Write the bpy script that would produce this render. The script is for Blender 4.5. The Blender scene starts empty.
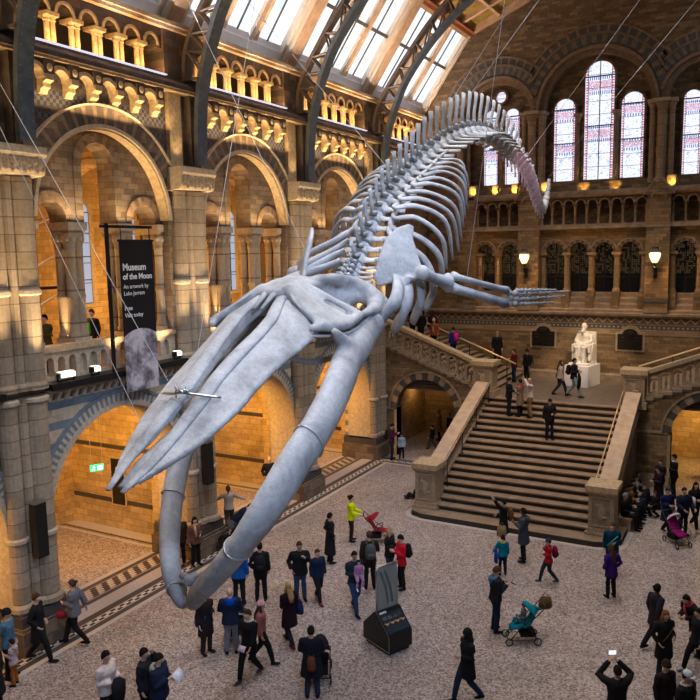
import bpy, bmesh, math, random
from mathutils import Vector, Matrix
import numpy as np
PI = math.pi
random.seed(7)
SC = bpy.context.scene
COL = SC.collection

# ------------------------------------------------------------ scene graph helpers
def tag(o, label=None, cat=None, group=None, kind=None):
    if label: o['label'] = label
    if cat: o['category'] = cat
    if group: o['group'] = group
    if kind: o['kind'] = kind
    return o

def thing(name, label, cat, loc=(0, 0, 0), rz=0.0, group=None, kind=None):
    o = bpy.data.objects.new(name, None)
    o.empty_display_size = 0.2
    o.location = loc
    o.rotation_euler = (0, 0, rz)
    COL.objects.link(o)
    return tag(o, label, cat, group, kind)

def root_matrix(o):
    m = Matrix.Translation(o.location) @ o.rotation_euler.to_matrix().to_4x4()
    if o.parent is not None:
        m = root_matrix(o.parent) @ m
    return m

def link_mesh(name, me, parent=None, world=True):
    o = bpy.data.objects.new(name, me)
    COL.objects.link(o)
    if parent is not None:
        if world:
            me.transform(root_matrix(parent).inverted())
        o.parent = parent
    return o

def copy_tree(o, loc=None, rz=None, parent=None):
    c = o.copy()
    COL.objects.link(c)
    if parent is not None: c.parent = parent
    if loc is not None: c.location = loc
    if rz is not None: c.rotation_euler = (0, 0, rz)
    for ch in list(o.children):
        copy_tree(ch, parent=c)
    return c

def copy_part(o, off):
    c = o.copy()
    COL.objects.link(c)
    c.location = Vector(o.location) + Vector(off)
    return c

class MB:
    """collects shapes into one mesh; P maps (u, d, v) to world"""
    def __init__(s, P=None):
        s.v = []; s.f = []; s.m = []; s.mat = 0
        s.P = P or (lambda u, d, v: (u, d, v))
    def add(s, vs, fs, mat=None, raw=False):
        b = len(s.v)
        s.v += [tuple(p) for p in vs] if raw else [s.P(*p) for p in vs]
        mi = s.mat if mat is None else mat
        for f in fs:
            s.f.append([b + i for i in f]); s.m.append(mi)
    def box(s, u0, u1, d0, d1, v0, v1, mat=None):
        vs = [(u, d, v) for v in (v0, v1) for d in (d0, d1) for u in (u0, u1)]
        s.add(vs, [(0, 1, 3, 2), (4, 6, 7, 5), (0, 4, 5, 1), (2, 3, 7, 6), (0, 2, 6, 4), (1, 5, 7, 3)], mat)
    def prism(s, poly, d0, d1, mat=None):
        """poly in (u, v), extruded along d"""
        n = len(poly)
        vs = [(u, d0, v) for u, v in poly] + [(u, d1, v) for u, v in poly]
        fs = [tuple(range(n)), tuple(range(2 * n - 1, n - 1, -1))]
        fs += [(i, (i + 1) % n, n + (i + 1) % n, n + i) for i in range(n)]
        s.add(vs, fs, mat)
    def extr(s, poly, u0, u1, mat=None):
        """poly in (d, v), extruded along u"""
        n = len(poly)
        vs = [(u0, d, v) for d, v in poly] + [(u1, d, v) for d, v in poly]
        fs = [tuple(range(n)), tuple(range(2 * n - 1, n - 1, -1))]
        fs += [(i, (i + 1) % n, n + (i + 1) % n, n + i) for i in range(n)]
        s.add(vs, fs, mat)
    def ring(s, c, zs, r0, r1, d0, d1, a0=0.0, a1=PI, n=16, mats=None, mat=None):
        for i in range(n):
            a = a0 + (a1 - a0) * i / n; b = a0 + (a1 - a0) * (i + 1) / n
            p = [(c + r0 * math.cos(a), zs + r0 * math.sin(a)), (c + r1 * math.cos(a), zs + r1 * math.sin(a)),
                 (c + r1 * math.cos(b), zs + r1 * math.sin(b)), (c + r0 * math.cos(b), zs + r0 * math.sin(b))]
            s.prism(p, d0, d1, mats[i % len(mats)] if mats else mat)
    def arch_wall(s, u0, u1, z0, z1, ops, d0, d1, n=14, mat=None):
        """wall with round-headed openings: ops = (centre, radius, spring, bottom)"""
        cur = u0
        for (c, r, zs, zb) in sorted(ops):
            if c - r > cur: s.box(cur, c - r, d0, d1, z0, z1, mat)
            lo = max(c - r, u0); hi = min(c + r, u1)
            if zb > z0: s.box(lo, hi, d0, d1, z0, zb, mat)
            for i in range(n):
                a = PI - PI * i / n; b = PI - PI * (i + 1) / n
                x0 = c + r * math.cos(a); x1 = c + r * math.cos(b)
                if x0 < u0 - 1e-6 or x1 > u1 + 1e-6: continue
                s.prism([(x0, zs + r * math.sin(a)), (x1, zs + r * math.sin(b)), (x1, z1), (x0, z1)], d0, d1, mat)
            cur = c + r
        if cur < u1: s.box(cur, u1, d0, d1, z0, z1, mat)
    def tube(s, pts, rad, n=8, mat=None, raw=True, flat=1.0, up=(0, 0, 1), caps=True):
        """round or flattened tube along pts (world coords). rad: number or list; flat scales the 'up' side radius"""
        pts = [Vector(p) for p in pts]
        k = len(pts)
        R = rad if isinstance(rad, (list, tuple)) else [rad] * k
        F = flat if isinstance(flat, (list, tuple)) else [flat] * k
        vs = []
        up = Vector(up)
        for i in range(k):
            t = (pts[min(i + 1, k - 1)] - pts[max(i - 1, 0)])
            if t.length < 1e-9: t = Vector((0, 0, 1))
            t.normalize()
            a = t.cross(up)
            if a.length < 1e-3: a = t.cross(Vector((1, 0, 0.1)))
            a.normalize(); b = a.cross(t).normalized()
            for j in range(n):
                q = 2 * PI * j / n
                vs.append(pts[i] + a * (R[i] * math.cos(q)) + b * (R[i] * F[i] * math.sin(q)))
        fs = []
        for i in range(k - 1):
            for j in range(n):
                fs.append((i * n + j, i * n + (j + 1) % n, (i + 1) * n + (j + 1) % n, (i + 1) * n + j))
        if caps:
            fs.append(tuple(range(n - 1, -1, -1))); fs.append(tuple((k - 1) * n + j for j in range(n)))
        s.add(vs, fs, mat, raw=raw)
    def lathe(s, prof, c, n=12, mat=None, raw=True):
        """prof: list (r, z); c: (x, y, z0)"""
        k = len(prof); vs = []
        for r, z in prof:
            for j in range(n):
                q = 2 * PI * j / n
                vs.append((c[0] + r * math.cos(q), c[1] + r * math.sin(q), c[2] + z))
        fs = [(i * n + j, i * n + (j + 1) % n, (i + 1) * n + (j + 1) % n, (i + 1) * n + j) for i in range(k - 1) for j in range(n)]
        fs.append(tuple(range(n - 1, -1, -1))); fs.append(tuple((k - 1) * n + j for j in range(n)))
        s.add(vs, fs, mat, raw=raw)
    def ball(s, c, r, n=12, m=8, mat=None, rot=None):
        """ellipsoid, r = (rx, ry, rz)"""
        if not isinstance(r, (tuple, list)): r = (r, r, r)
        vs = []
        for i in range(m + 1):
            t = PI * (i + 0.02) / (m + 0.04)
            for j in range(n):
                q = 2 * PI * j / n
                p = Vector((r[0] * math.sin(t) * math.cos(q), r[1] * math.sin(t) * math.sin(q), r[2] * math.cos(t)))
                if rot is not None: p = rot @ p
                vs.append(p + Vector(c))
        fs = [(i * n + j, i * n + (j + 1) % n, (i + 1) * n + (j + 1) % n, (i + 1) * n + j) for i in range(m) for j in range(n)]
        fs.append(tuple(range(n - 1, -1, -1))); fs.append(tuple(m * n + j for j in range(n)))
        s.add(vs, fs, mat, raw=True)
    def loft(s, rings, mat=None, caps=True):
        """rings: list of equally long point lists (world)"""
        n = len(rings[0]); vs = [p for r in rings for p in r]
        fs = [(i * n + j, i * n + (j + 1) % n, (i + 1) * n + (j + 1) % n, (i + 1) * n + j) for i in range(len(rings) - 1) for j in range(n)]
        if caps:
            fs.append(tuple(range(n - 1, -1, -1))); fs.append(tuple((len(rings) - 1) * n + j for j in range(n)))
        s.add(vs, fs, mat, raw=True)
    def mesh(s, name, mats, smooth=False):
        me = bpy.data.meshes.new(name)
        me.from_pydata(s.v, [], s.f)
        for m in (mats if isinstance(mats, (list, tuple)) else [mats]): me.materials.append(m)
        me.polygons.foreach_set('material_index', s.m)
        bm = bmesh.new(); bm.from_mesh(me)
        bmesh.ops.recalc_face_normals(bm, faces=bm.faces)
        bm.to_mesh(me); bm.free()
        me.polygons.foreach_set('use_smooth', [smooth] * len(me.polygons))
        return me
    def build(s, name, mats, parent=None, smooth=False, world=True):
        return link_mesh(name, s.mesh(name, mats, smooth), parent, world)

def remesh(me, voxel, smooth=2, fac=0.6):
    """union of the islands of a mesh into one continuous surface"""
    o = bpy.data.objects.new('tmp', me); COL.objects.link(o)
    r = o.modifiers.new('r', 'REMESH'); r.mode = 'VOXEL'; r.voxel_size = voxel; r.use_smooth_shade = True
    if smooth:
        q = o.modifiers.new('s', 'SMOOTH'); q.iterations = smooth; q.factor = fac
    dg = bpy.context.evaluated_depsgraph_get()
    out = bpy.data.meshes.new_from_object(o.evaluated_get(dg))
    mats = [m for m in me.materials]
    name = me.name
    bpy.data.objects.remove(o); bpy.data.meshes.remove(me)
    out.name = name
    out.materials.clear()
    for m in mats: out.materials.append(m)
    out.polygons.foreach_set('use_smooth', [True] * len(out.polygons))
    return out

def catmull(pts, k=6):
    """smooth interpolation of a list of tuples (any dimension)"""
    P = [np.array(p, float) for p in pts]
    P = [2 * P[0] - P[1]] + P + [2 * P[-1] - P[-2]]
    out = []
    for i in range(1, len(P) - 2):
        for j in range(k):
            t = j / k
            out.append(0.5 * ((2 * P[i]) + (-P[i - 1] + P[i + 1]) * t + (2 * P[i - 1] - 5 * P[i] + 4 * P[i + 1] - P[i + 2]) * t * t + (-P[i - 1] + 3 * P[i] - 3 * P[i + 1] + P[i + 2]) * t ** 3))
    out.append(P[-2])
    return out
# ------------------------------------------------------------ material node helpers
class S:
    def __init__(s, nt, k): s.nt = nt; s.k = k
    def _b(s, op, o, rev=False):
        n = s.nt.nodes.new('ShaderNodeMath'); n.operation = op
        a, b = (o, s) if rev else (s, o)
        for i, q in enumerate((a, b)):
            if isinstance(q, S): s.nt.links.new(q.k, n.inputs[i])
            elif q is not None: n.inputs[i].default_value = q
        return S(s.nt, n.outputs[0])
    def __add__(s, o): return s._b('ADD', o)
    def __radd__(s, o): return s._b('ADD', o)
    def __sub__(s, o): return s._b('SUBTRACT', o)
    def __rsub__(s, o): return s._b('SUBTRACT', o, True)
    def __mul__(s, o): return s._b('MULTIPLY', o)
    def __rmul__(s, o): return s._b('MULTIPLY', o)
    def __truediv__(s, o): return s._b('DIVIDE', o)
    def floor(s): return s._b('FLOOR', None)
    def frac(s): return s._b('FRACT', None)
    def abs(s): return s._b('ABSOLUTE', None)
    def gt(s, o): return s._b('GREATER_THAN', o)
    def lt(s, o): return s._b('LESS_THAN', o)
    def mod(s, o): return s._b('FLOORED_MODULO', o)
    def max(s, o): return s._b('MAXIMUM', o)
    def min(s, o): return s._b('MINIMUM', o)
    def pp(s, o): return s._b('PINGPONG', o)
    def sqrt(s): return s._b('SQRT', None)

class M:
    """one principled material under construction"""
    def __init__(s, name, rough=0.8, metal=0.0, spec=0.3):
        s.m = bpy.data.materials.new(name); s.m.use_nodes = True
        s.nt = s.m.node_tree; s.b = s.nt.nodes['Principled BSDF']
        s.b.inputs['Roughness'].default_value = rough
        s.b.inputs['Metallic'].default_value = metal
        s.b.inputs['Specular IOR Level'].default_value = spec
        s._g = None
    def n(s, t, **kw):
        q = s.nt.nodes.new(t)
        for k, v in kw.items(): setattr(q, k, v)
        return q
    def geo(s):
        if s._g is None:
            g = s.n('ShaderNodeNewGeometry')
            sp = s.n('ShaderNodeSeparateXYZ'); s.nt.links.new(g.outputs['Position'], sp.inputs[0])
            sn = s.n('ShaderNodeSeparateXYZ'); s.nt.links.new(g.outputs['True Normal'], sn.inputs[0])
            s._g = [S(s.nt, sp.outputs[i]) for i in range(3)] + [S(s.nt, sn.outputs[i]) for i in range(3)]
            s.pos = g.outputs['Position']
        return s._g
    def gen(s, which='Generated'):
        t = s.n('ShaderNodeTexCoord'); sp = s.n('ShaderNodeSeparateXYZ')
        s.nt.links.new(t.outputs[which], sp.inputs[0]); s.pos = t.outputs[which]
        return [S(s.nt, sp.outputs[i]) for i in range(3)]
    def uv(s):
        x, y, z, nx, ny, nz = s.geo()
        fx = nx.abs().gt(0.6); fz = nz.abs().gt(0.7)
        u = x * (1 - fx) + y * fx
        v = z * (1 - fz) + y * fz
        return u, v
    def vec(s, a, b, c=0.0):
        q = s.n('ShaderNodeCombineXYZ')
        for i, w in enumerate((a, b, c)):
            if isinstance(w, S): s.nt.links.new(w.k, q.inputs[i])
            else: q.inputs[i].default_value = w
        return q.outputs[0]
    def white(s, a, b):
        q = s.n('ShaderNodeTexWhiteNoise', noise_dimensions='2D')
        s.nt.links.new(s.vec(a, b), q.inputs['Vector'])
        return S(s.nt, q.outputs['Value'])
    def noise(s, scale, detail=3.0, rough=0.55, vec=None, dist=0.0):
        q = s.n('ShaderNodeTexNoise'); q.inputs['Scale'].default_value = scale
        q.inputs['Detail'].default_value = detail; q.inputs['Roughness'].default_value = rough
        q.inputs['Distortion'].default_value = dist
        if vec is None: s.geo() if not hasattr(s, 'pos') else None; vec = s.pos
        s.nt.links.new(vec, q.inputs['Vector'])
        return S(s.nt, q.outputs['Fac'])
    def voronoi(s, scale, out='Color', vec=None, feature='F1'):
        q = s.n('ShaderNodeTexVoronoi', feature=feature); q.inputs['Scale'].default_value = scale
        if vec is None: s.geo(); vec = s.pos
        s.nt.links.new(vec, q.inputs['Vector'])
        return S(s.nt, q.outputs[out])
    def ramp(s, f, stops, mode='LINEAR'):
        q = s.n('ShaderNodeValToRGB'); q.color_ramp.interpolation = mode
        e = q.color_ramp.elements
        e[0].position = stops[0][0]; e[0].color = (*stops[0][1], 1)
        e[1].position = stops[-1][0]; e[1].color = (*stops[-1][1], 1)
        for p, c in stops[1:-1]:
            k = e.new(p); k.color = (*c, 1)
        s.nt.links.new(f.k, q.inputs[0])
        return S(s.nt, q.outputs[0])
    def mix(s, f, a, b, mode='MIX'):
        q = s.n('ShaderNodeMix', data_type='RGBA', blend_type=mode)
        for sock, w in ((q.inputs[0], f), (q.inputs[6], a), (q.inputs[7], b)):
            if isinstance(w, S): s.nt.links.new(w.k, sock)
            elif isinstance(w, tuple): sock.default_value = (*w, 1)
            else: sock.default_value = w
        return S(s.nt, q.outputs[2])
    def col(s, c):
        if isinstance(c, S): s.nt.links.new(c.k, s.b.inputs['Base Color'])
        else: s.b.inputs['Base Color'].default_value = (*c, 1)
        return s
    def bump(s, h, strength=0.5, dist=0.02):
        q = s.n('ShaderNodeBump'); q.inputs['Strength'].default_value = strength; q.inputs['Distance'].default_value = dist
        s.nt.links.new(h.k, q.inputs['Height']); s.nt.links.new(q.outputs[0], s.b.inputs['Normal'])
        return s
    def emit(s, c, st):
        if isinstance(c, S): s.nt.links.new(c.k, s.b.inputs['Emission Color'])
        else: s.b.inputs['Emission Color'].default_value = (*c, 1)
        s.b.inputs['Emission Strength'].default_value = st
        return s

def plain(name, c, rough=0.8, metal=0.0, spec=0.3, var=0.0, scale=8.0):
    m = M(name, rough, metal, spec)
    if var:
        f = m.noise(scale, 3)
        m.col(m.ramp(f, [(0.25, tuple(x * (1 - var) for x in c)), (0.75, tuple(min(1, x * (1 + var)) for x in c))]))
    else: m.col(c)
    return m.m

def blocks(m, u, v, bw, bh, mw=0.03, mh=0.06):
    """returns (random value per block, mortar mask)"""
    row = (v / bh).floor()
    uu = u / bw + (row.mod(2.0)) * 0.5 + row * 0.137
    r = m.white(uu.floor(), row)
    fx = uu.frac(); fy = (v / bh).frac()
    mort = fx.lt(mw).max(fy.lt(mh))
    return r, mort

def stone(name, cols, bw, bh, mortar=(0.1, 0.08, 0.06), mw=0.03, mh=0.07, rough=0.85, grime=0.35):
    m = M(name, rough)
    u, v = m.uv()
    r, mort = blocks(m, u, v, bw, bh, mw, mh)
    k = len(cols)
    av = [sum(q[j] for q in cols) / k for j in range(3)]
    cols = [tuple(max(0.01, av[j] + 1.55 * (q[j] - av[j])) for j in range(3)) for q in cols]
    c = m.ramp(r, [((i + 0.5) / k, cols[i]) for i in range(k)])
    nz = m.noise(7.0, 4, 0.65); g = m.noise(0.9, 3, 0.6)
    c = m.mix(0.55, c, m.ramp(nz, [(0.3, (0.62, 0.60, 0.58)), (0.7, (1.25, 1.22, 1.2))]), 'MULTIPLY')
    c = m.mix(grime, c, m.ramp(g, [(0.35, (0.5, 0.48, 0.47)), (0.65, (1.15, 1.12, 1.1))]), 'MULTIPLY')
    c = m.mix(mort * 0.85, c, tuple(q * 0.7 for q in mortar))
    m.col(c)
    m.bump((1 - mort) * 0.7 + nz * 0.4 + r * 0.3, 0.6, 0.02)
    return m.m

TAN = [(0.36, 0.26, 0.165), (0.45, 0.34, 0.225), (0.29, 0.21, 0.145), (0.40, 0.31, 0.23), (0.33, 0.25, 0.19)]
BRN = [(0.13, 0.095, 0.075), (0.17, 0.125, 0.10), (0.10, 0.08, 0.07), (0.19, 0.135, 0.10), (0.13, 0.105, 0.10)]
MAT = {}
MAT['pier'] = stone('pale_pier_stone', [(0.35, 0.27, 0.19), (0.40, 0.32, 0.235), (0.29, 0.23, 0.17), (0.37, 0.30, 0.235)], 0.62, 0.36, grime=0.45)
MAT['infill'] = stone('infill_ashlar', [(0.18, 0.13, 0.095), (0.25, 0.19, 0.14), (0.15, 0.115, 0.09), (0.22, 0.17, 0.13), (0.20, 0.155, 0.13)], 0.44, 0.17)
MAT['upper'] = stone('brown_upper_stone', BRN, 0.46, 0.22)
MAT['north'] = stone('north_wall_stone', [(0.23, 0.155, 0.085), (0.31, 0.215, 0.12), (0.18, 0.12, 0.07), (0.27, 0.185, 0.105), (0.21, 0.15, 0.09)], 0.46, 0.15)
MAT['northd'] = stone('north_wall_dark_stone', [(0.17, 0.115, 0.07), (0.22, 0.15, 0.09), (0.14, 0.1, 0.065), (0.25, 0.17, 0.10)], 0.40, 0.13)
MAT['aisle'] = stone('aisle_stone', [(0.50, 0.36, 0.20), (0.56, 0.42, 0.24), (0.43, 0.31, 0.17), (0.52, 0.39, 0.22)], 0.60, 0.24, mw=0.02, mh=0.05, mortar=(0.25, 0.17, 0.09))
MAT['ledge'] = plain('sill_stone', (0.26, 0.20, 0.15), 0.8, var=0.35, scale=3)
MAT['gold'] = plain('pale_terracotta', (0.48, 0.36, 0.22), 0.7, var=0.3, scale=9)
MAT['trim'] = plain('carved_terracotta', (0.36, 0.28, 0.19), 0.75, var=0.4, scale=14)
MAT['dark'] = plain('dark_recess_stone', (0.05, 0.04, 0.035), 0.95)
MAT['mould'] = plain('pale_arch_moulding', (0.46, 0.38, 0.29), 0.75, var=0.25, scale=10)

def mat_column(name, c1, c2, h, diaper=False):
    m = M(name, 0.7)
    x, y, z, nx, ny, nz = m.geo()
    q = z / h
    r = m.white(q.floor(), (x * 0.8).floor() + (y * 0.8).floor())
    j = q.frac().lt(0.06)
    c = m.ramp(r, [(0.0, c1), (1.0, c2)])
    nzs = m.noise(9, 4)
    c = m.mix(0.5, c, m.ramp(nzs, [(0.3, (0.65, 0.63, 0.6)), (0.7, (1.2, 1.18, 1.15))]), 'MULTIPLY')
    if diaper:
        u = (x + y) * 12.0
        d = ((u + z * 12.0).frac() - 0.5).abs().lt(0.14).max(((u - z * 12.0).frac() - 0.5).abs().lt(0.14))
        c = m.mix(d * 0.35, c, (0.16, 0.12, 0.09))
    c = m.mix(j * 0.75, c, (0.12, 0.09, 0.07))
    m.col(c); m.bump((1 - j) + nzs * 0.3, 0.4, 0.02)
    return m.m
MAT['shaft'] = mat_column('shaft_stone', (0.30, 0.235, 0.165), (0.42, 0.34, 0.255), 0.42)
MAT['plinthb'] = stone('brown_plinth_stone', [(0.16, 0.12, 0.09), (0.22, 0.165, 0.12), (0.13, 0.10, 0.08)], 0.5, 0.3)
MAT['shaftd'] = mat_column('diapered_shaft_stone', (0.34, 0.26, 0.18), (0.45, 0.36, 0.26), 0.9, True)
MAT['shaftn'] = mat_column('north_shaft_stone', (0.24, 0.165, 0.10), (0.34, 0.24, 0.15), 0.5)

def mat_bands():
    m = M('banded_blue_and_cream_stone', 0.85)
    u, v = m.uv()
    r, mort = blocks(m, u, v, 0.55, 0.17, 0.02, 0.06)
    band = ((v + 0.10) / 0.55).frac().lt(0.38)
    cream = m.ramp(r, [(0.0, (0.44, 0.35, 0.26)), (1.0, (0.58, 0.48, 0.36))])
    blue = m.ramp(r, [(0.0, (0.13, 0.17, 0.21)), (1.0, (0.19, 0.235, 0.28))])
    c = m.mix(band, cream, blue)
    nz = m.noise(8, 4)
    c = m.mix(0.5, c, m.ramp(nz, [(0.3, (0.65, 0.65, 0.65)), (0.7, (1.2, 1.2, 1.2))]), 'MULTIPLY')
    c = m.mix(mort * 0.5, c, (0.2, 0.16, 0.13)); m.col(c); m.bump(1 - mort, 0.3)
    return m.m
MAT['bands'] = mat_bands()

def mat_checker():
    m = M('checkered_spandrel_stone', 0.85)
    u, v = m.uv()
    top = v.gt(13.55)
    a = (u / 0.10).floor(); b = (v / 0.10).floor()
    chk = (a + b).mod(2.0).gt(0.5)
    dark = m.mix(chk, (0.04, 0.042, 0.06), (0.12, 0.11, 0.125))
    row = (v / 0.30).frac().lt(0.4)
    r, mort = blocks(m, u, v, 0.4, 0.17)
    base = m.ramp(r, [(0.0, (0.06, 0.05, 0.05)), (1.0, (0.13, 0.10, 0.085))])
    plainc = m.mix(row * 0.9, base, dark)
    c = m.mix(((v - 14.05).abs().lt(0.13)), plainc, dark)
    nz = m.noise(8, 3)
    c = m.mix(0.4, c, m.ramp(nz, [(0.3, (0.6, 0.6, 0.6)), (0.7, (1.2, 1.2, 1.2))]), 'MULTIPLY')
    m.col(c); m.bump(1 - mort, 0.3)
    return m.m
MAT['checker'] = mat_checker()

def mat_floor():
    m = M('terrazzo_mosaic', 0.55, spec=0.4)
    x, y, z, nx, ny, nz = m.geo()
    v = m.voronoi(27.0); 
    q = m.n('ShaderNodeSeparateColor'); m.nt.links.new(v.k, q.inputs[0])
    r = S(m.nt, q.outputs[0])
    c = m.ramp(r, [(0.0, (0.15, 0.12, 0.11)), (0.2, (0.28, 0.22, 0.20)), (0.4, (0.42, 0.36, 0.34)), (0.6, (0.34, 0.27, 0.235)), (0.8, (0.50, 0.45, 0.43)), (1.0, (0.24, 0.20, 0.20))], 'CONSTANT')
    g = m.noise(0.5, 4, 0.6); g2 = m.noise(4.0, 3, 0.6)
    c = m.mix(0.6, c, m.ramp(g, [(0.3, (0.74, 0.72, 0.72)), (0.7, (1.15, 1.15, 1.15))]), 'MULTIPLY')
    c = m.mix(0.4, c, m.ramp(g2, [(0.3, (0.7, 0.68, 0.68)), (0.7, (1.2, 1.2, 1.2))]), 'MULTIPLY')
    m.col(c); m.bump(r, 0.15, 0.004)
    return m.m
MAT['floor'] = mat_floor()

def mat_key(name, horiz):
    """dark border band with a running cream fret"""
    m = M(name, 0.5, spec=0.4)
    x, y, z, nx, ny, nz = m.geo()
    a, b = (y, x) if horiz == 'y' else (x, y)
    gx, gy, gz = m.gen()
    w = gx if horiz == 'y' else gy
    k = (a / 0.34).frac().lt(0.5); up = w.gt(0.5)
    fret = (w - 0.5).abs().lt(0.27) * (k - up).abs()
    ln = ((w - 0.5).abs() - 0.37).abs().lt(0.045)
    c = m.mix(fret.max(ln), (0.035, 0.03, 0.032), (0.62, 0.56, 0.50))
    n = m.voronoi(30.0, 'Distance')
    c = m.mix(0.35, c, m.ramp(n, [(0.0, (0.7, 0.7, 0.7)), (0.6, (1.3, 1.3, 1.3))]), 'MULTIPLY')
    m.col(c)
    return m.m
MAT['key'] = mat_key('fret_border_mosaic', 'y')
MAT['keyx'] = mat_key('cross_fret_border_mosaic', 'x')

def mat_chevron():
    m = M('stepped_chevron_mosaic', 0.5, spec=0.4)
    gx, gy, gz = m.gen()
    x, y, z, nx, ny, nz = m.geo()
    st = (gx * 5.0).floor() * 0.17
    on = ((y / 0.44 + st).frac()).lt(0.46) * ((gx - 0.5).abs().lt(0.42))
    tooth = ((gx * 5.0).frac()).lt(0.22) * ((y / 0.44 + st).frac()).gt(0.2)
    on = on * (1 - tooth)
    c = m.mix(on, (0.06, 0.048, 0.045), (0.50, 0.42, 0.33))
    edge = (gx - 0.5).abs().gt(0.46)
    c = m.mix(edge, c, (0.45, 0.37, 0.30))
    m.col(c)
    return m.m
MAT['chev'] = mat_chevron()
MAT['cream_floor'] = plain('cream_mosaic', (0.50, 0.45, 0.41), 0.5, spec=0.4, var=0.25, scale=25)
MAT['dark_floor'] = plain('dark_slate_mosaic', (0.06, 0.055, 0.06), 0.5, spec=0.4, var=0.3, scale=25)
MAT['pink_floor'] = plain('dusty_pink_mosaic', (0.42, 0.37, 0.345), 0.5, spec=0.4, var=0.3, scale=30)
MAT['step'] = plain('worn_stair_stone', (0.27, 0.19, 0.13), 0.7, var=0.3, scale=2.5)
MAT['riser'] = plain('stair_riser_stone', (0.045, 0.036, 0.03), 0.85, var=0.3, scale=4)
MAT['landing'] = plain('landing_stone', (0.16, 0.125, 0.10), 0.5, var=0.25, scale=3)

def mat_frieze():
    m = M('zigzag_frieze_stone', 0.8)
    u, v = m.uv()
    k = (u / 0.42).frac(); tri = (k - 0.5).abs() * 2.0
    vv = (v - 6.20) / 0.26
    zig = (vv - tri * 0.75 - 0.12).abs().lt(0.13) * v.gt(6.20) * v.lt(6.46)
    lower = v.gt(5.90) * v.lt(6.12)
    dots = (((u / 0.21).frac() - 0.5).abs() + ((v - 6.01) / 0.21).abs()).lt(0.25) * lower
    r, mort = blocks(m, u, v, 0.5, 0.15)
    base = m.ramp(r, [(0.0, (0.25, 0.17, 0.10)), (1.0, (0.36, 0.26, 0.16))])
    c = m.mix(v.gt(6.16) * v.lt(6.5), base, (0.15, 0.10, 0.07))
    c = m.mix(zig, c, (0.50, 0.38, 0.24))
    c = m.mix(lower, c, (0.10, 0.095, 0.09)); c = m.mix(dots, c, (0.45, 0.37, 0.27))
    nz = m.noise(8, 3); c = m.mix(0.4, c, m.ramp(nz, [(0.3, (0.65, 0.65, 0.65)), (0.7, (1.15, 1.15, 1.15))]), 'MULTIPLY')
    m.col(c)
    return m.m
MAT['frieze'] = mat_frieze()
MAT['blue'] = plain('blue_grey_voussoir', (0.15, 0.185, 0.22), 0.85, var=0.25, scale=6)
MAT['cream'] = plain('cream_voussoir', (0.46, 0.385, 0.30), 0.85, var=0.25, scale=6)
MAT['brownv'] = plain('brown_voussoir', (0.22, 0.15, 0.10), 0.85, var=0.3, scale=6)
MAT['tanv'] = plain('tan_voussoir', (0.33, 0.235, 0.15), 0.85, var=0.3, scale=6)
MAT['darkv'] = plain('dark_slate_voussoir', (0.085, 0.08, 0.078), 0.85, var=0.3, scale=6)
MAT['blued'] = plain('dull_blue_grey_voussoir', (0.075, 0.08, 0.082), 0.85, var=0.3, scale=6)
MAT['tand'] = plain('dull_tan_voussoir', (0.17, 0.125, 0.088), 0.85, var=0.3, scale=6)
MAT['iron'] = plain('blue_grey_painted_iron', (0.085, 0.105, 0.13), 0.45, 0.15, 0.5, var=0.3, scale=5)
MAT['ironb'] = plain('brown_painted_iron', (0.13, 0.10, 0.085), 0.55, 0.2, 0.5, var=0.3, scale=5)
MAT['gilt'] = plain('gilded_scrollwork', (0.62, 0.42, 0.13), 0.45, 0.5, 0.5)
MAT['paint'] = plain('cream_painted_timber', (0.80, 0.70, 0.60), 0.6, var=0.12, scale=3)
MAT['white'] = plain('white_painted_timber', (0.88, 0.86, 0.88), 0.6, var=0.06, scale=3)
MAT['wood'] = plain('pink_ochre_painted_timber', (0.66, 0.44, 0.28), 0.6, var=0.2, scale=3)
MAT['redwood'] = plain('red_brown_timber', (0.30, 0.10, 0.05), 0.6, var=0.2, scale=3)
MAT['black'] = plain('black_metal', (0.012, 0.012, 0.013), 0.45, 0.2, 0.5)
MAT['brass'] = plain('polished_brass', (0.80, 0.66, 0.42), 0.35, 0.9, 0.5)
MAT['steel'] = plain('brushed_steel', (0.55, 0.56, 0.58), 0.3, 1.0, 0.5)
MAT['cable'] = plain('steel_cable', (0.55, 0.55, 0.57), 0.4, 0.6, 0.5)

def mat_ceiling():
    m = M('gilded_ceiling_panel', 0.6)
    n = m.noise(3.2, 5, 0.7, dist=1.2); w = m.voronoi(2.2, 'Distance')
    c = m.ramp(n, [(0.35, (0.10, 0.075, 0.035)), (0.5, (0.42, 0.27, 0.06)), (0.62, (0.24, 0.19, 0.06)), (0.75, (0.52, 0.36, 0.10))])
    c = m.mix(0.5, c, m.ramp(w, [(0.1, (0.5, 0.45, 0.4)), (0.5, (1.2, 1.15, 1.1))]), 'MULTIPLY')
    m.col(c); return m.m
MAT['ceil'] = mat_ceiling()

def mat_pane():
    m = M('skylight_glazing', 0.3)
    n = m.noise(0.55, 3, 0.6); s = m.noise(5.0, 3, 0.6)
    c = m.ramp(n, [(0.25, (0.62, 0.78, 0.92)), (0.5, (0.88, 0.95, 1.0)), (0.75, (1.0, 1.0, 1.0))])
    c = m.mix(0.3, c, m.ramp(s, [(0.3, (0.8, 0.85, 0.9)), (0.7, (1.1, 1.1, 1.1))]), 'MULTIPLY')
    m.col((0.05, 0.05, 0.05)); m.emit(c, 1.12); return m.m
MAT['pane'] = mat_pane()

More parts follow.
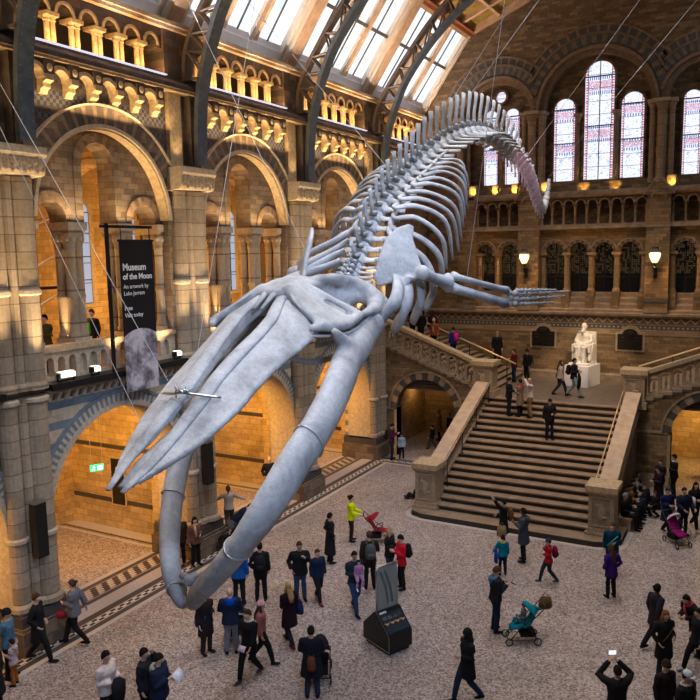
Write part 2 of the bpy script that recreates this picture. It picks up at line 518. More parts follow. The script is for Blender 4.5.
def mat_stained(name, nu, nv, st=1.1):
    """leaded stained glass, pale with red and blue ornaments, lit by the daylight behind"""
    m = M(name, 0.3)
    g = m.gen(); u = g[0]; v = g[2]
    du = (u - 0.5).abs(); dv = (v - 0.5).abs()
    p1 = m.vec(u * nu, v * nv)
    n1 = m.noise(4.2, 4, 0.7, vec=p1, dist=1.5)
    c = m.ramp(n1, [(0.36, (0.22, 0.30, 0.62)), (0.44, (0.70, 0.78, 0.98)), (0.55, (0.88, 0.92, 1.0)), (0.62, (0.85, 0.55, 0.58)), (0.66, (0.62, 0.10, 0.12)), (0.72, (0.95, 0.93, 0.95))])
    bord = du.gt(0.40)
    dots = ((v * nv * 5.0).frac() - 0.5).abs().lt(0.27)
    c = m.mix(bord, c, (0.72, 0.80, 0.98)); c = m.mix(bord * dots * du.lt(0.475), c, (0.60, 0.08, 0.12))
    for q, h in ((0.395, 0.035), (0.80, 0.04)):
        bnd = (v - q).abs().lt(h); 
        rn = m.noise(9.0, 2, 0.6, vec=p1)
        c = m.mix(bnd * du.lt(0.4), c, m.ramp(rn, [(0.42, (0.18, 0.26, 0.62)), (0.5, (0.9, 0.9, 0.98)), (0.56, (0.72, 0.16, 0.12))]))
        e = ((v - q).abs() - h - 0.022).abs().lt(0.016)
        tick = ((u * nu * 7.0).frac()).lt(0.5)
        c = m.mix(e * tick * du.lt(0.4), c, (0.12, 0.18, 0.45))
    lead = ((v * nv * 1.0).frac()).lt(0.035).max(((du - 0.40).abs()).lt(0.012))
    if nu > 1.5: lead = lead.max(du.lt(0.016))
    c = m.mix(lead, c, (0.02, 0.03, 0.05))
    m.col((0.02, 0.02, 0.03)); m.emit(c, st); return m.m
MAT['sg_w'] = mat_stained('stained_glass_wide', 2.0, 9.0)
MAT['sg_gal'] = mat_stained('gallery_stained_glass', 1.2, 5.0, 0.5)
MAT['sg_n'] = mat_stained('stained_glass_narrow', 1.2, 7.0)

def mat_leaded():
    m = M('dark_leaded_glass', 0.25, spec=0.5)
    x, y, z, nx, ny, nz = m.geo()
    a = ((x / 0.10).frac()).lt(0.3).max(((z / 0.10).frac()).lt(0.3))
    r = m.white((x / 0.10).floor(), (z / 0.10).floor())
    lit = r.gt(0.35) * z.gt(8.6) * (1 - a)
    m.col(m.mix(a, (0.012, 0.012, 0.012), (0.002, 0.002, 0.002)))
    m.emit(m.mix(lit, (0, 0, 0), (1.0, 0.58, 0.22)), 0.045); return m.m
MAT['leaded'] = mat_leaded()

def mat_bone(name, tint=(1, 1, 1)):
    m = M(name, 0.6, spec=0.35)
    m.geo()
    n = m.noise(1.3, 5, 0.62, dist=0.4); n2 = m.noise(10.0, 4, 0.7); n3 = m.noise(28.0, 2, 0.6)
    c = m.ramp(n, [(0.30, (0.24 * tint[0], 0.245 * tint[1], 0.265 * tint[2])), (0.5, (0.43 * tint[0], 0.445 * tint[1], 0.47 * tint[2])), (0.72, (0.58 * tint[0], 0.59 * tint[1], 0.61 * tint[2]))])
    c = m.mix(0.5, c, m.ramp(n2, [(0.3, (0.72, 0.71, 0.70)), (0.6, (1.12, 1.12, 1.12))]), 'MULTIPLY')
    pits = n3.lt(0.33)
    c = m.mix(pits * 0.45, c, (0.16, 0.15, 0.15))
    m.col(c); m.bump(n2 + n3 * 0.5, 0.45, 0.03); return m.m
MAT['bone'] = mat_bone('weathered_bone')
MAT['marble'] = plain('white_marble', (0.80, 0.76, 0.71), 0.4, spec=0.4, var=0.07, scale=4)
MAT['plinthw'] = plain('white_plinth_paint', (0.80, 0.80, 0.82), 0.5, var=0.02, scale=3)
MAT['bronze'] = plain('dark_bronze', (0.035, 0.028, 0.022), 0.4, 0.6, 0.5, var=0.3, scale=12)
def mat_glow(name, c, st):
    m = M(name); m.col(c); m.emit(c, st); return m.m
MAT['lamp'] = mat_glow('lit_lantern_glass', (1.0, 0.76, 0.44), 1.5)
MAT['led'] = mat_glow('lit_strip_lamp', (0.80, 0.78, 0.95), 0.8)
MAT['bulb'] = mat_glow('lit_spot_lamp', (1.0, 0.84, 0.64), 2.2)
MAT['exitg'] = mat_glow('lit_green_exit_panel', (0.04, 0.75, 0.30), 1.0)
MAT['exitw'] = mat_glow('lit_white_exit_mark', (0.9, 1.0, 0.95), 1.4)
MAT['galwin'] = mat_glow('lit_gallery_window', (0.62, 0.74, 0.95), 0.8)
# ------------------------------------------------------------ the hall
XW, YN, XC = -16.3, 39.0, -7.55
SP, P0, HP = 6.6, 12.45, 0.68           # pier spacing, first pier, half width
PW = lambda u, d, v: (XW - d, u, v)     # west wall frame (u along the hall, d into the wall, v up)
PN = lambda u, d, v: (u, YN + d, v)     # north wall frame
ZL = 3.3                                # landing

def struct(name, mb, mats, parent=None, smooth=False):
    o = mb.build(name, mats, parent, smooth)
    if parent is None: o['kind'] = 'structure'
    return o

# floor ------------------------------------------------------------------
b = MB(); b.box(-15.2, 6.0, 0.0, 25.0, -0.2, 0.0); b.box(-23.4, -15.2, 0.0, 40.5, -0.2, 0.0); b.box(-15.2, 6.0, 25.0, 40.5, -0.2, 0.0)
floor = struct('floor', b, [MAT['floor']])
def strip(name, x0, x1, y0, y1, m, z=0.004):
    q = MB(); q.box(x0, x1, y0, y1, 0.0, z); return q.build(name, [MAT[m]], floor)
YB = 31.2
strip('floor_border', -15.36, -15.2, 2, YB + 0.15, 'cream_floor', 0.005)
strip('floor_border', -15.53, -15.36, 2, YB, 'dark_floor')
strip('fret_border', -15.86, -15.53, 2, YB + 0.5, 'key')
strip('floor_border', -16.08, -15.86, 2, YB + 0.9, 'dark_floor')
strip('floor_border', -15.2, -11.6, YB, YB + 0.15, 'cream_floor', 0.005)
strip('floor_border', -15.53, -11.6, YB + 0.15, YB + 0.32, 'dark_floor')
strip('fret_border', -15.53, -11.6, YB + 0.32, YB + 0.66, 'keyx')
strip('floor_border', -15.86, -11.6, YB + 0.66, YB + 0.9, 'dark_floor')
strip('floor_border', -4.0, 1.2, 30.2, 30.35, 'cream_floor', 0.005)
strip('fret_border', -4.0, 1.2, 30.55, 30.9, 'keyx')
for k in range(-1, 4):
    c0 = P0 + SP * k + HP; c1 = min(P0 + SP * (k + 1) - HP, 32.5)
    if k == 3: break
    strip('bay_threshold', -16.62, -16.08, c0 - 0.1, c1 + 0.1, 'pink_floor')
    strip('floor_border', -16.80, -16.62, c0, c1, 'dark_floor')
    strip('chevron_border', -17.42, -16.80, c0, c1, 'chev')
    strip('floor_border', -17.60, -17.42, c0, c1, 'dark_floor')
    strip('floor_border', -17.80, -17.60, c0, c1, 'pink_floor', 0.005)
    yc = P0 + SP * (k + 1) + 0.3
    for j, (o, w, m) in enumerate(((0.0, 0.5, 'cream_floor'), (0.55, 0.08, 'dark_floor'), (0.75, 0.12, 'cream_floor'))):
        strip('floor_border', -23.2, -17.8, yc - o - w, yc - o, m, 0.005)

# west wall ----------------------------------------------------------------
bk = MB(PW)
for k in range(-1, 4):                       # the wall core behind the ornaments
    C = P0 + SP * k; c = C + SP / 2
    u0, u1 = C - HP, C + SP - HP
    hi = YN + 0.3
    if k == 3: u1 = hi
    # lower arcade
    if k < 3: bk.arch_wall(u0, u1, 0, 6.2, [(c, 2.75, 3.02, 0)], 0, 1.1, 24, 0)
    else: bk.box(u0, u1, 0, 1.3, 0, 6.2, 0)
    bk.box(u0, u1, 0, 1.3, 6.2, 6.66, 1)
    # upper storey: a recessed infill behind a great arch
    bk.box(u0, C + HP, 0, 1.35, 6.66, 14.9, 1)
    if k < 3:
        bk.arch_wall(C + HP, u1, 11.0, 14.9, [(c, 2.46, 11.0, 11.0)], 0, 0.32, 28, 2)
        bk.box(C + HP, c - 2.46, 0, 0.32, 7.6, 11.0, 3); bk.box(c + 2.46, u1, 0, 0.32, 7.6, 11.0, 3)
        bk.arch_wall(C + HP, u1, 10.86, 14.9, [(c, 0.6, 12.5, 10.86), (c - 1.72, 0.5, 10.95, 10.86), (c + 1.72, 0.5, 10.95, 10.86)], 0.32, 0.95, 12, 3)
    else:
        bk.box(C + HP, u1, 0.1, 1.35, 6.66, 14.9, 3)
    # triforium
    bk.box(u0, u1, 0, 1.9, 14.9, 15.36, 1)
    bk.box(u0, C + HP + 0.05, 0.0, 1.6, 15.36, 16.85, 1)
    n = 6 if k < 3 else 7
    ops = [(c + 0.17 + (i - 2.5) * 0.8, 0.25, 16.22, 16.16) for i in range(6)]
    ops = [o for o in ops if o[0] + 0.25 < u1]
    bk.arch_wall(C + HP + 0.05, u1, 16.16, 16.9, ops, 0.08, 0.6, 10, 1)
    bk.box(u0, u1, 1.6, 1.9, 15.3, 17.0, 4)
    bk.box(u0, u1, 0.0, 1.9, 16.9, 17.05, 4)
wall_w = struct('wall_west', bk, [MAT['bands'], MAT['upper'], MAT['checker'], MAT['infill'], MAT['dark']])

def pier(C):
    q = MB(PW)
    q.box(C - HP - 0.14, C + HP + 0.14, -0.54, 1.42, 0, 0.62, 4)
    q.box(C - HP - 0.09, C + HP + 0.09, -0.48, 1.38, 0.62, 0.70, 4)
    q.box(C - HP - 0.06, C + HP + 0.06, -0.42, 1.36, 0.70, 0.98, 1)
    q.box(C - HP - 0.02, C + HP + 0.02, -0.34, 1.34, 0.98, 1.06, 4)
    q.box(C - HP, C + HP, -0.06, 0.02, 0.9, 12.0, 0)
    for z0, z1 in ((1.05, 6.35), (6.66, 11.9)):
        q.lathe([(0.40, z0), (0.40, z0 + 0.12), (0.33, z0 + 0.2), (0.33, z1)], (XW + 0.12, C + 0.30, 0), 18, 2)
        q.lathe([(0.30, z0), (0.30, z0 + 0.12), (0.24, z0 + 0.2), (0.24, z1)], (XW + 0.10, C - 0.46, 0), 14, 2)
        q.lathe([(0.18, z0), (0.18, z0 + 0.12), (0.13, z0 + 0.2), (0.13, z1)], (XW + 0.22, C - 0.13, 0), 10, 2)
    for z in (2.9, 6.4, 9.1):
        q.lathe([(0.34, z - 0.08), (0.39, z - 0.04), (0.39, z + 0.04), (0.34, z + 0.08)], (XW + 0.12, C + 0.30, 0), 18, 3)
        q.lathe([(0.25, z - 0.08), (0.30, z - 0.04), (0.30, z + 0.04), (0.25, z + 0.08)], (XW + 0.10, C - 0.46, 0), 14, 3)
    return q.build('pier', [MAT['pier'], MAT['dark_floor'], MAT['shaft'], MAT['mould'], MAT['plinthb']], wall_w)

def capital(C):
    q = MB(PW)
    q.extr([(0.02, 11.9), (-0.50, 11.95), (-0.56, 12.05), (-0.58, 12.35), (-0.66, 12.45), (-0.66, 12.62), (0.02, 12.62)], C - HP - 0.12, C + HP + 0.12, 0)
    for i in range(9):                        # carved leaves
        u = C - HP - 0.02 + i * (2 * HP + 0.04) / 8
        q.ball((XW + 0.57, u, 12.2 + 0.07 * (i % 2)), (0.06, 0.085, 0.13), 7, 5, 1)
        q.ball((XW + 0.59, u, 12.02 + 0.05 * ((i + 1) % 2)), (0.04, 0.05, 0.06), 6, 4, 1)
    return q.build('pier_capital', [MAT['mould'], MAT['trim']], wall_w)

def bay(k):
    C = P0 + SP * k; c = C + SP / 2; off = SP * k
    # arch mouldings
    q = MB(PW)
    q.ring(c, 3.02, 2.60, 2.75, -0.08, 1.12, 0, PI, 40, None, 1)
    q.ring(c, 3.02, 2.75, 3.0, -0.05, 0.05, 0.12, PI - 0.12, 90, [0, 2])
    q.ring(c, 3.02, 3.0, 3.1, -0.07, 0.05, 0.12, PI - 0.12, 40, None, 0)
    q.box(c - 2.77, c - 2.60, -0.08, 1.12, 0, 3.02, 1); q.box(c + 2.60, c + 2.77, -0.08, 1.12, 0, 3.02, 1)
    q.build('lower_arch_moulding', [MAT['blue'], MAT['mould'], MAT['cream']], wall_w)
    q = MB(PW)
    q.ring(c, 11.0, 2.45, 2.55, -0.11, 0.0, 0, PI, 44, None, 1)
    q.ring(c, 11.0, 2.40, 2.47, -0.03, 0.33, 0, PI, 44, None, 3)
    q.ring(c, 11.0, 2.55, 3.04, -0.07, 0.0, 0.5, PI - 0.5, 48, [0, 0, 2])
    q.ring(c, 11.0, 3.04, 3.09, -0.15, 0.0, 0.54, PI - 0.54, 44, None, 1)
    q.box(C + HP - 0.15, c - 2.66, -0.17, 0.0, 12.56, 12.64, 1); q.box(c + 2.66, C + SP - HP + 0.15, -0.17, 0, 12.56, 12.64, 1)
    q.build('great_arch_moulding', [MAT['upper'], MAT['mould'], MAT['brownv'], MAT['gold']], wall_w)
    q = MB(PW)
    q.ring(c, 12.5, 0.6, 0.86, 0.27, 0.33, 0, PI, 15, [0, 1]); q.box(c - 0.86, c - 0.6, 0.29, 0.33, 10.9, 12.5, 0); q.box(c + 0.6, c + 0.86, 0.29, 0.33, 10.9, 12.5, 0)
    for s in (-1.72, 1.72): q.ring(c + s, 10.95, 0.5, 0.74, 0.27, 0.33, 0, PI, 13, [0, 1])
    q.build('window_surround', [MAT['infill'], MAT['brownv']], wall_w)
    # clustered columns
    for (a0, a1) in ((c - 1.20, c - 0.64), (c + 0.64, c + 1.20), (C + HP - 0.03, c - 2.24), (c + 2.24, C + SP - HP + 0.03)):
        q = MB(PW); q.box(a0 - 0.05, a1 + 0.05, 0.2, 1.02, 10.66, 10.88, 0); q.box(a0, a1, 0.25, 0.97, 10.58, 10.66, 0)
        q.box(a0 - 0.02, a1 + 0.02, 0.24, 1.0, 6.7, 7.72, 0)
        q.build('abacus', [MAT['mould']], wall_w)
        us = (a0 + 0.15, a1 - 0.15) if a1 - a0 > 0.5 else ((a0 + a1) / 2,)
        for u in us:
            for d in (0.43, 0.80):
                q = MB(); q.lathe([(0.19, 7.72), (0.19, 7.8), (0.15, 7.9), (0.148, 8.78), (0.17, 8.82), (0.17, 8.88), (0.148, 8.92), (0.146, 10.1), (0.17, 10.15), (0.15, 10.2), (0.2, 10.45), (0.22, 10.58)], (XW - d, u, 0), 12, 0)
                for j in range(6): q.ball((XW - d + 0.17 * math.cos(j * PI / 3), u + 0.17 * math.sin(j * PI / 3), 10.42), (0.05, 0.05, 0.07), 6, 4, 1)
                q.build('cluster_column', [MAT['shaftd'], MAT['mould']], wall_w, True)
    # parapet with its little arches, corbels and the dark ledge
    q = MB(PW)
    q.arch_wall(C + HP, C + SP - HP, 6.66, 7.46, [(c + (i - 6) * 0.37, 0.12, 7.2, 6.8) for i in range(13)], 0.1, 0.34, 8, 0)
    q.box(C + HP, C + SP - HP, 0.02, 0.42, 7.46, 7.62, 1)
    q.build('gallery_parapet', [MAT['mould'], MAT['gold']], wall_w)
    q = MB(PW)
    q.box(C + HP, C + SP - HP, -0.42, 0.1, 6.54, 6.70, 0)
    q.box(C + HP, C + SP - HP, -0.30, 0.0, 6.44, 6.54, 1)
    for i in range(18):
        u = C + HP + 0.15 + i * 0.29
        q.extr([(0, 6.18), (-0.07, 6.2), (-0.2, 6.44), (0, 6.44)], u - 0.06, u + 0.06, 2)
    q.build('gallery_ledge', [MAT['black'], MAT['ledge'], MAT['mould']], wall_w)

def top_zone(k):
    C = P0 + SP * k; c = C + SP / 2; u1 = min(C + SP - HP, YN)
    q = MB(PW)                                 # pilaster strip, lit from the capital
    q.box(C - 0.74, C - 0.18, -0.14, 0.0, 12.62, 14.9, 0)
    q.build('pilaster', [MAT['gold']], wall_w)
    q = MB(PW)
    n = 0
    for i in range(7):
        u = c + (i - 3.0) * 0.8
        if u + 0.4 > u1: break
        q.ring(u, 14.42, 0.26, 0.36, -0.32, 0.0, 0, PI, 10, None, 0)
        q.arch_wall(u - 0.4, u + 0.4, 14.42, 14.86, [(u, 0.34, 14.42, 14.42)], -0.24, 0.0, 10, 1)
    for i in range(8):
        u = c + (i - 3.5) * 0.8
        if u + 0.2 > u1: break
        q.extr([(0, 14.05), (-0.10, 14.06), (-0.13, 14.15), (-0.22, 14.19), (-0.22, 14.30), (-0.36, 14.36), (-0.36, 14.5), (0, 14.5)], u - 0.12, u + 0.12, 0)
        q.box(u - 0.15, u + 0.15, -0.36, 0.0, 14.5, 14.86, 1)
        q.ball((XW + 0.37, u, 14.66), (0.05, 0.09, 0.10), 8, 6, 0)
    q.build('corbel_table', [MAT['gold'], MAT['upper']], wall_w)
    q = MB(PW)
    q.box(C - HP, u1, -0.48, 0.0, 14.93, 15.05, 1); q.box(C - HP, u1, -0.40, 0.0, 14.86, 14.93, 0)
    q.extr([(0.0, 15.05), (-0.46, 15.05), (-0.2, 15.22), (0.0, 15.22)], C - HP, u1, 1)
    q.build('string_course', [MAT['gold'], MAT['upper']], wall_w)
    q = MB(PW); q.box(C + HP + 0.1, u1 - 0.1, -0.20, -0.10, 15.33, 15.36, 0)
    q.build('light_strip', [MAT['led']], wall_w)
    q = MB(PW); q.box(C - HP, u1, -0.22, 0.05, 16.84, 16.96, 0); q.box(C - HP, u1, -0.14, 0.05, 16.74, 16.84, 0)
    q.build('cornice', [MAT['gold']], wall_w)
    for i in range(7):
        u = c + 0.17 + (i - 3) * 0.8
        if u + 0.1 > u1: break
        q = MB(PW)
        for s in (-0.095, 0.095):
            q.lathe([(0.11, 15.36), (0.11, 15.42), (0.078, 15.48), (0.072, 15.98), (0.1, 16.0), (0.075, 16.03), (0.12, 16.1)], (XW - 0.2, u + s, 0), 10, 0)
        q.box(u - 0.21, u + 0.21, 0.04, 0.5, 16.1, 16.2, 0)
        q.build('triforium_column', [MAT['gold']], wall_w)
    q = MB(PW)
    for i in range(6):
        u = c + 0.17 + (i - 2.5) * 0.8
        if u + 0.3 > u1: break
        q.ring(u, 16.22, 0.25, 0.33, 0.03, 0.55, 0, PI, 10)
    q.build('triforium_arch', [MAT['gold']], wall_w)

for k in range(0, 4): pier(P0 + SP * k); capital(P0 + SP * k)
pier(P0 - SP); capital(P0 - SP)
for k in range(-1, 3): bay(k)
for k in range(-1, 4): top_zone(k)

# side chapels below and gallery above --------------------------------------------
q = MB()
for k in range(-1, 4):
    C = P0 + SP * k
    q.box(-23.3, -17.6, C + 0.3, C + 0.9, 0, 6.3, 0)
    q.box(-17.95, -17.6, C - 0.45, C + 1.0, 0, 6.3, 0)
    q.box(-23.32, -17.58, C + 0.285, C + 0.32, 0.98, 1.14, 1)
    q.box(-23.32, -17.58, C + 0.285, C + 0.32, 3.0, 3.16, 1)
    q.box(-23.32, -17.58, C + 0.285, C + 0.32, 4.9, 5.1, 1)
    q.box(-23.2, -22.6, C - 0.5, C + 0.3, 0, 6.3, 0)
q.box(-23.9, -23.3, 0, 40, 0, 14.2, 0)
aw = struct('wall_aisle', q, [MAT['aisle'], MAT['dark_floor']])
q = MB(); q.box(-23.3, XW - 1.3, 0, 40, 6.3, 6.6)
struct('ceiling_aisle', q, [MAT['aisle']])
q = MB(); q.box(-23.3, XW - 1.35, 0, 40, 14.0, 14.3)
struct('ceiling_gallery', q, [MAT['aisle']])
q = MB(lambda u, d, v: (u, d, v))
for k in range(-1, 5):
    Y = P0 + SP * k - 0.25
    q.P = lambda u, d, v, Y=Y: (u, Y + d, v)
    q.arch_wall(-23.3, XW - 1.35, 6.6, 14.0, [(-20.2, 1.9, 11.1, 6.6)], 0, 0.5, 20, 0)
    q.ring(-20.2, 11.1, 1.9, 2.1, -0.06, 0.56, 0, PI, 24, None, 1)
struct('wall_gallery', q, [MAT['aisle'], MAT['mould']])

# a round-headed glazing panel
def pane_poly(c, hw, z0, zs, n=14):
    return [(c - hw, z0), (c + hw, z0)] + [(c + hw * math.cos(PI * i / n), zs + hw * math.sin(PI * i / n)) for i in range(n + 1)]
wn = 0
for k in range(-1, 3):
    c = P0 + SP * (k + 0.5)
    for s in (-1.35, 1.35):
        wn += 1
        PG = lambda u, d, v: (-23.28 + d, u, v)
        q = MB(PG); q.ring(c + s, 11.6, 0.4, 0.6, 0, 0.1, 0, PI, 16); q.box(c + s - 0.6, c + s - 0.4, 0, 0.1, 8.1, 11.6); q.box(c + s + 0.4, c + s + 0.6, 0, 0.1, 8.1, 11.6); q.box(c + s - 0.8, c + s + 0.8, 0, 0.18, 7.95, 8.1)
        w = struct('window_%d' % wn, q, [MAT['mould']])
        q = MB(PG); q.prism(pane_poly(c + s, 0.4, 8.1, 11.6), 0.0, 0.05)
        g = q.build('pane', [MAT['sg_gal']], w)
        q = MB(PG)
        for z in (9.0, 9.9, 10.8, 11.6): q.box(c + s - 0.4, c + s + 0.4, 0.05, 0.08, z, z + 0.04)
        q.box(c + s - 0.02, c + s + 0.02, 0.05, 0.08, 8.1, 11.95)
        q.build('glazing_bar', [MAT['black']], w)

# roof ------------------------------------------------------------------------------
A = Vector((-16.5, 0, 16.98)); B = Vector((-13.75, 0, 20.85)); D = Vector((-10.78, 0, 22.05)); E_ = Vector((XC, 0, 23.1))
def slope_frame(a, b_, side=1):
    t = (b_ - a).normalized(); nrm = Vector((-t.z, 0, t.x))
    if nrm.z < 0: nrm = -nrm
    def P(u, d, v):
        p = a + t * v + nrm * d
        x = p.x if side > 0 else 2 * XC - p.x
        return (x, u, p.z)
    return P, (b_ - a).length
sk = 0
for side in (1, -1):
    P, Ln = slope_frame(A, B, side)
    q = MB(P)
    for k in range(-1, 4):
        Y = P0 + SP * k
        y1 = Y + SP
        if k == 3: y1 = YN
        y0 = Y
        sk += 1
        q = MB(P)
        q.box(y0 - 0.28, y0 + 0.28, 0, 0.5, 0, Ln, 0)
        q.box(y0 + 0.28, y0 + 0.5, 0.1, 0.45, 0, Ln, 1)
        e = y1 - 0.28 if k < 3 else y1 - 0.05
        q.box(e - 0.18, e, 0.06, 0.45, 0, Ln, 1); q.box(e - 0.36, e - 0.18, 0.16, 0.45, 0, Ln, 1)
        q.box(y0 + 0.35, e, 0.0, 0.75, -0.25, 0.10, 2); q.box(y0 + 0.35, e, 0.16, 0.75, 0.10, 0.42, 2); q.box(y0 + 0.35, e, 0.34, 0.75, 0.42, 0.62, 2)
        q.box(y0 + 0.35, e, 0.1, 0.7, Ln - 0.3, Ln, 0); q.box(y0 + 0.35, e, -0.02, 0.12, Ln - 0.12, Ln + 0.1, 3)
        w = struct('window_%d' % (wn + sk), q, [MAT['wood'], MAT['paint'], MAT['white'], MAT['redwood']])
        a0 = y0 + 0.5; a1 = e - 0.36; L3 = (a1 - a0) / 3
        q = MB(P)
        for j in (1, 2):
            q.box(a0 + L3 * j - 0.09, a0 + L3 * j + 0.09, 0.10, 0.36, 0.5, Ln - 0.2, 0)
            q.box(a0 + L3 * j - 0.15, a0 + L3 * j + 0.15, 0.26, 0.36, 0.5, Ln - 0.2, 1)
        q.build('mullion', [MAT['wood'], MAT['paint']], w)
        q = MB(P)
        q.box(a0, a1, 0.2, 0.34, 2.62, 2.76, 0)
        for j in range(3):
            m_ = a0 + L3 * (j + 0.5); q.box(m_ - 0.02, m_ + 0.02, 0.28, 0.34, 0.6, Ln - 0.25, 0)
        q.build('glazing_bar', [MAT['ironb']], w)
        q = MB(P); q.box(y0 + 0.45, e - 0.2, 0.36, 0.4, 0.4, Ln - 0.2)
        q.build('skylight_pane', [MAT['pane']], w)
# boarded, gilded ceiling above the skylights
q = MB()
for side in (1, -1):
    for a, b_ in ((B, D), (D, E_)):
        P, Ln = slope_frame(a, b_, side)
        q.P = P
        q.box(5, YN, 0.30, 0.5, -0.3, Ln + 0.3, 0)
        y = P0 - SP
        while y < YN:
            q.box(y - 0.12, y + 0.12, 0.0, 0.32, 0, Ln, 1); q.box(y + 1.53, y + 1.77, 0.1, 0.32, 0, Ln, 1); q.box(y + 3.2, y + 3.4, 0.05, 0.32, 0, Ln, 1); q.box(y + 4.84, y + 5.06, 0.1, 0.32, 0, Ln, 1)
            y += SP
        q.box(YN - 0.16, YN, 0.0, 0.32, 0, Ln, 1)
        q.box(5, YN, 0.0, 0.3, -0.1, 0.16, 2); q.box(5, YN, 0.08, 0.32, Ln / 2 - 0.07, Ln / 2 + 0.07, 1)
struct('ceiling', q, [MAT['ceil'], MAT['wood'], MAT['redwood']])

# iron roof trusses ----------------------------------------------------------------
IN = [(-15.82, 12.62), (-15.80, 13.6), (-15.72, 14.6), (-15.52, 15.5), (-15.2, 16.4), (-14.73, 17.4), (-14.03, 18.35), (-13.1, 19.35), (-11.8, 20.4), (-10.2, 21.2), (-8.8, 21.6), (XC, 21.7)]
OUT = [(-16.25, 15.35), (-16.2, 16.0), (-15.95, 16.7), (-15.3, 17.68), (-14.15, 19.1), (-13.0, 20.32), (-11.6, 21.35), (-10.0, 22.05), (-8.7, 22.5), (XC, 22.75)]
def rib(q, pts, w, t, Y, mat, side):
    pts = [np.array(p) for p in catmull(pts, 4)]
    prev = None
    L = []
    for i, p in enumerate(pts):
        tg = pts[min(i + 1, len(pts) - 1)] - pts[max(i - 1, 0)]; tg = tg / np.linalg.norm(tg)
        nr = np.array([-tg[1], tg[0]])
        L.append((p + nr * t / 2, p - nr * t / 2))
    rings = []
    for a, c in L:
        f = lambda s_: (s_ if side > 0 else 2 * XC - s_)
        rings.append([(f(a[0]), Y - w / 2, a[1]), (f(a[0]), Y + w / 2, a[1]), (f(c[0]), Y + w / 2, c[1]), (f(c[0]), Y - w / 2, c[1])])
    q.loft(rings, mat)
    return pts
def truss(Y, label):
    t = thing('roof_truss', label, 'roof truss', (XC, Y, 12.62), 0, 'iron roof trusses')
    for side in (1, -1):
        fx = lambda s_: (s_ if side > 0 else 2 * XC - s_)
        q = MB(); inn = rib(q, IN, 0.46, 0.16, Y, 0, side)
                                    # two rows of rivets down the plate
        acc = 0
        for i in range(len(inn) - 1):
            a, c = inn[i], inn[i + 1]; d = c - a; L = np.linalg.norm(d); d = d / L; nr = np.array([d[1], -d[0]])
            m_ = int(L / 0.16)
            for j in range(m_):
                p = a + d * (j + 0.5) * L / m_ + nr * 0.08
                for s in (-0.15, 0.15):
                    q.lathe([(0.02, -0.012), (0.02, 0.012)], (fx(p[0]), Y + s, p[1]), 5, 1)
        q.build('lower_chord', [MAT['iron'], MAT['rivet']], t)
        q = MB(); out = rib(q, OUT, 0.34, 0.14, Y, 0, side); q.build('upper_chord', [MAT['ironb']], t)
        q = MB()
        f1 = catmull(IN[3:], 3); f2 = catmull(OUT[1:], 3)
        n = 12
        def samp(f, s): 
            s = s * (len(f) - 1); i = min(int(s), len(f) - 2); return f[i] + (f[i + 1] - f[i]) * (s - i)
        for i in range(n):
            a = samp(f1, i / n); c = samp(f2, (i + 0.5) / n); d = samp(f1, (i + 1) / n)
            for p0, p1 in ((a, c), (c, d)):
                for s in (-0.12, 0.12): q.tube([(fx(p0[0]), Y + s, p0[1]), (fx(p1[0]), Y + s, p1[1])], 0.045, 4, 0)
            m_ = (a + c + d) / 3; q2 = MB()
            for j in range(5):                    # gilded scrolls in the cells
                an = j * 2 * PI / 5
                q2.ball((fx(m_[0] + 0.07 * math.cos(an)), Y, m_[1] + 0.07 * math.sin(an)), (0.062, 0.02, 0.062), 7, 4, 0)
            q2.build('gilded_scrollwork', [MAT['gilt']], t)
        q.build('lattice', [MAT['ironb']], t)
        q = MB()
        q.box(min(fx(-16.3), fx(-15.6)), max(fx(-16.3), fx(-15.6)), Y - 0.3, Y + 0.3, 15.28, 15.36)
        q.build('bracket_plate', [MAT['ironb']], t); q = MB()
        q.extr([(Y - 0.25, 12.62), (Y + 0.25, 12.62), (Y + 0.25, 12.72), (Y - 0.25, 12.72)], min(fx(-16.2), fx(-15.6)), max(fx(-16.2), fx(-15.6)))
        q.build('foot_plate', [MAT['ironb']], t)
        q = MB(); q.box(min(fx(-16.3), fx(-16.0)), max(fx(-16.3), fx(-16.0)), Y - 0.2, Y + 0.2, 12.62, 15.3)
        q.build('wall_post', [MAT['ironb']], t)
MAT['rivet'] = plain('pale_worn_rivet', (0.20, 0.22, 0.25), 0.5, 0.3)
for k, lb in enumerate(('blue-grey riveted iron roof rib at the far left edge, nearest the camera', 'second iron lattice roof rib from the left, above the dark banner',
                        'third iron lattice roof rib, between the second and third skylights', 'fourth iron lattice roof rib, last before the stained glass wall')):
    truss(P0 + SP * k + (0.36 if k == 0 else 0.28), lb)

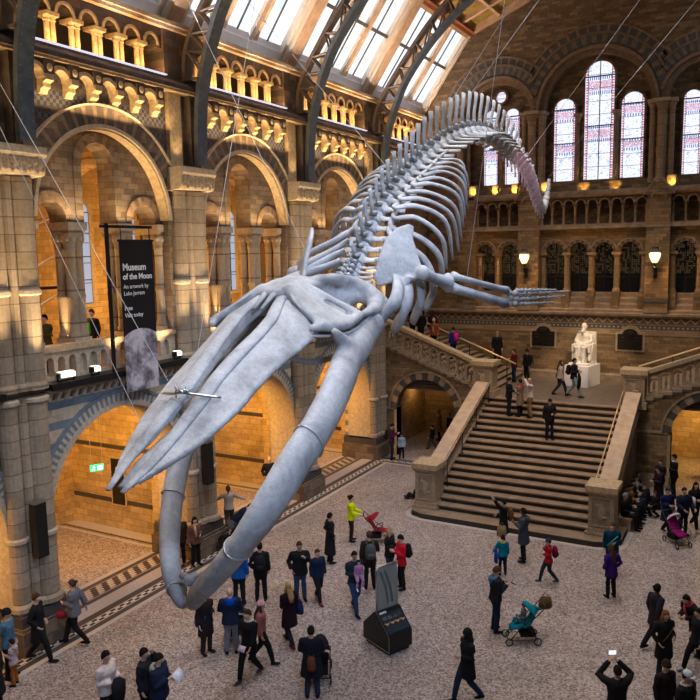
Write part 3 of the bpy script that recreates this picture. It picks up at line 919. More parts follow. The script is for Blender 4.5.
# north wall --------------------------------------------------------------------------
q = MB(PN)
EX = 2 * XC + 16.3
q.box(-16.3, EX, 0, 1.2, ZL - 0.2, 5.65, 0)
q.box(-16.3, EX, 0.0, 1.2, 5.65, 6.5, 0)
PIL = [(XC - 6.95, XC - 6.05), (XC - 3.68, XC - 2.62), (XC + 2.52, XC + 3.58), (XC + 6.05, XC + 6.95)]
rows = [[XC - 5.61, XC - 4.30], [XC - 1.90, XC - 0.70, XC + 0.51, XC + 1.73], [XC + 4.24, XC + 5.5]]
bays = [(PIL[0][1], PIL[1][0]), (PIL[1][1], PIL[2][0]), (PIL[2][1], PIL[3][0])]
q.box(-16.3, EX, 0.8, 1.2, 6.5, 12.6, 1)
for (u0, u1), cs in zip(bays, rows):
    q.arch_wall(u0, u1, 9.62, 10.75, [(c, 0.45, 9.72, 9.62) for c in cs], 0.3, 0.8, 12, 0)
    n = int(round((u1 - u0) / 0.6)); w = (u1 - u0) / n
    q.arch_wall(u0, u1, 11.95, 12.40, [(u0 + w * (i + 0.5), 0.21, 12.05, 11.95) for i in range(n)], 0.1, 0.42, 8, 1)
    q.box(u0, u1, 0.1, 0.8, 10.75, 11.0, 0)
q.box(-16.3, PIL[0][0], -0.02, 0.9, 6.5, 12.6, 0); q.box(PIL[3][1], EX, -0.02, 0.9, 6.5, 12.6, 0)
# the great windows' wall up to the roof
q.arch_wall(XC - 6.9, XC + 6.9, 12.6, 19.5, [(XC, 2.75, 16.65, 13.1), (XC - 4.85, 1.85, 16.65, 13.1), (XC + 4.85, 1.85, 16.65, 13.1)], 0, 0.8, 28, 1)
q.box(-16.3, EX, 0.8, 1.2, 12.6, 20.0, 1)
for s in (1, -1):
    f = lambda x: x if s > 0 else 2 * XC - x
    q.prism([(f(-16.9), 12.6), (f(XC - 6.9), 12.6), (f(XC - 6.9), 20.2), (f(-16.9), 16.8)], 0, 1.2, 1)
    q.prism([(f(XC - 6.9), 19.5), (f(XC), 19.5), (f(XC), 23.4), (f(-10.78), 22.4), (f(-13.85), 21.0), (f(XC - 6.9), 20.2)], 0, 1.2, 1)
wall_n = struct('wall_north', q, [MAT['north'], MAT['northd']])

q = MB(PN); q.box(-16.3, EX, -0.02, 0.0, 5.62, 6.5); q.build('zigzag_frieze', [MAT['frieze']], wall_n)
q = MB(PN); q.extr([(0, 6.46), (-0.12, 6.48), (-0.2, 6.58), (-0.2, 6.68), (0, 6.72)], -16.3, EX)
q.build('string_course', [MAT['ledge']], wall_n)
q = MB(PN); q.extr([(0, ZL), (-0.12, ZL), (-0.12, ZL + 0.28), (0, ZL + 0.36)], -16.3, EX); q.build('skirting', [MAT['ledge']], wall_n)
for (u0, u1), cs in zip(bays, rows):
    q = MB(PN)
    for i in range(4): q.extr([(0.0 + i * 0.2, 6.6 + i * 0.27), (0.85, 6.6), (0.85, 6.9 + i * 0.27), (0.16 + i * 0.2, 6.9 + i * 0.27), (0.0 + i * 0.2, 6.82 + i * 0.27)], u0, u1)
    q.build('sloping_sill', [MAT['ledge']], wall_n)
    q = MB(PN)
    for c in cs:
        q.ring(c, 9.72, 0.45, 0.58, 0.24, 0.32, 0, PI, 12, [0, 1]); q.ring(c, 9.72, 0.58, 0.64, 0.18, 0.3, 0, PI, 12, None, 2)
    q.build('arch_voussoirs', [MAT['darkv'], MAT['brownv'], MAT['ledge']], wall_n)
    xs = [u0 + 0.12] + [(cs[i] + cs[i + 1]) / 2 for i in range(len(cs) - 1)] + [u1 - 0.12]
    for x in xs:
        q = MB(PN)
        q.box(x - 0.2, x + 0.2, 0.12, 0.75, 6.85, 7.72, 1); q.box(x - 0.14, x + 0.14, 0.66, 0.8, 7.72, 9.66, 1)
        q.lathe([(0.18, 7.72), (0.18, 7.8), (0.125, 7.9), (0.12, 9.3), (0.14, 9.34), (0.12, 9.38), (0.19, 9.55)], (x, YN + 0.42, 0), 12, 0)
        q.box(x - 0.21, x + 0.21, 0.2, 0.75, 9.55, 9.68, 0)
        q.build('window_column', [MAT['shaftn'], MAT['north']], wall_n)
    n = int(round((u1 - u0) / 0.6)); w = (u1 - u0) / n
    q = MB(PN); q.box(u0, u1, 0.0, 0.8, 11.0, 11.08, 0); q.box(u0, u1, -0.08, 0.5, 10.84, 11.0, 0); q.build('gallery_sill', [MAT['ledge']], wall_n)
    q = MB(PN)
    for i in range(n): q.ring(u0 + w * (i + 0.5), 12.05, 0.21, 0.26, 0.06, 0.12, 0, PI, 10)
    q.build('gallery_arch', [MAT['trim']], wall_n)
    for i in range(n + 1):
        x = u0 + w * i; x = min(max(x, u0 + 0.06), u1 - 0.06)
        q = MB(); q.lathe([(0.10, 11.0), (0.10, 11.1), (0.06, 11.16), (0.058, 11.8), (0.07, 11.83), (0.06, 11.86), (0.1, 11.95)], (x, YN + 0.25, 0), 9, 0)
        q.build('gallery_column', [MAT['shaftn']], wall_n, True)
    for c in cs:
        wn += 1
        q = MB(PN); q.prism(pane_poly(c, 0.45, 7.5, 9.72), 0.70, 0.74)
        w_ = struct('window_%d' % (wn + sk), q, [MAT['leaded']])
        q = MB(PN)
        for z in (8.4, 9.1, 9.68): q.box(c - 0.44, c + 0.44, 0.66, 0.7, z, z + 0.05)
        q.box(c - 0.025, c + 0.025, 0.66, 0.7, 7.6, 10.1); q.build('glazing_bar', [MAT['black']], w_)
for i, (u0, u1) in enumerate(PIL):
    q = MB(PN)
    q.box(u0, u1, -0.16, 0.85, 6.6, 12.5, 0)
    q.box(u0 - 0.02, u1 + 0.02, -0.19, 0.0, 6.75, 6.95, 1); q.box(u0 - 0.02, u1 + 0.02, -0.18, 0.0, 7.25, 7.45, 2); q.box(u0 - 0.03, u1 + 0.03, -0.2, 0.0, 10.82, 10.95, 1)
    m_ = (u0 + u1) / 2
    if i in (1, 2):
        q.prism([(u0 - 0.15, 12.35), (u1 + 0.15, 12.35), (m_, 13.2)], -0.3, 0.1, 0)
        for s in (-1, 1): q.prism([(m_ + s * (0.5 + 0.2), 12.3), (m_ + s * 0.7, 12.45), (m_, 13.32), (m_, 13.17)][::s], -0.36, 0.1, 1)
        q.ring(m_, 12.2, 0.28, 0.36, -0.34, -0.3, 0, PI, 12, None, 1); q.ball((m_, YN - 0.2, 13.4), (0.1, 0.1, 0.13), 8, 6, 1)
    q.build('pilaster', [MAT['north'], MAT['ledge'], MAT['darkv']], wall_n)
for (x0, x1, flat) in ((-13.9, -13.5, 0), (-12.65, -12.35, 0), (-11.6, -11.3, 0), (-10.08, -9.72, 0), (-8.3, -7.7, 1), (-6.75, -6.3, 1), (-4.2, -3.8, 0)):
    q = MB(PN); q.box(x0, x1, -0.16, 0.1, 12.66, 12.78 if flat else 13.22); q.build('sill_block', [MAT['gold']], wall_n)
q = MB(PN)
for (u0, u1) in bays:
    q.extr([(0.5, 12.4), (-0.12, 12.4), (-0.22, 12.5), (-0.22, 12.62), (0.05, 12.75), (0.5, 12.95)], u0, u1)
q.build('great_window_sill', [MAT['ledge']], wall_n)
# great arches of alternating stones
def great_arch(c, r, inner_cut, lo, hi, sgn):
    q = MB(PN)
    def lim(rad):
        return math.acos(min(1, inner_cut / rad)) if rad > inner_cut else 0.0
    for (r0, r1, d, n, mats) in ((r, r + 0.14, -0.10, 40, [3]), (r + 0.14, r + 0.24, -0.03, 40, [2]), (r + 0.24, r + 0.62, -0.06, 34, [0, 1]), (r + 0.62, r + 0.72, -0.12, 40, [1]), (r + 0.72, r + 1.02, -0.05, 60, [2, 4, 2, 2]), (r + 1.02, r + 1.10, -0.1, 40, [3])):
        a = lim((r0 + r1) / 2)
        a0 = a if sgn in (0, 1) else 0.0
        a1 = PI - a if sgn in (0, -1) else PI
        q.ring(c, 16.65, r0, r1, d, 0.0, a0, a1, n, mats)
    # inner order, deeper in the niche
    q.ring(c, 16.65, r - 0.22, r, 0.22, 0.8, 0, PI, 30, [3, 4])
    q.build('great_arch', [MAT['blued'], MAT['tand'], MAT['darkv'], MAT['brownv'], MAT['brownv']], wall_n)
great_arch(XC, 2.75, 3.05, 0, 0, 0)
great_arch(XC - 4.85, 1.85, 1.80, 0, 0, 1)
great_arch(XC + 4.85, 1.85, 1.80, 0, 0, -1)
def shaft(x, d, r, z0=12.9, z1=16.2, cap=True, name='wall_shaft'):
    q = MB(PN)
    q.lathe([(r * 1.4, z0), (r * 1.4, z0 + 0.15), (r, z0 + 0.28), (r * 0.97, z1), (r * 1.2, z1 + 0.04), (r, z1 + 0.09), (r * 1.6, z1 + 0.36)], (x, YN + d, 0), 12, 0)
    if cap: q.box(x - r * 1.8, x + r * 1.8, d - r * 1.8, d + r * 1.8, z1 + 0.36, z1 + 0.5, 1)
    q.build(name, [MAT['shaftn'], MAT['trim']], wall_n)
for x in (XC - 3.05, XC + 3.05):
    for dx, d, r in ((0, -0.1, 0.21), (-0.42, 0.0, 0.13), (0.42, 0.0, 0.13)): shaft(x + dx, d, r)
for x in (XC - 6.9, XC + 6.9): shaft(x, -0.05, 0.16)
for x in (XC - 2.6, XC + 2.6): shaft(x, 0.35, 0.13)
for x in (XC - 0.92, XC + 0.92): shaft(x, 0.55, 0.11, 13.1, 16.0)
for c in (XC - 4.85, XC + 4.85):
    for x in (c - 1.72, c + 1.72): shaft(x, 0.35, 0.11)
    shaft(c, 0.6, 0.09, 13.1, 15.9)
GW = [(XC + 0.07, 0.70, 13.25, 18.22, 'sg_w'), (XC - 1.60, 0.52, 13.25, 16.78, 'sg_n'), (XC + 1.64, 0.52, 13.25, 16.78, 'sg_n')]
for c in (XC - 4.85, XC + 4.85): GW += [(c - 0.57, 0.38, 13.25, 16.72, 'sg_n'), (c + 0.57, 0.38, 13.25, 16.72, 'sg_n')]
for (c, hw, z0, zs, m_) in GW:
    wn += 1
    q = MB(PN)
    q.ring(c, zs, hw, hw + 0.12, 0.58, 0.8, 0, PI, 20); q.box(c - hw - 0.12, c - hw, 0.58, 0.8, z0 - 0.1, zs); q.box(c + hw, c + hw + 0.12, 0.58, 0.8, z0 - 0.1, zs)
    q.box(c - hw - 0.16, c + hw + 0.16, 0.45, 0.8, z0 - 0.2, z0)
    w_ = struct('window_%d' % (wn + sk), q, [MAT['northd']])
    q = MB(PN); q.prism(pane_poly(c, hw, z0, zs, 20), 0.72, 0.76); q.build('stained_glass', [MAT[m_]], w_)
    q = MB(PN)
    q.box(c - 0.02, c + 0.02, 0.69, 0.72, z0, zs + hw - 0.05) if hw > 0.6 else None
    q.box(c - hw, c + hw, 0.69, 0.72, zs - 0.03, zs + 0.03); q.box(c - hw, c + hw, 0.69, 0.72, z0 + (zs - z0) * 0.52, z0 + (zs - z0) * 0.52 + 0.05)
    q.build('saddle_bar', [MAT['black']], w_)
for c in (XC - 4.88, XC + 4.88):
    wn += 1
    q = MB(PN); q.ring(c, 17.72, 0.28, 0.40, 0.55, 0.8, 0, 2 * PI, 24); w_ = struct('window_%d' % (wn + sk), q, [MAT['northd']])
    q = MB(PN); q.prism([(c + 0.28 * math.cos(2 * PI * i / 20), 17.72 + 0.28 * math.sin(2 * PI * i / 20)) for i in range(20)], 0.72, 0.76); q.build('stained_glass', [MAT['sg_n']], w_)

# staircase ---------------------------------------------------------------------------
NS = 18; Y0s, Y1s = 25.45, 32.85; TR = (Y1s - Y0s) / NS; RI = ZL / NS
XL, XR = -10.62, -4.78
stair = thing('grand_staircase', 'wide brown stone staircase rising from the hall floor to the statue landing', 'staircase', (-7.7, 25.4, 0))
q = MB(lambda u, d, v: (u, d, v))
for i in range(NS):
    y = Y0s + i * TR; z = (i + 1) * RI
    if i == 0:                                # the bottom step sweeps round the newels
        pl = [(XL - 0.85, y + 1.5), (XL - 0.85, y + 0.25), (XL - 0.7, y - 0.1), (XL - 0.2, y - 0.32), (XR + 0.2, y - 0.32), (XR + 0.85, y - 0.1), (XR + 1.0, y + 0.3), (XR + 1.0, y + 1.5)]
        b0 = len(q.v)
        vs = [(a, c, 0) for a, c in pl] + [(a, c, z) for a, c in pl]; n = len(pl)
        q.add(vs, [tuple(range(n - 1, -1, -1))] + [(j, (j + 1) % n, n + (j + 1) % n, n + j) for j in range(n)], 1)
        q.add([(a, c, z) for a, c in pl], [tuple(range(n))], 0)
        continue
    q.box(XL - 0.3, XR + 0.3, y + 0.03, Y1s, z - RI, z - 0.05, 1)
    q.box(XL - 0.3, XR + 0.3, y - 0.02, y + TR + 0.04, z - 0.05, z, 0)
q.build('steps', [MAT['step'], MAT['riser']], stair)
q = MB(); q.box(-11.5, -4.0, Y1s, YN, ZL - 0.25, ZL); lan = struct('floor_landing', q, [MAT['landing']])
q = MB(); q.box(-11.5, -4.0, Y1s, 33.4, 0, ZL - 0.25, 0); struct('wall_landing', q, [MAT['north']])
q = MB()
pl = [(XL - 0.95, 26.9), (XL - 0.95, 25.6), (XL - 0.75, 25.2), (XL - 0.25, 25.0), (XR + 0.25, 25.0), (XR + 0.95, 25.2), (XR + 1.12, 25.6), (XR + 1.12, 27.0)]
pts = [(a, c, 0.006) for a, c in pl]
q.tube(pts, 0.09, 4, 0, flat=0.08); q.build('step_kerb', [MAT['cream_floor']], floor)

def newel(x0, x1, y0, y1, z0, z1, par=None, nm='newel_post'):
    q = MB()
    q.box(x0 - 0.1, x1 + 0.1, y0 - 0.1, y1 + 0.1, z0, z0 + 0.28, 0)
    q.box(x0 - 0.04, x1 + 0.04, y0 - 0.04, y1 + 0.04, z0 + 0.28, z0 + 0.42, 0)
    q.box(x0, x1, y0, y1, z0 + 0.42, z1 - 0.22, 0)
    q.box(x0 - 0.06, x1 + 0.06, y0 - 0.06, y1 + 0.06, z1 - 0.3, z1 - 0.2, 0)
    q.box(x0 - 0.11, x1 + 0.11, y0 - 0.11, y1 + 0.11, z1 - 0.2, z1, 1)
    o = q.build(nm, [MAT['trim'], MAT['gold']], par or stair)
    q = MB(); a, c = x0 + 0.12, x1 - 0.12; zb, zt = z0 + 0.55, z1 - 0.42
    for (u0, u1, w0, w1) in ((a, c, zt, zt + 0.05), (a, c, zb - 0.05, zb), (a - 0.05, a, zb - 0.05, zt + 0.05), (c, c + 0.05, zb - 0.05, zt + 0.05)): q.box(u0, u1, y0 - 0.03, y0, w0, w1, 0)
    xm = (a + c) / 2; zm = (zb + zt) / 2; h = (zt - zb)
    q.box(a, c, y0 - 0.008, y0, zb, zt, 1)
    q.ball((xm, y0 - 0.02, zm), (0.1, 0.03, h * 0.3), 10, 8, 0); q.ball((xm - 0.12, y0 - 0.02, zm + h * 0.22), (0.08, 0.03, 0.07), 8, 6, 0); q.ball((xm + 0.12, y0 - 0.02, zm - h * 0.2), (0.1, 0.03, 0.06), 8, 6, 0)
    q.ball((xm + 0.1, y0 - 0.02, zm + 0.08), (0.05, 0.025, 0.12), 8, 6, 0)
    q.build('carved_panel', [MAT['trim'], MAT['ledge']], o)
newel(XL - 0.72, XL + 0.1, 25.75, 26.6, 0, 1.92)
newel(XR - 0.12, XR + 0.72, 25.75, 26.6, 0, 1.92)
zr = lambda y: 1.62 + (y - 26.6) * (3.98 - 1.62) / (32.4 - 26.6)
for x0, x1, inn in ((XL - 0.62, XL - 0.02, 1), (XR + 0.0, XR + 0.6, -1)):
    PX = lambda u, d, v: (d, u, v)
    q = MB(lambda u, d, v: (d, u, v))
    ya, yb = 26.55, 32.45
    q.prism([(ya, zr(ya) - 0.17), (yb, zr(yb) - 0.17), (yb, zr(yb)), (ya, zr(ya))], x0, x1, 0)
    q.prism([(ya, zr(ya) - 0.24), (yb, zr(yb) - 0.24), (yb, zr(yb) - 0.17), (ya, zr(ya) - 0.17)], x0 + 0.07, x1 - 0.07, 1)
    q.build('ramp_coping', [MAT['ramp'] if 'ramp' in MAT else MAT.setdefault('ramp', plain('pinkish_coping_stone', (0.50, 0.36, 0.25), 0.65, var=0.2, scale=3)), MAT['gold']], stair)
    q = MB(lambda u, d, v: (d, u, v))
    q.prism([(ya, 0), (yb, 0), (yb, zr(yb) - 0.86), (ya, zr(ya) - 0.86)], x0 + 0.12, x1 - 0.12, 0)
    q.prism([(ya, zr(ya) - 0.9), (yb, zr(yb) - 0.9), (yb, zr(yb) - 0.8), (ya, zr(ya) - 0.8)], x0 + 0.04, x1 - 0.04, 1)
    q.build('ramp_wall', [MAT['north'], MAT['trim']], stair)
    n = 15
    for i in range(n):
        y = ya + 0.25 + i * (yb - ya - 0.45) / (n - 1)
        q = MB(); zb = zr(y) - 0.82
        q.lathe([(0.10, zb - 0.06), (0.10, zb + 0.08), (0.06, zb + 0.14), (0.085, zb + 0.3), (0.05, zb + 0.46), (0.09, zb + 0.54), (0.10, zb + 0.64)], ((x0 + x1) / 2, y, 0), 8, 0)
        q.build('baluster', [MAT['trim']], stair)
    xh = x1 + 0.1 if inn > 0 else x0 - 0.1
    q = MB(); q.tube([(xh, ya + 0.1, zr(ya) + 0.02), (xh, ya + 0.4, zr(ya + 0.4) + 0.06), (xh, yb - 0.1, zr(yb - 0.1) + 0.06)], 0.024, 8, 0)
    hr = q.build('brass_handrail', [MAT['brass']], stair)
    for i in range(4):
        q = MB()
        y = ya + 0.5 + i * 1.7; st = (int((y - Y0s) / TR) + 1) * RI
        q.tube([(xh, y, st), (xh, y, zr(y) + 0.05)], 0.02, 6, 0); q.lathe([(0.05, 0), (0.05, 0.03)], (xh, y, st), 8, 0)
        q.build('handrail_post', [MAT['black']], hr)

# side flights ------------------------------------------------------------------------
def flight(s, label):
    """s = -1: to the left of the landing; +1: to the right"""
    f = lambda dx: (XL - 0.3 - dx) if s < 0 else (XR + 0.3 + dx)
    t = thing('side_staircase', label, 'staircase', (f(0), 33.0, ZL), 0, 'upper flights beside the landing')
    n = 15; W = 5.45; L = W - 0.2; tr = L / n; ri = 0.147; fa = 32.75
    X = lambda a, b_: (min(f(a), f(b_)), max(f(a), f(b_)))
    q = MB()
    for i in range(n):
        x0, x1 = X(i * tr, L); z = ZL + i * ri
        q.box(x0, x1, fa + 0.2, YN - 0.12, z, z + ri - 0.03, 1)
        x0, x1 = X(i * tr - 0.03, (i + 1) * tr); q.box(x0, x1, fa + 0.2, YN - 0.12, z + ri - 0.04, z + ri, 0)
    q.build('steps', [MAT['step2'], MAT['riser2']], t)
    # wall below with a round arch
    q = MB(lambda u, d, v: (u, fa + d, v))
    c = f(2.95); x0, x1 = X(-0.1, W)
    q.arch_wall(x0, x1, 0, 4.0 if False else ZL + 0.2, [(c, 1.5, 1.95, 0)], 0, 0.5, 20, 0) if False else None
    # stepped blocks above the arch, following the flight
    m_ = 24
    for i in range(m_):
        a0, a1 = -0.1 + i * (W + 0.1) / m_, -0.1 + (i + 1) * (W + 0.1) / m_
        u0, u1 = X(a0, a1); zt = ZL + max(0, a0) * 0.40 + 0.05
        um = (u0 + u1) / 2
        h0 = max(0, 1.5 ** 2 - (u0 - c) ** 2); h1 = max(0, 1.5 ** 2 - (u1 - c) ** 2)
        if h0 == 0 and h1 == 0: q.box(u0, u1, 0, 0.5, 0, zt, 0)
        else: q.prism([(u0, 2.35 + math.sqrt(h0)), (u1, 2.35 + math.sqrt(h1)), (u1, zt), (u0, zt)], 0, 0.5, 0)
        if (h0 == 0) != (h1 == 0): 
            e = c - 1.5 if u0 < c - 1.5 else c + 1.5
            q.box(min(e, u0 if h0 == 0 else u1), max(e, u0 if h0 == 0 else u1), 0, 0.5, 0, 2.4, 0)
    for e in (c - 1.62, c + 1.5): q.box(e, e + 0.12, -0.04, 0.5, 0, 2.35, 1)
    q.box(x0, x1, -0.08, 0.0, 0, 0.5, 1) if False else None
    q.box(x0, c - 1.5, -0.06, 0.0, 0, 0.55, 1); q.box(c + 1.5, x1, -0.06, 0.0, 0, 0.55, 1)
    q.box(x0, c - 1.5, -0.04, 0.0, 2.28, 2.4, 1); q.box(c + 1.5, x1, -0.04, 0.0, 2.28, 2.4, 1)
    q.build('arch_wall', [MAT['north'], MAT['trim']], t)
    q = MB(lambda u, d, v: (u, fa + d, v))
    q.ring(c, 2.35, 1.5, 1.82, -0.05, 0.02, 0, PI, 17, [0, 1]); q.ring(c, 2.35, 1.82, 1.9, -0.09, 0.02, 0, PI, 24, None, 1)
    q.build('arch_voussoirs', [MAT['darkv'], MAT['tanv']], t)
    # stepped string, balustrade and rail
    rl = lambda a: ZL + 1.42 + a * 0.385
    q = MB(lambda u, d, v: (u, fa + d, v))
    for i in range(14):
        a0, a1 = 0.35 + i * 0.36, 0.35 + (i + 1) * 0.36 + 0.03
        u0, u1 = X(a0, a1); z = rl(a0) - 1.2
        q.box(u0, u1, -0.10, 0.35, z, z + 0.14, 0); q.box(u0, u1, -0.03, 0.3, z - 0.12, z, 1)
    q.build('stepped_string', [MAT['trim'], MAT['ledge']], t)
    if s < 0: newel(XL - 0.78, XL + 0.12, 32.45, 33.25, ZL, 4.92, t)
    else: newel(XR - 0.14, XR + 0.72, 32.45, 33.25, ZL, 4.92, t)
    q = MB(lambda u, d, v: (u, fa + d, v))
    a0, a1 = 0.5, W
    p = [(f(a0), rl(a0) - 0.16), (f(a1), rl(a1) - 0.16), (f(a1), rl(a1)), (f(a0), rl(a0))]
    q.prism(p if s > 0 else p[::-1], -0.1, 0.4, 0)
    q.build('rail_coping', [MAT['gold']], t)
    # arcaded balustrade panel with small openings
    q = MB(lambda u, d, v: (u, fa + d, v)); step = 0.45; r = 0.155
    n2 = 11
    for i in range(n2):
        a = 0.5 + i * step; u0, u1 = X(a, a + step); uc = (u0 + u1) / 2; zt = rl(a) - 0.1; zb = rl(a) - 1.1
        q.arch_wall(u0, u1, zb, zt + (0.1 if s > 0 else 0.1), [(uc, r, zt - 0.32, zb + 0.16)], 0.04, 0.26, 8, 0)
        q.ring(uc, zt - 0.32, r, r + 0.05, 0.0, 0.05, 0, PI, 8, None, 1)
    q.build('balustrade_panel', [MAT['trim'], MAT['gold']], t)
    for i in range(n2):
        a = 0.5 + (i + 0.5) * step; z = rl(a - step / 2) - 0.94
        q = MB(); q.lathe([(0.07, z), (0.07, z + 0.05), (0.035, z + 0.1), (0.06, z + 0.25), (0.03, z + 0.4), (0.06, z + 0.45)], (f(a), fa + 0.16, 0), 8, 0)
        q.build('baluster', [MAT['trim']], t)
    if s < 0:
        q = MB(); q.tube([(-10.5, 36.2, 4.3), (-11.0, 36.2, 4.5), (-16.0, 36.2, 6.5)], 0.04, 8, 0); h = q.build('brass_handrail', [MAT['brass']], t)
        for x in (-10.95, -12.9, -15.0):
            q = MB(); q.tube([(x, 36.2, ZL + max(0, (-10.92 - x)) * 0.40), (x, 36.2, 4.5 + (-11.0 - x) * 0.4)], 0.022, 6, 0)
            q.build('handrail_post', [MAT['black']], h)
    else:
        q = MB(); q.tube([(f(0.1), 33.0, 5.0), (f(5.2), 33.0, 5.0 + 5.1 * 0.385)], 0.035, 8, 0); h = q.build('brass_handrail', [MAT['brass']], t)
        for a in (1.4, 3.6):
            q = MB(); q.tube([(f(a), 33.0, rl(a) - 0.02), (f(a), 33.0, 5.0 + (a - 0.1) * 0.385)], 0.022, 6, 0)
            q.build('handrail_post', [MAT['black']], h)
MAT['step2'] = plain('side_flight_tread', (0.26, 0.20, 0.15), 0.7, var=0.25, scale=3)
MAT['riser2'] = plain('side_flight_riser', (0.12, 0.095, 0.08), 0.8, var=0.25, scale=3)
flight(-1, 'upper stair flight climbing left from the landing behind the balustrade')
flight(1, 'upper stair flight climbing right from the landing with a brass rail')

# passages behind the side arches
q = MB()
for x0, x1 in ((-16.3, -11.2), (-3.9, EX)):
    q.box(x0, x1, 38.2, 38.5, 0, 3.0, 0)
    q.box(x0, x0 + 0.1, 33.3, 38.2, 0, 3.0, 0)
struct('wall_passage', q, [MAT['aisle']])
# ------------------------------------------------------------ the whale skeleton
WX = -7.8
whale = thing('whale_skeleton', 'huge pale blue-grey whale skeleton hanging diving from the roof', 'skeleton', (WX, 14.4, 9.6))
BONE = [MAT['bone']]
def wpart(name, q, voxel=None, parent=None, sm=3, mats=None):
    me = q.mesh(name, mats or BONE, True)
    if voxel: me = remesh(me, voxel, sm)
    return link_mesh(name, me, parent or whale, True)
def mx(p): return (2 * WX - p[0], p[1], p[2])
tdir = Vector((0, 0.885, 0.466)); ndir = Vector((0, -0.466, 0.885))

# skull stations: (Y, Z of edge, half width)
EDGE = [(7.35, 6.69, 0.03), (7.59, 6.81, 0.25), (7.98, 7.0, 0.47), (8.41, 7.2, 0.66), (8.8, 7.41, 0.79), (9.24, 7.64, 0.87), (9.6, 7.86, 0.90), (10.2, 8.15, 0.95), (10.7, 8.36, 1.04), (11.05, 8.53, 1.08), (11.35, 8.69, 1.06), (11.6, 8.8, 0.92), (11.9, 8.9, 0.7)]
EDGE = [tuple(p) for p in catmull(EDGE, 4)]
def gap(y): return float(np.interp(y, [7.3, 7.8, 8.6, 9.4, 10.0, 10.5, 11.0, 11.4, 11.9], [0.08, 0.13, 0.11, 0.08, 0.13, 0.21, 0.24, 0.15, 0.05]))
def ridge(y): return float(np.interp(y, [7.3, 7.6, 8.0, 8.8, 9.6, 10.5, 11.2, 11.9], [0.02, 0.04, 0.09, 0.18, 0.27, 0.40, 0.50, 0.52]))
for s in (1, -1):
    q = MB(); rings = []
    for (y, z, w) in EDGE:
        g = gap(y); h = ridge(y); w = max(w, g + 0.02)
        base = Vector((WX, y, z))
        P_ = lambda a, n_: base + Vector((s * a, 0, 0)) + ndir * n_
        m_ = g + (w - g) * 0.35; m2 = g + (w - g) * 0.7
        rings.append([P_(g, h * 0.86), P_(m_, h * 0.80), P_(m2, h * 0.52), P_(w * 0.97, 0.06), P_(w, 0.0), P_(w * 0.95, -0.06), P_(m2, h * 0.12), P_(m_, h * 0.36), P_(g, h * 0.4)])
    q.loft(rings)
    # orbital corner of the maxilla
    o = wpart('maxilla', q, 0.03, sm=2)
    # premaxilla: rounded bar beside the central groove
    q = MB(); pts = []; rad = []
    for i in range(30):
        y = 7.38 + i * (11.75 - 7.38) / 29
        z = float(np.interp(y, [e[0] for e in EDGE], [e[1] for e in EDGE]))
        g = gap(y); wd = float(np.interp(y, [7.3, 8.0, 9.0, 10.0, 11.0, 11.8], [0.04, 0.10, 0.14, 0.15, 0.13, 0.09]))
        pts.append(Vector((WX + s * (g + wd), y, z)) + ndir * (ridge(y) * 0.86)); rad.append(wd)
    q.tube(pts, rad, 14, flat=0.5, up=ndir)
    wpart('premaxilla', q)
q = MB(); pts = [Vector((WX, y, float(np.interp(y, [e[0] for e in EDGE], [e[1] for e in EDGE])))) + ndir * (ridge(y) * 0.05 - (0.14 if y > 8.3 else 0.05)) for y in (7.5, 8.0, 8.8, 9.4, 10, 10.6, 11.2, 11.7)]
q.tube(pts, [0.10, 0.17, 0.18, 0.18, 0.2, 0.26, 0.28, 0.2], 10, flat=0.5, up=ndir)
wpart('vomer', q)
for s in (1, -1):
    q = MB(); q.tube([(WX + s * 0.08, 10.9, 9.0), (WX + s * 0.09, 11.3, 9.25), (WX + s * 0.08, 11.75, 9.42)], [0.03, 0.07, 0.09], 8, flat=0.6)
    wpart('nasal', q)
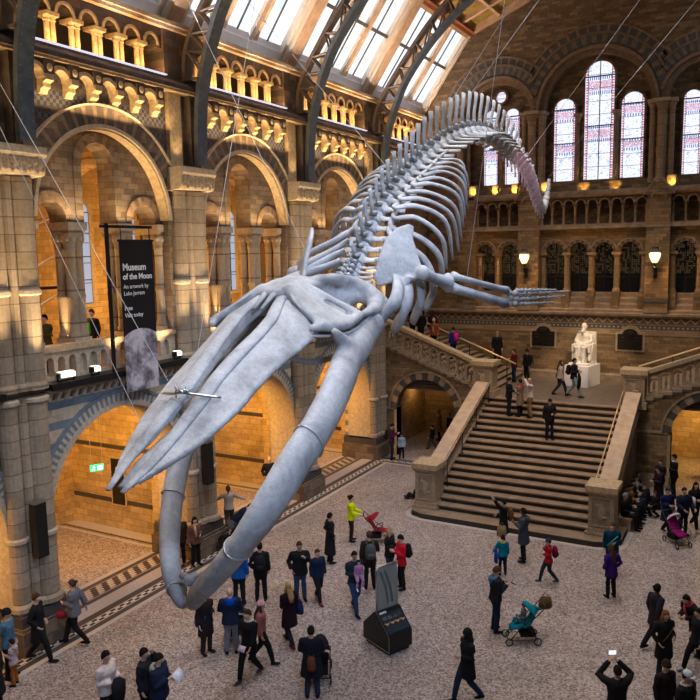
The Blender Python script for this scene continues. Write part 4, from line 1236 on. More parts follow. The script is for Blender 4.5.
# cranium: braincase, frontal wings, squamosals
q = MB()
q.ball((WX, 12.85, 9.10), (0.42, 0.95, 0.38), 20, 12)
q.ball((WX, 13.35, 9.08), (0.74, 0.42, 0.34), 20, 12)
q.ball((WX, 12.15, 9.34), (0.46, 0.75, 0.19), 18, 10)
q.ball((WX, 11.65, 9.24), (0.40, 0.42, 0.19), 16, 8)
for s in (1, -1):
    X = lambda a: WX + s * a
    for t in np.linspace(0, 1, 10):              # supraorbital wing of the frontal, a dished plate
        q.tube([(X(0.25), 11.50 + 0.42 * t, 9.32), (X(0.75), 11.22 + 0.66 * t, 9.0 - 0.03 * abs(t - 0.5)), (X(1.24), 11.10 + 0.86 * t, 8.70 + 0.05 * t)], [0.13, 0.085, 0.085], 8)
    q.tube([(X(1.06), 10.92, 8.70), (X(1.22), 11.25, 8.68), (X(1.32), 11.76, 8.68), (X(1.30), 12.2, 8.78), (X(1.26), 12.45, 8.82)], [0.07, 0.09, 0.10, 0.10, 0.08], 10)
    q.tube([(X(0.2), 11.75, 9.40), (X(0.55), 11.98, 9.28), (X(0.9), 12.1, 9.06), (X(1.25), 12.25, 8.86)], [0.10, 0.07, 0.07, 0.08], 8)
    for t in np.linspace(0, 1, 8):               # floor of the temporal fossa
        q.tube([(X(0.35), 12.0 + 1.1 * t, 8.93), (X(0.8), 12.0 + 1.1 * t, 8.78), (X(1.18), 12.1 + 1.05 * t, 8.74)], [0.12, 0.09, 0.08], 8, flat=0.5)
    # temporal crest sweeping into the squamosal
    q.tube([(X(0.30), 12.3, 9.46), (X(0.42), 12.85, 9.46), (X(0.62), 13.35, 9.36), (X(0.86), 13.5, 9.18), (X(1.08), 13.4, 8.98), (X(1.18), 13.1, 8.84), (X(1.26), 12.5, 8.80)], [0.08, 0.11, 0.13, 0.17, 0.19, 0.14, 0.07], 10)
    q.tube([(X(0.7), 13.5, 9.12), (X(1.02), 13.5, 8.98), (X(1.2), 13.45, 8.78), (X(1.2), 13.4, 8.58)], [0.18, 0.19, 0.15, 0.10], 10)
    q.tube([(X(0.95), 13.62, 9.1), (X(1.22), 13.72, 8.86), (X(1.30), 13.66, 8.64)], [0.14, 0.10, 0.06], 10)
    q.tube([(X(0.3), 13.65, 9.0), (X(0.28), 13.85, 9.02)], [0.16, 0.13], 8)
wpart('cranium', q, 0.045, sm=4)
for s in (1, -1):
    X = lambda a: WX + s * a
    q = MB(); q.tube(catmull([(X(1.0), 10.95, 8.56), (X(1.18), 11.35, 8.52), (X(1.32), 11.9, 8.54), (X(1.30), 12.5, 8.66), (X(1.22), 12.95, 8.78)], 4), 0.032, 8)
    wpart('jugal', q)
    q = MB(); q.tube(catmull([(X(1.0), 11.15, 8.84), (X(0.55), 11.25, 9.14), (X(0.35), 11.5, 9.36)], 3), [0.05] * 7, 8, flat=0.6)
    wpart('lacrimal', q)
# hardware clasp across the rostrum
q = MB()
q.tube(catmull([(WX - 0.5, 8.95, 7.80), (WX - 0.18, 8.85, 7.83), (WX, 8.84, 7.86), (WX + 0.2, 8.9, 7.84), (WX + 0.55, 9.1, 7.78)], 4), 0.022, 6)
q.tube([(WX - 0.12, 8.84, 7.78), (WX - 0.1, 8.82, 7.98)], 0.015, 6); q.tube([(WX + 0.12, 8.84, 7.78), (WX + 0.1, 8.82, 7.98)], 0.015, 6)
q.lathe([(0.05, -0.03), (0.06, 0), (0.05, 0.03)], (WX, 8.84, 7.88), 10)
q.tube([(WX - 0.13, 8.84, 7.9), (WX + 0.13, 8.84, 7.9)], 0.025, 6)
wpart('rostrum_clasp', q, mats=[MAT['steel']])

# lower jaws
ME = [(-6.64, 13.08, 8.56, .20), (-6.62, 12.8, 8.48, .30), (-6.5, 12.3, 8.32, .32), (-6.42, 11.7, 8.10, .33), (-6.26, 11.12, 7.84, .32), (-6.13, 10.55, 7.56, .31), (-6.02, 9.85, 7.22, .30), (-6.0, 9.27, 6.92, .295), (-6.05, 8.75, 6.52, .285), (-6.2, 8.48, 6.15, .275), (-6.5, 8.42, 5.75, .265), (-7.0, 8.47, 5.2, .25), (-7.42, 8.62, 4.82, .23), (-7.68, 8.78, 4.55, .19), (-7.74, 8.86, 4.45, .10)]
MW = [(-8.96, 13.08, 8.56, .20), (-9.0, 12.8, 8.46, .28), (-9.2, 12.3, 8.12, .28), (-9.4, 11.8, 7.6, .28), (-9.55, 11.4, 7.05, .26), (-9.52, 10.75, 6.3, .25), (-9.32, 10.2, 5.6, .235), (-9.0, 9.7, 5.05, .225), (-8.55, 9.22, 4.65, .21), (-8.1, 8.9, 4.42, .17), (-7.95, 8.82, 4.36, .10)]
for k_, ML in enumerate((ME, MW)):
    c_ = catmull(ML, 5)
    q = MB(); q.tube([p[:3] for p in c_], [max(0.06, p[3]) for p in c_], 20, flat=0.70, up=(1, 0, 0.2))
    j = c_[14]; s = 1 if k_ == 0 else -1
    q.tube([(j[0], j[1] - 0.0, j[2] + 0.05), (j[0], j[1] - 0.38, j[2] + 0.30), (j[0], j[1] - 0.62, j[2] + 0.50)], [0.24, 0.13, 0.06], 10)
    q.ball(c_[0][:3], (0.24, 0.25, 0.25), 14, 10)
    q.ball((c_[3][0], c_[3][1], c_[3][2] - 0.08), (0.22, 0.3, 0.24), 14, 10)
    m = wpart('mandible', q, 0.04, sm=3)
    for fr in ((0.46, 0.72) if k_ == 0 else (0.60, 0.86)):     # thin fixing straps
        i = int(fr * (len(c_) - 1)); p = Vector(c_[i][:3]); t = (Vector(c_[i + 1][:3]) - p).normalized()
        a = t.cross(Vector((1, 0, 0.2))).normalized(); b_ = a.cross(t)
        r = c_[i][3]
        pts = [p + a * (r + 0.015) * math.cos(2 * PI * j / 20) + b_ * (r * 0.70 + 0.015) * math.sin(2 * PI * j / 20) for j in range(21)]
        q = MB(); q.tube(pts, 0.014, 6); wpart('fixing_strap', q, parent=m, mats=[MAT['cable']])
q = MB(); q.box(-7.93, -7.70, 8.80, 9.05, 4.72, 4.86); q.tube([(-8.1, 8.95, 4.8), (-7.82, 8.92, 4.80), (-7.5, 8.8, 4.95)], 0.06, 8)
wpart('jaw_bracket', q, 0.02, sm=3)
q = MB(); q.tube(catmull([(-8.75, 12.9, 8.6), (-8.5, 12.6, 8.2), (-8.1, 12.4, 7.92), (-7.6, 12.4, 7.86), (-7.1, 12.5, 8.02), (-6.85, 12.8, 8.4)], 4), [0.04] + [0.06] * 19 + [0.04], 8)
wpart('hyoid', q)

# spine
SPN = [(13.95, 9.02), (14.4, 9.42), (14.88, 9.95), (15.3, 10.42), (15.7, 10.78), (16.2, 11.14), (16.8, 11.5), (17.4, 11.82), (18.1, 12.15), (19.0, 12.55), (20.1, 12.93), (21.4, 13.25), (22.6, 13.43), (23.6, 13.47), (24.8, 13.40), (26.0, 13.27), (27.1, 13.07), (28.1, 12.75), (28.75, 12.38), (29.1, 12.03), (29.6, 11.73), (30.15, 11.50), (30.65, 11.68), (31.05, 12.15), (31.3, 12.70)]
cv = [Vector((WX, p[0], p[1])) for p in catmull(SPN, 12)]
acc = [0.0]
for i in range(1, len(cv)): acc.append(acc[-1] + (cv[i] - cv[i - 1]).length)
TOT = acc[-1]
def at(s):
    s = max(0, min(TOT - 1e-4, s))
    for i in range(1, len(acc)):
        if acc[i] >= s:
            f = (s - acc[i - 1]) / (acc[i] - acc[i - 1]); return cv[i - 1].lerp(cv[i], f), (cv[i] - cv[i - 1]).normalized()
n_v = 55
sp = [0.13] * 7 + list(np.linspace(0.28, 0.42, 15)) + list(np.linspace(0.45, 0.52, 13)) + list(np.linspace(0.48, 0.17, 20))
k_ = TOT / sum(sp); sp = [a * k_ for a in sp]
s = 0.0; VERT = []
for i in range(n_v):
    p, t = at(s + sp[i] / 2); n = Vector((0, -t.z, t.y))
    t0, tt = at(s + sp[i] / 2 - 0.25)[1], at(s + sp[i] / 2 + 0.25)[1]
    t = (t0 + tt).normalized(); n = Vector((0, -t.z, t.y))
    y = s + sp[i] / 2
    VERT.append((p, t, n, sp[i], y)); s += sp[i]
def I(i, xs, ys): return float(np.interp(i, xs, ys))
for i, (p, t, n, L, ss) in enumerate(VERT):
    q = MB(); X = Vector((1, 0, 0))
    rc = I(i, [0, 6, 10, 22, 33, 40, 47, 54], [0.17, 0.15, 0.16, 0.20, 0.25, 0.25, 0.18, 0.07])
    h = I(i, [0, 3, 6, 8, 12, 17, 22, 27, 32, 35, 37, 39, 42], [0.26, 0.32, 0.42, 0.6, 0.74, 0.88, 1.04, 1.22, 1.2, 1.02, 0.7, 0.36, 0.0])
    lt = I(i, [0, 6, 7, 14, 21, 26, 30, 34, 37, 39], [0.50, 0.50, 0.52, 0.60, 0.74, 0.86, 0.78, 0.5, 0.28, 0.0])
    # body
    prof = [(-0.5, 0.9), (-0.42, 1.0), (-0.2, 0.88), (0.2, 0.88), (0.42, 1.0), (0.5, 0.9)]
    q.loft([[p + t * (a * L * 0.80) + (X * math.cos(2 * PI * j / 14) + n * math.sin(2 * PI * j / 14)) * (rc * b_) for j in range(14)] for a, b_ in prof])
    if h > 0.05:
        w0 = min(L * 0.33, 0.135)
        lean = t * (0.30 if i > 7 else 0.1) + n
        lean = lean.normalized()
        tip = p + lean * h; mid = p + n * (rc + 0.05) + lean * (h * 0.30)
        q.tube([p + n * rc * 0.6, mid, p + lean * (h * 0.8), tip], [w0, w0 * 0.72, w0 * 0.86, w0 * 0.9], 8, flat=[0.55, 0.32, 0.26, 0.34], up=(1, 0, 0))
        for sx in (1, -1):                     # articular processes at the arch
            q.tube([p + n * rc + X * sx * 0.06, p + n * (rc + 0.14) + X * sx * 0.10 - t * L * 0.45], [0.06, 0.04], 6)
    if lt > 0.05:
        for sx in (1, -1):
            wt = min(L * 0.31, 0.125)
            q.tube([p + X * sx * rc * 0.6, p + X * sx * (rc + 0.1) - n * 0.02, p + X * sx * (lt * 0.75) - n * 0.05 + t * 0.03, p + X * sx * lt - n * 0.08 + t * 0.06], [wt * 1.1, wt * 0.72, wt * 0.95, wt * 1.15], 8, flat=[0.7, 0.36, 0.30, 0.32], up=n)
    wpart('vertebra', q)
    if 33 <= i <= 50:                           # chevron bones under the tail
        hc = I(i, [33, 36, 45, 50], [0.3, 0.5, 0.28, 0.08])
        q = MB(); b0 = p + t * L * 0.5
        q.tube([b0 + X * 0.07 - n * rc * 0.9, b0 - n * (rc + hc * 0.5) + t * 0.03], [0.035, 0.045], 6, flat=0.6); q.tube([b0 - X * 0.07 - n * rc * 0.9, b0 - n * (rc + hc * 0.5) + t * 0.03], [0.035, 0.045], 6, flat=0.6)
        q.tube([b0 - n * (rc + hc * 0.4) + t * 0.02, b0 - n * (rc + hc) + t * 0.1], [0.06, 0.07], 6, flat=0.4, up=(1, 0, 0))
        wpart('chevron_bone', q)
# ribs
RIB = [[(-7.0, 14.55, 9.61), (-6.45, 13.85, 9.35), (-6.3, 13.35, 8.95), (-6.7, 13.35, 8.54)],
 [(-7.0, 14.75, 9.80), (-6.4, 14.2, 9.35), (-6.25, 13.8, 8.85), (-6.6, 13.97, 8.36)],
 [(-7.05, 14.96, 10.0), (-6.35, 14.5, 9.55), (-6.2, 14.45, 9.0), (-6.5, 14.7, 8.48)],
 [(-7.1, 15.05, 10.24), (-6.3, 14.8, 9.8), (-6.15, 15.0, 9.2), (-6.4, 15.15, 8.7)],
 [(-7.2, 15.19, 10.46), (-6.55, 15.15, 10.25), (-6.15, 15.3, 9.85), (-6.25, 15.75, 9.3)],
 [(-7.2, 15.3, 10.68), (-6.65, 15.3, 10.66), (-6.1, 15.35, 10.22), (-6.15, 15.75, 9.55)],
 [(-7.25, 15.4, 10.9), (-6.7, 15.4, 10.92), (-6.1, 15.55, 10.58), (-6.08, 15.96, 9.75)],
 [(-7.25, 15.7, 11.11), (-6.7, 15.75, 11.08), (-6.1, 15.9, 10.72), (-6.08, 16.34, 9.92)],
 [(-7.25, 16.05, 11.29), (-6.75, 16.15, 11.26), (-6.12, 16.15, 10.91), (-6.08, 16.53, 10.15)],
 [(-7.2, 16.3, 11.45), (-6.75, 16.42, 11.46), (-6.12, 16.35, 11.16), (-6.1, 16.7, 10.45)],
 [(-7.2, 16.6, 11.58), (-6.7, 16.68, 11.61), (-6.15, 16.55, 11.3), (-6.1, 16.82, 10.68)],
 [(-7.2, 16.9, 11.72), (-6.7, 16.95, 11.78), (-6.15, 16.7, 11.5), (-6.1, 16.95, 10.9)],
 [(-7.2, 17.25, 11.88), (-6.7, 17.2, 11.9), (-6.2, 16.9, 11.65), (-6.15, 17.1, 11.12)],
 [(-7.2, 17.6, 12.05), (-6.7, 17.5, 12.03), (-6.25, 17.15, 11.8), (-6.2, 17.3, 11.4)],
 [(-7.2, 17.95, 12.2), (-6.75, 17.8, 12.14), (-6.4, 17.45, 11.98), (-6.35, 17.5, 11.7)]]
for i, r in enumerate(RIB):
    v = VERT[7 + i][0]
    for s in (1, -1):
        f = (lambda p: p) if s > 0 else mx
        def K(p):                                # narrower cage, swept a little further back
            nx = WX + 0.84 * (p[0] - WX); k2 = nx / p[0]
            return (nx, p[1] * k2, 10 + (p[2] - 10) * k2)
        pts = [f((WX + 0.45, v.y, v.z))] + [f(K(p) if i > 3 else p) for p in r]
        pts = catmull(pts, 5); m_ = len(pts)
        w = I(i, [0, 3, 5, 14], [0.14, 0.12, 0.082, 0.05])
        rad = [w * I(j / (m_ - 1), [0, 0.15, 0.5, 0.85, 1], [0.55, 0.8, 0.95, 1.0 if i > 4 else 1.15, 0.55 if i > 4 else 1.0]) for j in range(m_)]
        q = MB(); q.tube([tuple(p) for p in pts], rad, 10, flat=0.62, up=(0.6 * s, 0, 0.4))
        wpart('rib', q)
# scapulae and flippers
SCP = [(-6.46, 14.4, 10.51), (-6.35, 14.45, 10.46), (-6.34, 14.37, 10.22), (-6.2, 14.31, 9.85), (-6.09, 14.28, 9.61), (-6.17, 14.21, 9.37), (-6.34, 14.1, 9.29), (-6.5, 14.0, 9.33), (-6.69, 13.89, 9.3), (-6.86, 13.78, 9.24), (-6.93, 13.74, 9.43), (-6.89, 13.86, 9.83), (-6.81, 14.07, 10.23), (-6.66, 14.24, 10.43)]
for s in (1, -1):
    f = (lambda p: p) if s > 0 else mx
    if s < 0:
        cw = Vector((2 * WX + 6.52 + 0.28, 14.1, 9.85)); RW = Matrix.Rotation(math.radians(-19), 3, 'Z')
        f = lambda p: tuple(cw + RW @ (Vector((2 * WX - p[0] + 0.28, p[1], p[2])) - cw))
    ctr = Vector((-6.52, 14.1, 9.85)); q = MB(); nn = Vector((0.54, -0.84, 0.1)).normalized()
    rings = []
    for fr, th in ((0.02, 0.075), (0.5, 0.06), (0.85, 0.05), (1.0, 0.04), (1.0, -0.04), (0.85, -0.05), (0.5, -0.06), (0.02, -0.075)):
        rings.append([f(ctr + (Vector(p) - ctr) * fr + nn * th) for p in SCP])
    q.loft(rings)
    q.tube([f((-6.27, 14.06, 9.45)), f((-6.35, 14.0, 9.28)), f((-6.45, 13.85, 9.08))], [0.08, 0.07, 0.05], 8)
    q.tube([f((-6.45, 13.98, 9.4)), f((-6.55, 13.85, 9.28))], [0.06, 0.04], 8)
    q.ball(f((-6.02, 14.15, 9.5)), (0.14, 0.12, 0.16), 12, 8)
    wpart('scapula', q, 0.035, sm=3)
    fl = wpart('humerus', (lambda q: (q.tube([f((-6.05, 14.25, 9.50)), f((-5.95, 14.5, 9.40)), f((-5.8, 14.95, 9.28))], [0.15, 0.13, 0.18], 14, flat=0.85), q.ball(f((-6.07, 14.22, 9.52)), (0.14, 0.14, 0.16), 14, 10), q.ball(f((-5.8, 14.93, 9.28)), (0.14, 0.12, 0.22), 14, 10), q)[-1])(MB()), 0.035)
    q = MB(); q.tube(catmull([f((-5.76, 15.05, 9.18)), f((-5.35, 15.6, 8.98)), f((-4.98, 16.25, 8.78))], 4), [0.15] + [0.125] * 3 + [0.12] + [0.13] * 3 + [0.16], 12, flat=0.8); wpart('radius', q)
    q = MB(); q.tube(catmull([f((-5.74, 15.05, 9.42)), f((-5.33, 15.62, 9.24)), f((-4.95, 16.28, 9.06))], 4), [0.13] + [0.085] * 3 + [0.08] + [0.085] * 3 + [0.11], 12, flat=0.8); wpart('ulna', q)
    q = MB()
    for dy, dz in ((0, 0.12), (0.02, 0), (0, -0.13), (0.16, 0.1), (0.18, -0.02), (0.16, -0.13)): q.ball(f((-4.92 + dy * 0.6, 16.35 + dy, 8.88 + dz)), (0.075, 0.085, 0.08), 8, 6)
    wpart('carpal_bones', q)
    for (z0, z1, ln) in ((9.04, 9.02, 0.75), (8.96, 8.98, 1.0), (8.84, 8.88, 0.92), (8.74, 8.74, 0.7)):
        a = Vector((-4.82, 16.55, z0)); d = Vector((-3.85, 17.55, z1)) - a
        np_ = 5
        for j in range(np_):
            u0 = j / np_ * ln; u1 = (j + 0.88) / np_ * ln; r = 0.052 * (1 - 0.13 * j)
            p0 = a + d * u0; p1 = a + d * u1; m_ = (p0 + p1) / 2
            q = MB(); q.tube([f(p0), f(p0.lerp(p1, 0.15)), f(m_), f(p0.lerp(p1, 0.85)), f(p1)], [r * 0.9, r * 1.1, r * 0.62, r * 1.1, r * 0.8], 8)
            wpart('phalanx', q)

# cables
CB = [((-8.60, 8.71, 7.40), (-14.74, 8.19, 18.90)), ((-8.65, 9.47, 7.89), (-15.9, 9.80, 17.75)), ((-8.70, 10.30, 8.23), (-10.33, 16.02, 19.50)), ((-7.90, 13.05, 9.60), (-13.99, 14.47, 19.50)),
 ((-7.80, 27.73, 13.15), (-2.77, 27.42, 19.50)), ((-7.80, 31.35, 12.8), (-2.02, 31.62, 19.50)), ((-7.80, 21.86, 14.43), (-3.60, 22.16, 19.50)), ((-7.80, 20.40, 14.06), (-3.74, 20.40, 19.50)),
 ((-5.51, 15.30, 9.40), (-3.55, 13.76, 19.50)), ((-7.80, 16.65, 11.7), (-14.84, 17.53, 19.30))]
CL = ['thin steel cable from the roof to the left edge of the whale snout', 'second steel cable left of the banner, running down to the whale snout', 'steel cable rising from the upper jaw past the second pier', 'steel cable to the back of the whale skull crossing the second arch',
 'long slanting cable across the tall centre window down to the tail', 'slanting cable across the right window of the centre group to the tail tip', 'slanting cable meeting the hump of the spine from the upper right', 'cable rising left of the hump towards the ceiling corner',
 'near vertical cable holding the outstretched flipper', 'cable crossing the second skylight down to the ribcage']
for (a, c), lb in zip(CB, CL):
    q = MB(); q.tube([a, c], 0.0065, 6)
    tc = Vector(a).lerp(Vector(c), 0.55); d = (Vector(c) - Vector(a)).normalized()
    o = q.build('suspension_cable', [MAT['cable']]); tag(o, lb, 'cable', 'steel cables holding up the whale')
    q = MB(); q.tube([tc, tc + d * 0.3], 0.015, 8); q.build('turnbuckle', [MAT['cable']], o)
# ------------------------------------------------------------ people
_mc = {}
def fab(c, name='cloth'):
    c = tuple(round(x, 3) for x in c)
    if c not in _mc: _mc[c] = plain('%s_%d' % (name, len(_mc)), c, 0.9, spec=0.15, var=0.22, scale=18)
    return _mc[c]
SK = {'l': plain('light_skin', (0.62, 0.40, 0.30), 0.55, var=0.06), 'm': plain('tan_skin', (0.44, 0.26, 0.17), 0.55, var=0.06), 'd': plain('deep_brown_skin', (0.16, 0.085, 0.05), 0.5, var=0.06)}
EYE = plain('eye_white', (0.75, 0.72, 0.68), 0.3); PUP = plain('dark_iris', (0.03, 0.02, 0.015), 0.2); LIP = plain('lip', (0.42, 0.16, 0.13), 0.5)
BLK = (0.012, 0.012, 0.015); NAVY = (0.012, 0.018, 0.045); JEAN = (0.03, 0.06, 0.13); GREY = (0.09, 0.095, 0.10); WHITE = (0.62, 0.60, 0.58)
HAIRC = {'k': (0.015, 0.011, 0.009), 'b': (0.07, 0.035, 0.018), 'r': (0.22, 0.075, 0.025), 'y': (0.42, 0.27, 0.11), 'g': (0.25, 0.24, 0.23)}

def arm(preset, s, sh):
    """elbow and wrist offsets from the shoulder (front = +y, s = side)"""
    P_ = {'down': ((.06, -.03, -.28), (.07, .05, -.53)), 'hold': ((.05, -.02, -.27), (-.10, .24, -.26)), 'phone': ((.05, .04, -.27), (-.12, .28, -.14)),
          'push': ((.06, .08, -.27), (.0, .36, -.36)), 'point': ((.10, .20, .16), (.14, .36, .42)), 'head': ((.17, .16, -.10), (-.02, .12, .16)),
          'camera': ((.16, .18, .04), (-.12, .26, .31)), 'carry': ((.06, .0, -.27), (-.18, .24, -.20)), 'pocket': ((.11, -.08, -.26), (.04, .08, -.44)),
          'swing_f': ((.05, .10, -.27), (.05, .26, -.46)), 'swing_b': ((.06, -.14, -.25), (.08, -.20, -.49)), 'out': ((.20, .08, -.16), (.40, .22, -.28)),
          'lap': ((.06, .0, -.28), (-.06, .23, -.36)), 'strap': ((.08, .02, -.26), (-.06, .17, -.08)), 'side': ((.12, .03, -.26), (.22, .12, -.44)),
          'ground': ((.03, .16, -.24), (.0, .28, -.48))}[preset]
    return [Vector((sh.x + s * a, sh.y + b, sh.z + c)) for a, b, c in P_]

def person(label, x, y, yaw, z=0.0, h=1.72, skin='l', hair='k', hs='short', top='jacket', tc=BLK, bc=BLK, sc=BLK, arms=('down', 'down'), legs='stand', lean=0.0,
           head=(0.0, 0.0), hat=None, hatc=None, collar=None, hem=None, seat=0.45, scarf=None, shirt=None, build=1.0, group=None, stripe=None):
    """yaw: heading in degrees, 0 = towards +y (north), 90 = towards -x (west)"""
    k = h / 1.75
    t = thing('person', label, 'person', (x, y, z), math.radians(yaw), group)
    t.scale = (k, k, k)
    dz = 0.0
    hipz = 0.93
    if legs == 'sit': dz = seat / k + 0.07 - hipz
    if legs == 'crouch': dz = -0.45
    hip = Vector((0, 0, hipz + dz))
    Lm = Matrix.Rotation(-lean, 4, 'X')
    def U(v):                                       # upper body leans about the hips
        v = Vector(v) + Vector((0, 0, dz)) - hip
        return (Lm @ v) + hip
    W_ = build * 1.07
    kid = h < 1.4
    shz = 1.42; shx = 0.165 * (W_ if not kid else 0.95)
    feet = []
    for s in (-1, 1):
        hx = Vector((s * 0.09, 0, hip.z))
        if legs == 'stand': kn = Vector((s * 0.10, 0.02, 0.50)); an = Vector((s * 0.12, -0.02, 0.09)); fd = Vector((s * 0.15, 1, 0))
        elif legs == 'walk':
            ph = s
            kn = Vector((s * 0.09, 0.20 if ph > 0 else -0.01, 0.52)); an = Vector((s * 0.09, 0.30 if ph > 0 else -0.32, 0.09 if ph > 0 else 0.13)); fd = Vector((0, 1, 0))
        elif legs == 'sit': kn = Vector((s * 0.14, 0.42, hip.z + 0.01)); an = Vector((s * 0.14, 0.46, 0.09)); fd = Vector((s * 0.1, 1, 0))
        elif legs == 'hang': kn = Vector((s * 0.17, 0.20, hip.z - 0.26)); an = Vector((s * 0.18, 0.12, hip.z - 0.62)); fd = Vector((0, 0.8, -0.5))
        else: kn = Vector((s * 0.14, 0.36, 0.50)); an = Vector((s * 0.13, -0.05 + 0.1 * s, 0.09)); fd = Vector((0, 1, 0))
        feet.append((s, hx, kn, an, fd.normalized()))
    shs = [U((s * shx, 0, shz)) for s in (-1, 1)]
    A_ = []
    for s, sh, pr in zip((-1, 1), shs, arms):
        el, wr = arm(pr, s, sh)
        A_.append((s, sh, el, wr))
    hy, hp = head
    neck = U((0, 0.0, 1.47)); hc = U((0, 0.02, 1.625))
    Hr = (Matrix.Rotation(-lean * 0.5 - hp, 3, 'X').to_4x4() if True else None)
    Hm = Matrix.Translation(hc) @ Matrix.Rotation(hy, 4, 'Z') @ Hr
    # ---- one continuous body
    q = MB()
    q.tube([U((0, 0, 0.88)), U((0, 0, 1.0)), U((0, 0.01, 1.15)), U((0, 0.01, 1.32)), U((0, 0, 1.42)), U((0, 0, 1.47))], [0.13, 0.145, 0.12, 0.15, 0.12, 0.06], 12, flat=0.7, up=(0, 1, 0))
    q.tube([U((0, -0.01, 1.42)), neck, hc - Vector((0, 0, 0.02))], [0.07, 0.055, 0.055], 10)
    for s, sh, el, wr in A_: q.tube([sh * 0.8 + U((0, 0, 1.40)) * 0.2, sh, (sh + el) / 2, el, (el + wr) / 2 + Vector((0, 0, 0.0)), wr], [0.05, 0.052, 0.045, 0.037, 0.034, 0.025], 8)
    for s, hx, kn, an, fd in feet: q.tube([hx, (hx + kn) / 2, kn, kn.lerp(an, 0.4), an, an - Vector((0, 0, 0.05))], [0.085, 0.075, 0.052, 0.052, 0.035, 0.035], 8)
    hd = MB()
    # head: egg with brow, nose, chin, ears
    n, m_ = 14, 10; vs = []
    for i in range(m_ + 1):
        th = PI * (i + 0.03) / (m_ + 0.06)
        for j in range(n):
            ph = 2 * PI * j / n
            d = Vector((math.sin(th) * math.sin(ph), math.sin(th) * math.cos(ph), math.cos(th)))
            rx, ry, rz = 0.077, 0.097, 0.122
            if d.z < 0: rx *= 1 + 0.28 * d.z; ry *= 1 + 0.10 * d.z
            p = Vector((d.x * rx, d.y * ry, d.z * rz))
            if d.y > 0.85 and abs(d.z) < 0.35: p.y -= 0.006
            vs.append(Hm @ p)
    hd.add(vs, [(i * n + j, i * n + (j + 1) % n, (i + 1) * n + (j + 1) % n, (i + 1) * n + j) for i in range(m_) for j in range(n)] + [tuple(range(n)), tuple(m_ * n + j for j in range(n))[::-1]], 0, raw=True)
    hd.tube([Hm @ Vector((0, 0.088, 0.025)), Hm @ Vector((0, 0.112, -0.015)), Hm @ Vector((0, 0.092, -0.03))], [0.010, 0.018, 0.012], 6)
    for s in (-1, 1):
        hd.ball(Hm @ Vector((s * 0.078, -0.005, -0.005)), (0.012, 0.02, 0.032), 8, 6)
    b = q; b.v += hd.v; off = len(b.v) - len(hd.v); b.f += [[off + i for i in f] for f in hd.f]; b.m += hd.m
    me = remesh(b.mesh('body', [SK[skin], EYE, PUP, LIP]), 0.016 if not kid else 0.016, 1, 0.4)
    det = MB()
    for s in (-1, 1):
        det.ball(Hm @ Vector((s * 0.031, 0.083, 0.008)), (0.013, 0.008, 0.008), 8, 6, 1); det.ball(Hm @ Vector((s * 0.031, 0.090, 0.008)), (0.006, 0.003, 0.006), 6, 4, 2)
    det.tube([Hm @ Vector((-0.022, 0.086, -0.052)), Hm @ Vector((0, 0.094, -0.050)), Hm @ Vector((0.022, 0.086, -0.052))], [0.004, 0.008, 0.004], 6, 3)
    # hands: palm, four unequal fingers, thumb
    for s, sh, el, wr in A_:
        d = (wr - el).normalized(); a = d.cross(Vector((0, 0, 1)))
        a = (a.normalized() if a.length > 0.1 else Vector((1, 0, 0))); 
        inw = Vector((-s, 0.4, 0)); pn = (inw - d * inw.dot(d)).normalized(); sd = d.cross(pn).normalized() * s
        det.tube([wr - d * 0.03, wr + d * 0.02, wr + d * 0.06, wr + d * 0.085], [0.024, 0.034, 0.038, 0.034], 8, 0, flat=0.45, up=pn)
        for fi, (o, L) in enumerate(((-0.028, 0.062), (-0.009, 0.074), (0.010, 0.070), (0.028, 0.054))):
            b0 = wr + d * 0.075 + sd * o
            p1 = b0 + d * L * 0.5 + pn * 0.008; p2 = b0 + d * L * 0.85 + pn * 0.028; p3 = b0 + d * L * 0.95 + pn * 0.045
            det.tube([b0 - d * 0.01, p1, p2, p3], [0.0095, 0.009, 0.008, 0.006], 6, 0)
        tb = wr + d * 0.02 - sd * 0.03
        det.tube([tb, tb + d * 0.03 - sd * 0.022 + pn * 0.012, tb + d * 0.055 - sd * 0.026 + pn * 0.03], [0.012, 0.010, 0.008], 6, 0)
    bm = bmesh.new(); bm.from_mesh(me); tmp = det.mesh('d', [SK[skin]], True); bm.from_mesh(tmp); bm.to_mesh(me); bm.free(); bpy.data.meshes.remove(tmp)
    me.name = 'body'
    body = link_mesh('body', me, t, False)
    # ---- trousers and shoes
    q = MB()
    hz = Vector((0, 0, dz))
    q.tube([Vector((0, -0.01, 0.84)) + hz, Vector((0, -0.01, 0.93)) + hz, U((0, 0, 1.04))], [0.14, 0.165, 0.145], 12, flat=0.78, up=(0, 1, 0))
    for s, hx, kn, an, fd in feet:
        q.tube([hx, hx.lerp(kn, 0.4), kn, kn.lerp(an, 0.4), an + Vector((0, 0, 0.0))], [0.112, 0.105, 0.082, 0.074, 0.060], 9)
    tr = remesh(q.mesh('trousers', [fab(bc)]), 0.024, 1, 0.5); link_mesh('trousers', tr, t, False)
    for s, hx, kn, an, fd in feet:
        q = MB(); c = an - Vector((0, 0, 0.04)); up = Vector((0, 0, 1)) if legs != 'hang' else Vector((0, 0.5, 0.8))
        q.tube([c - fd * 0.06, c - fd * 0.02, c + fd * 0.07, c + fd * 0.15, c + fd * 0.19], [0.035, 0.045, 0.048, 0.045, 0.025], 8, flat=[0.95, 1.0, 0.75, 0.6, 0.5], up=up)
        q.tube([c + Vector((0, 0, -0.02)), an + Vector((0, 0, 0.05))], [0.046, 0.044], 8)
        q.box(0, 0, 0, 0, 0, 0) if False else None
        q.build('shoe', [fab(sc)], t, True, False)
    # ---- top
    if hem is None: hem = {'jacket': 0.82, 'sweater': 0.86, 'coat': 0.55, 'long': 0.32, 'blazer': 0.80}[top]
    q = MB(); g = 0.028 if top != 'sweater' else 0.016
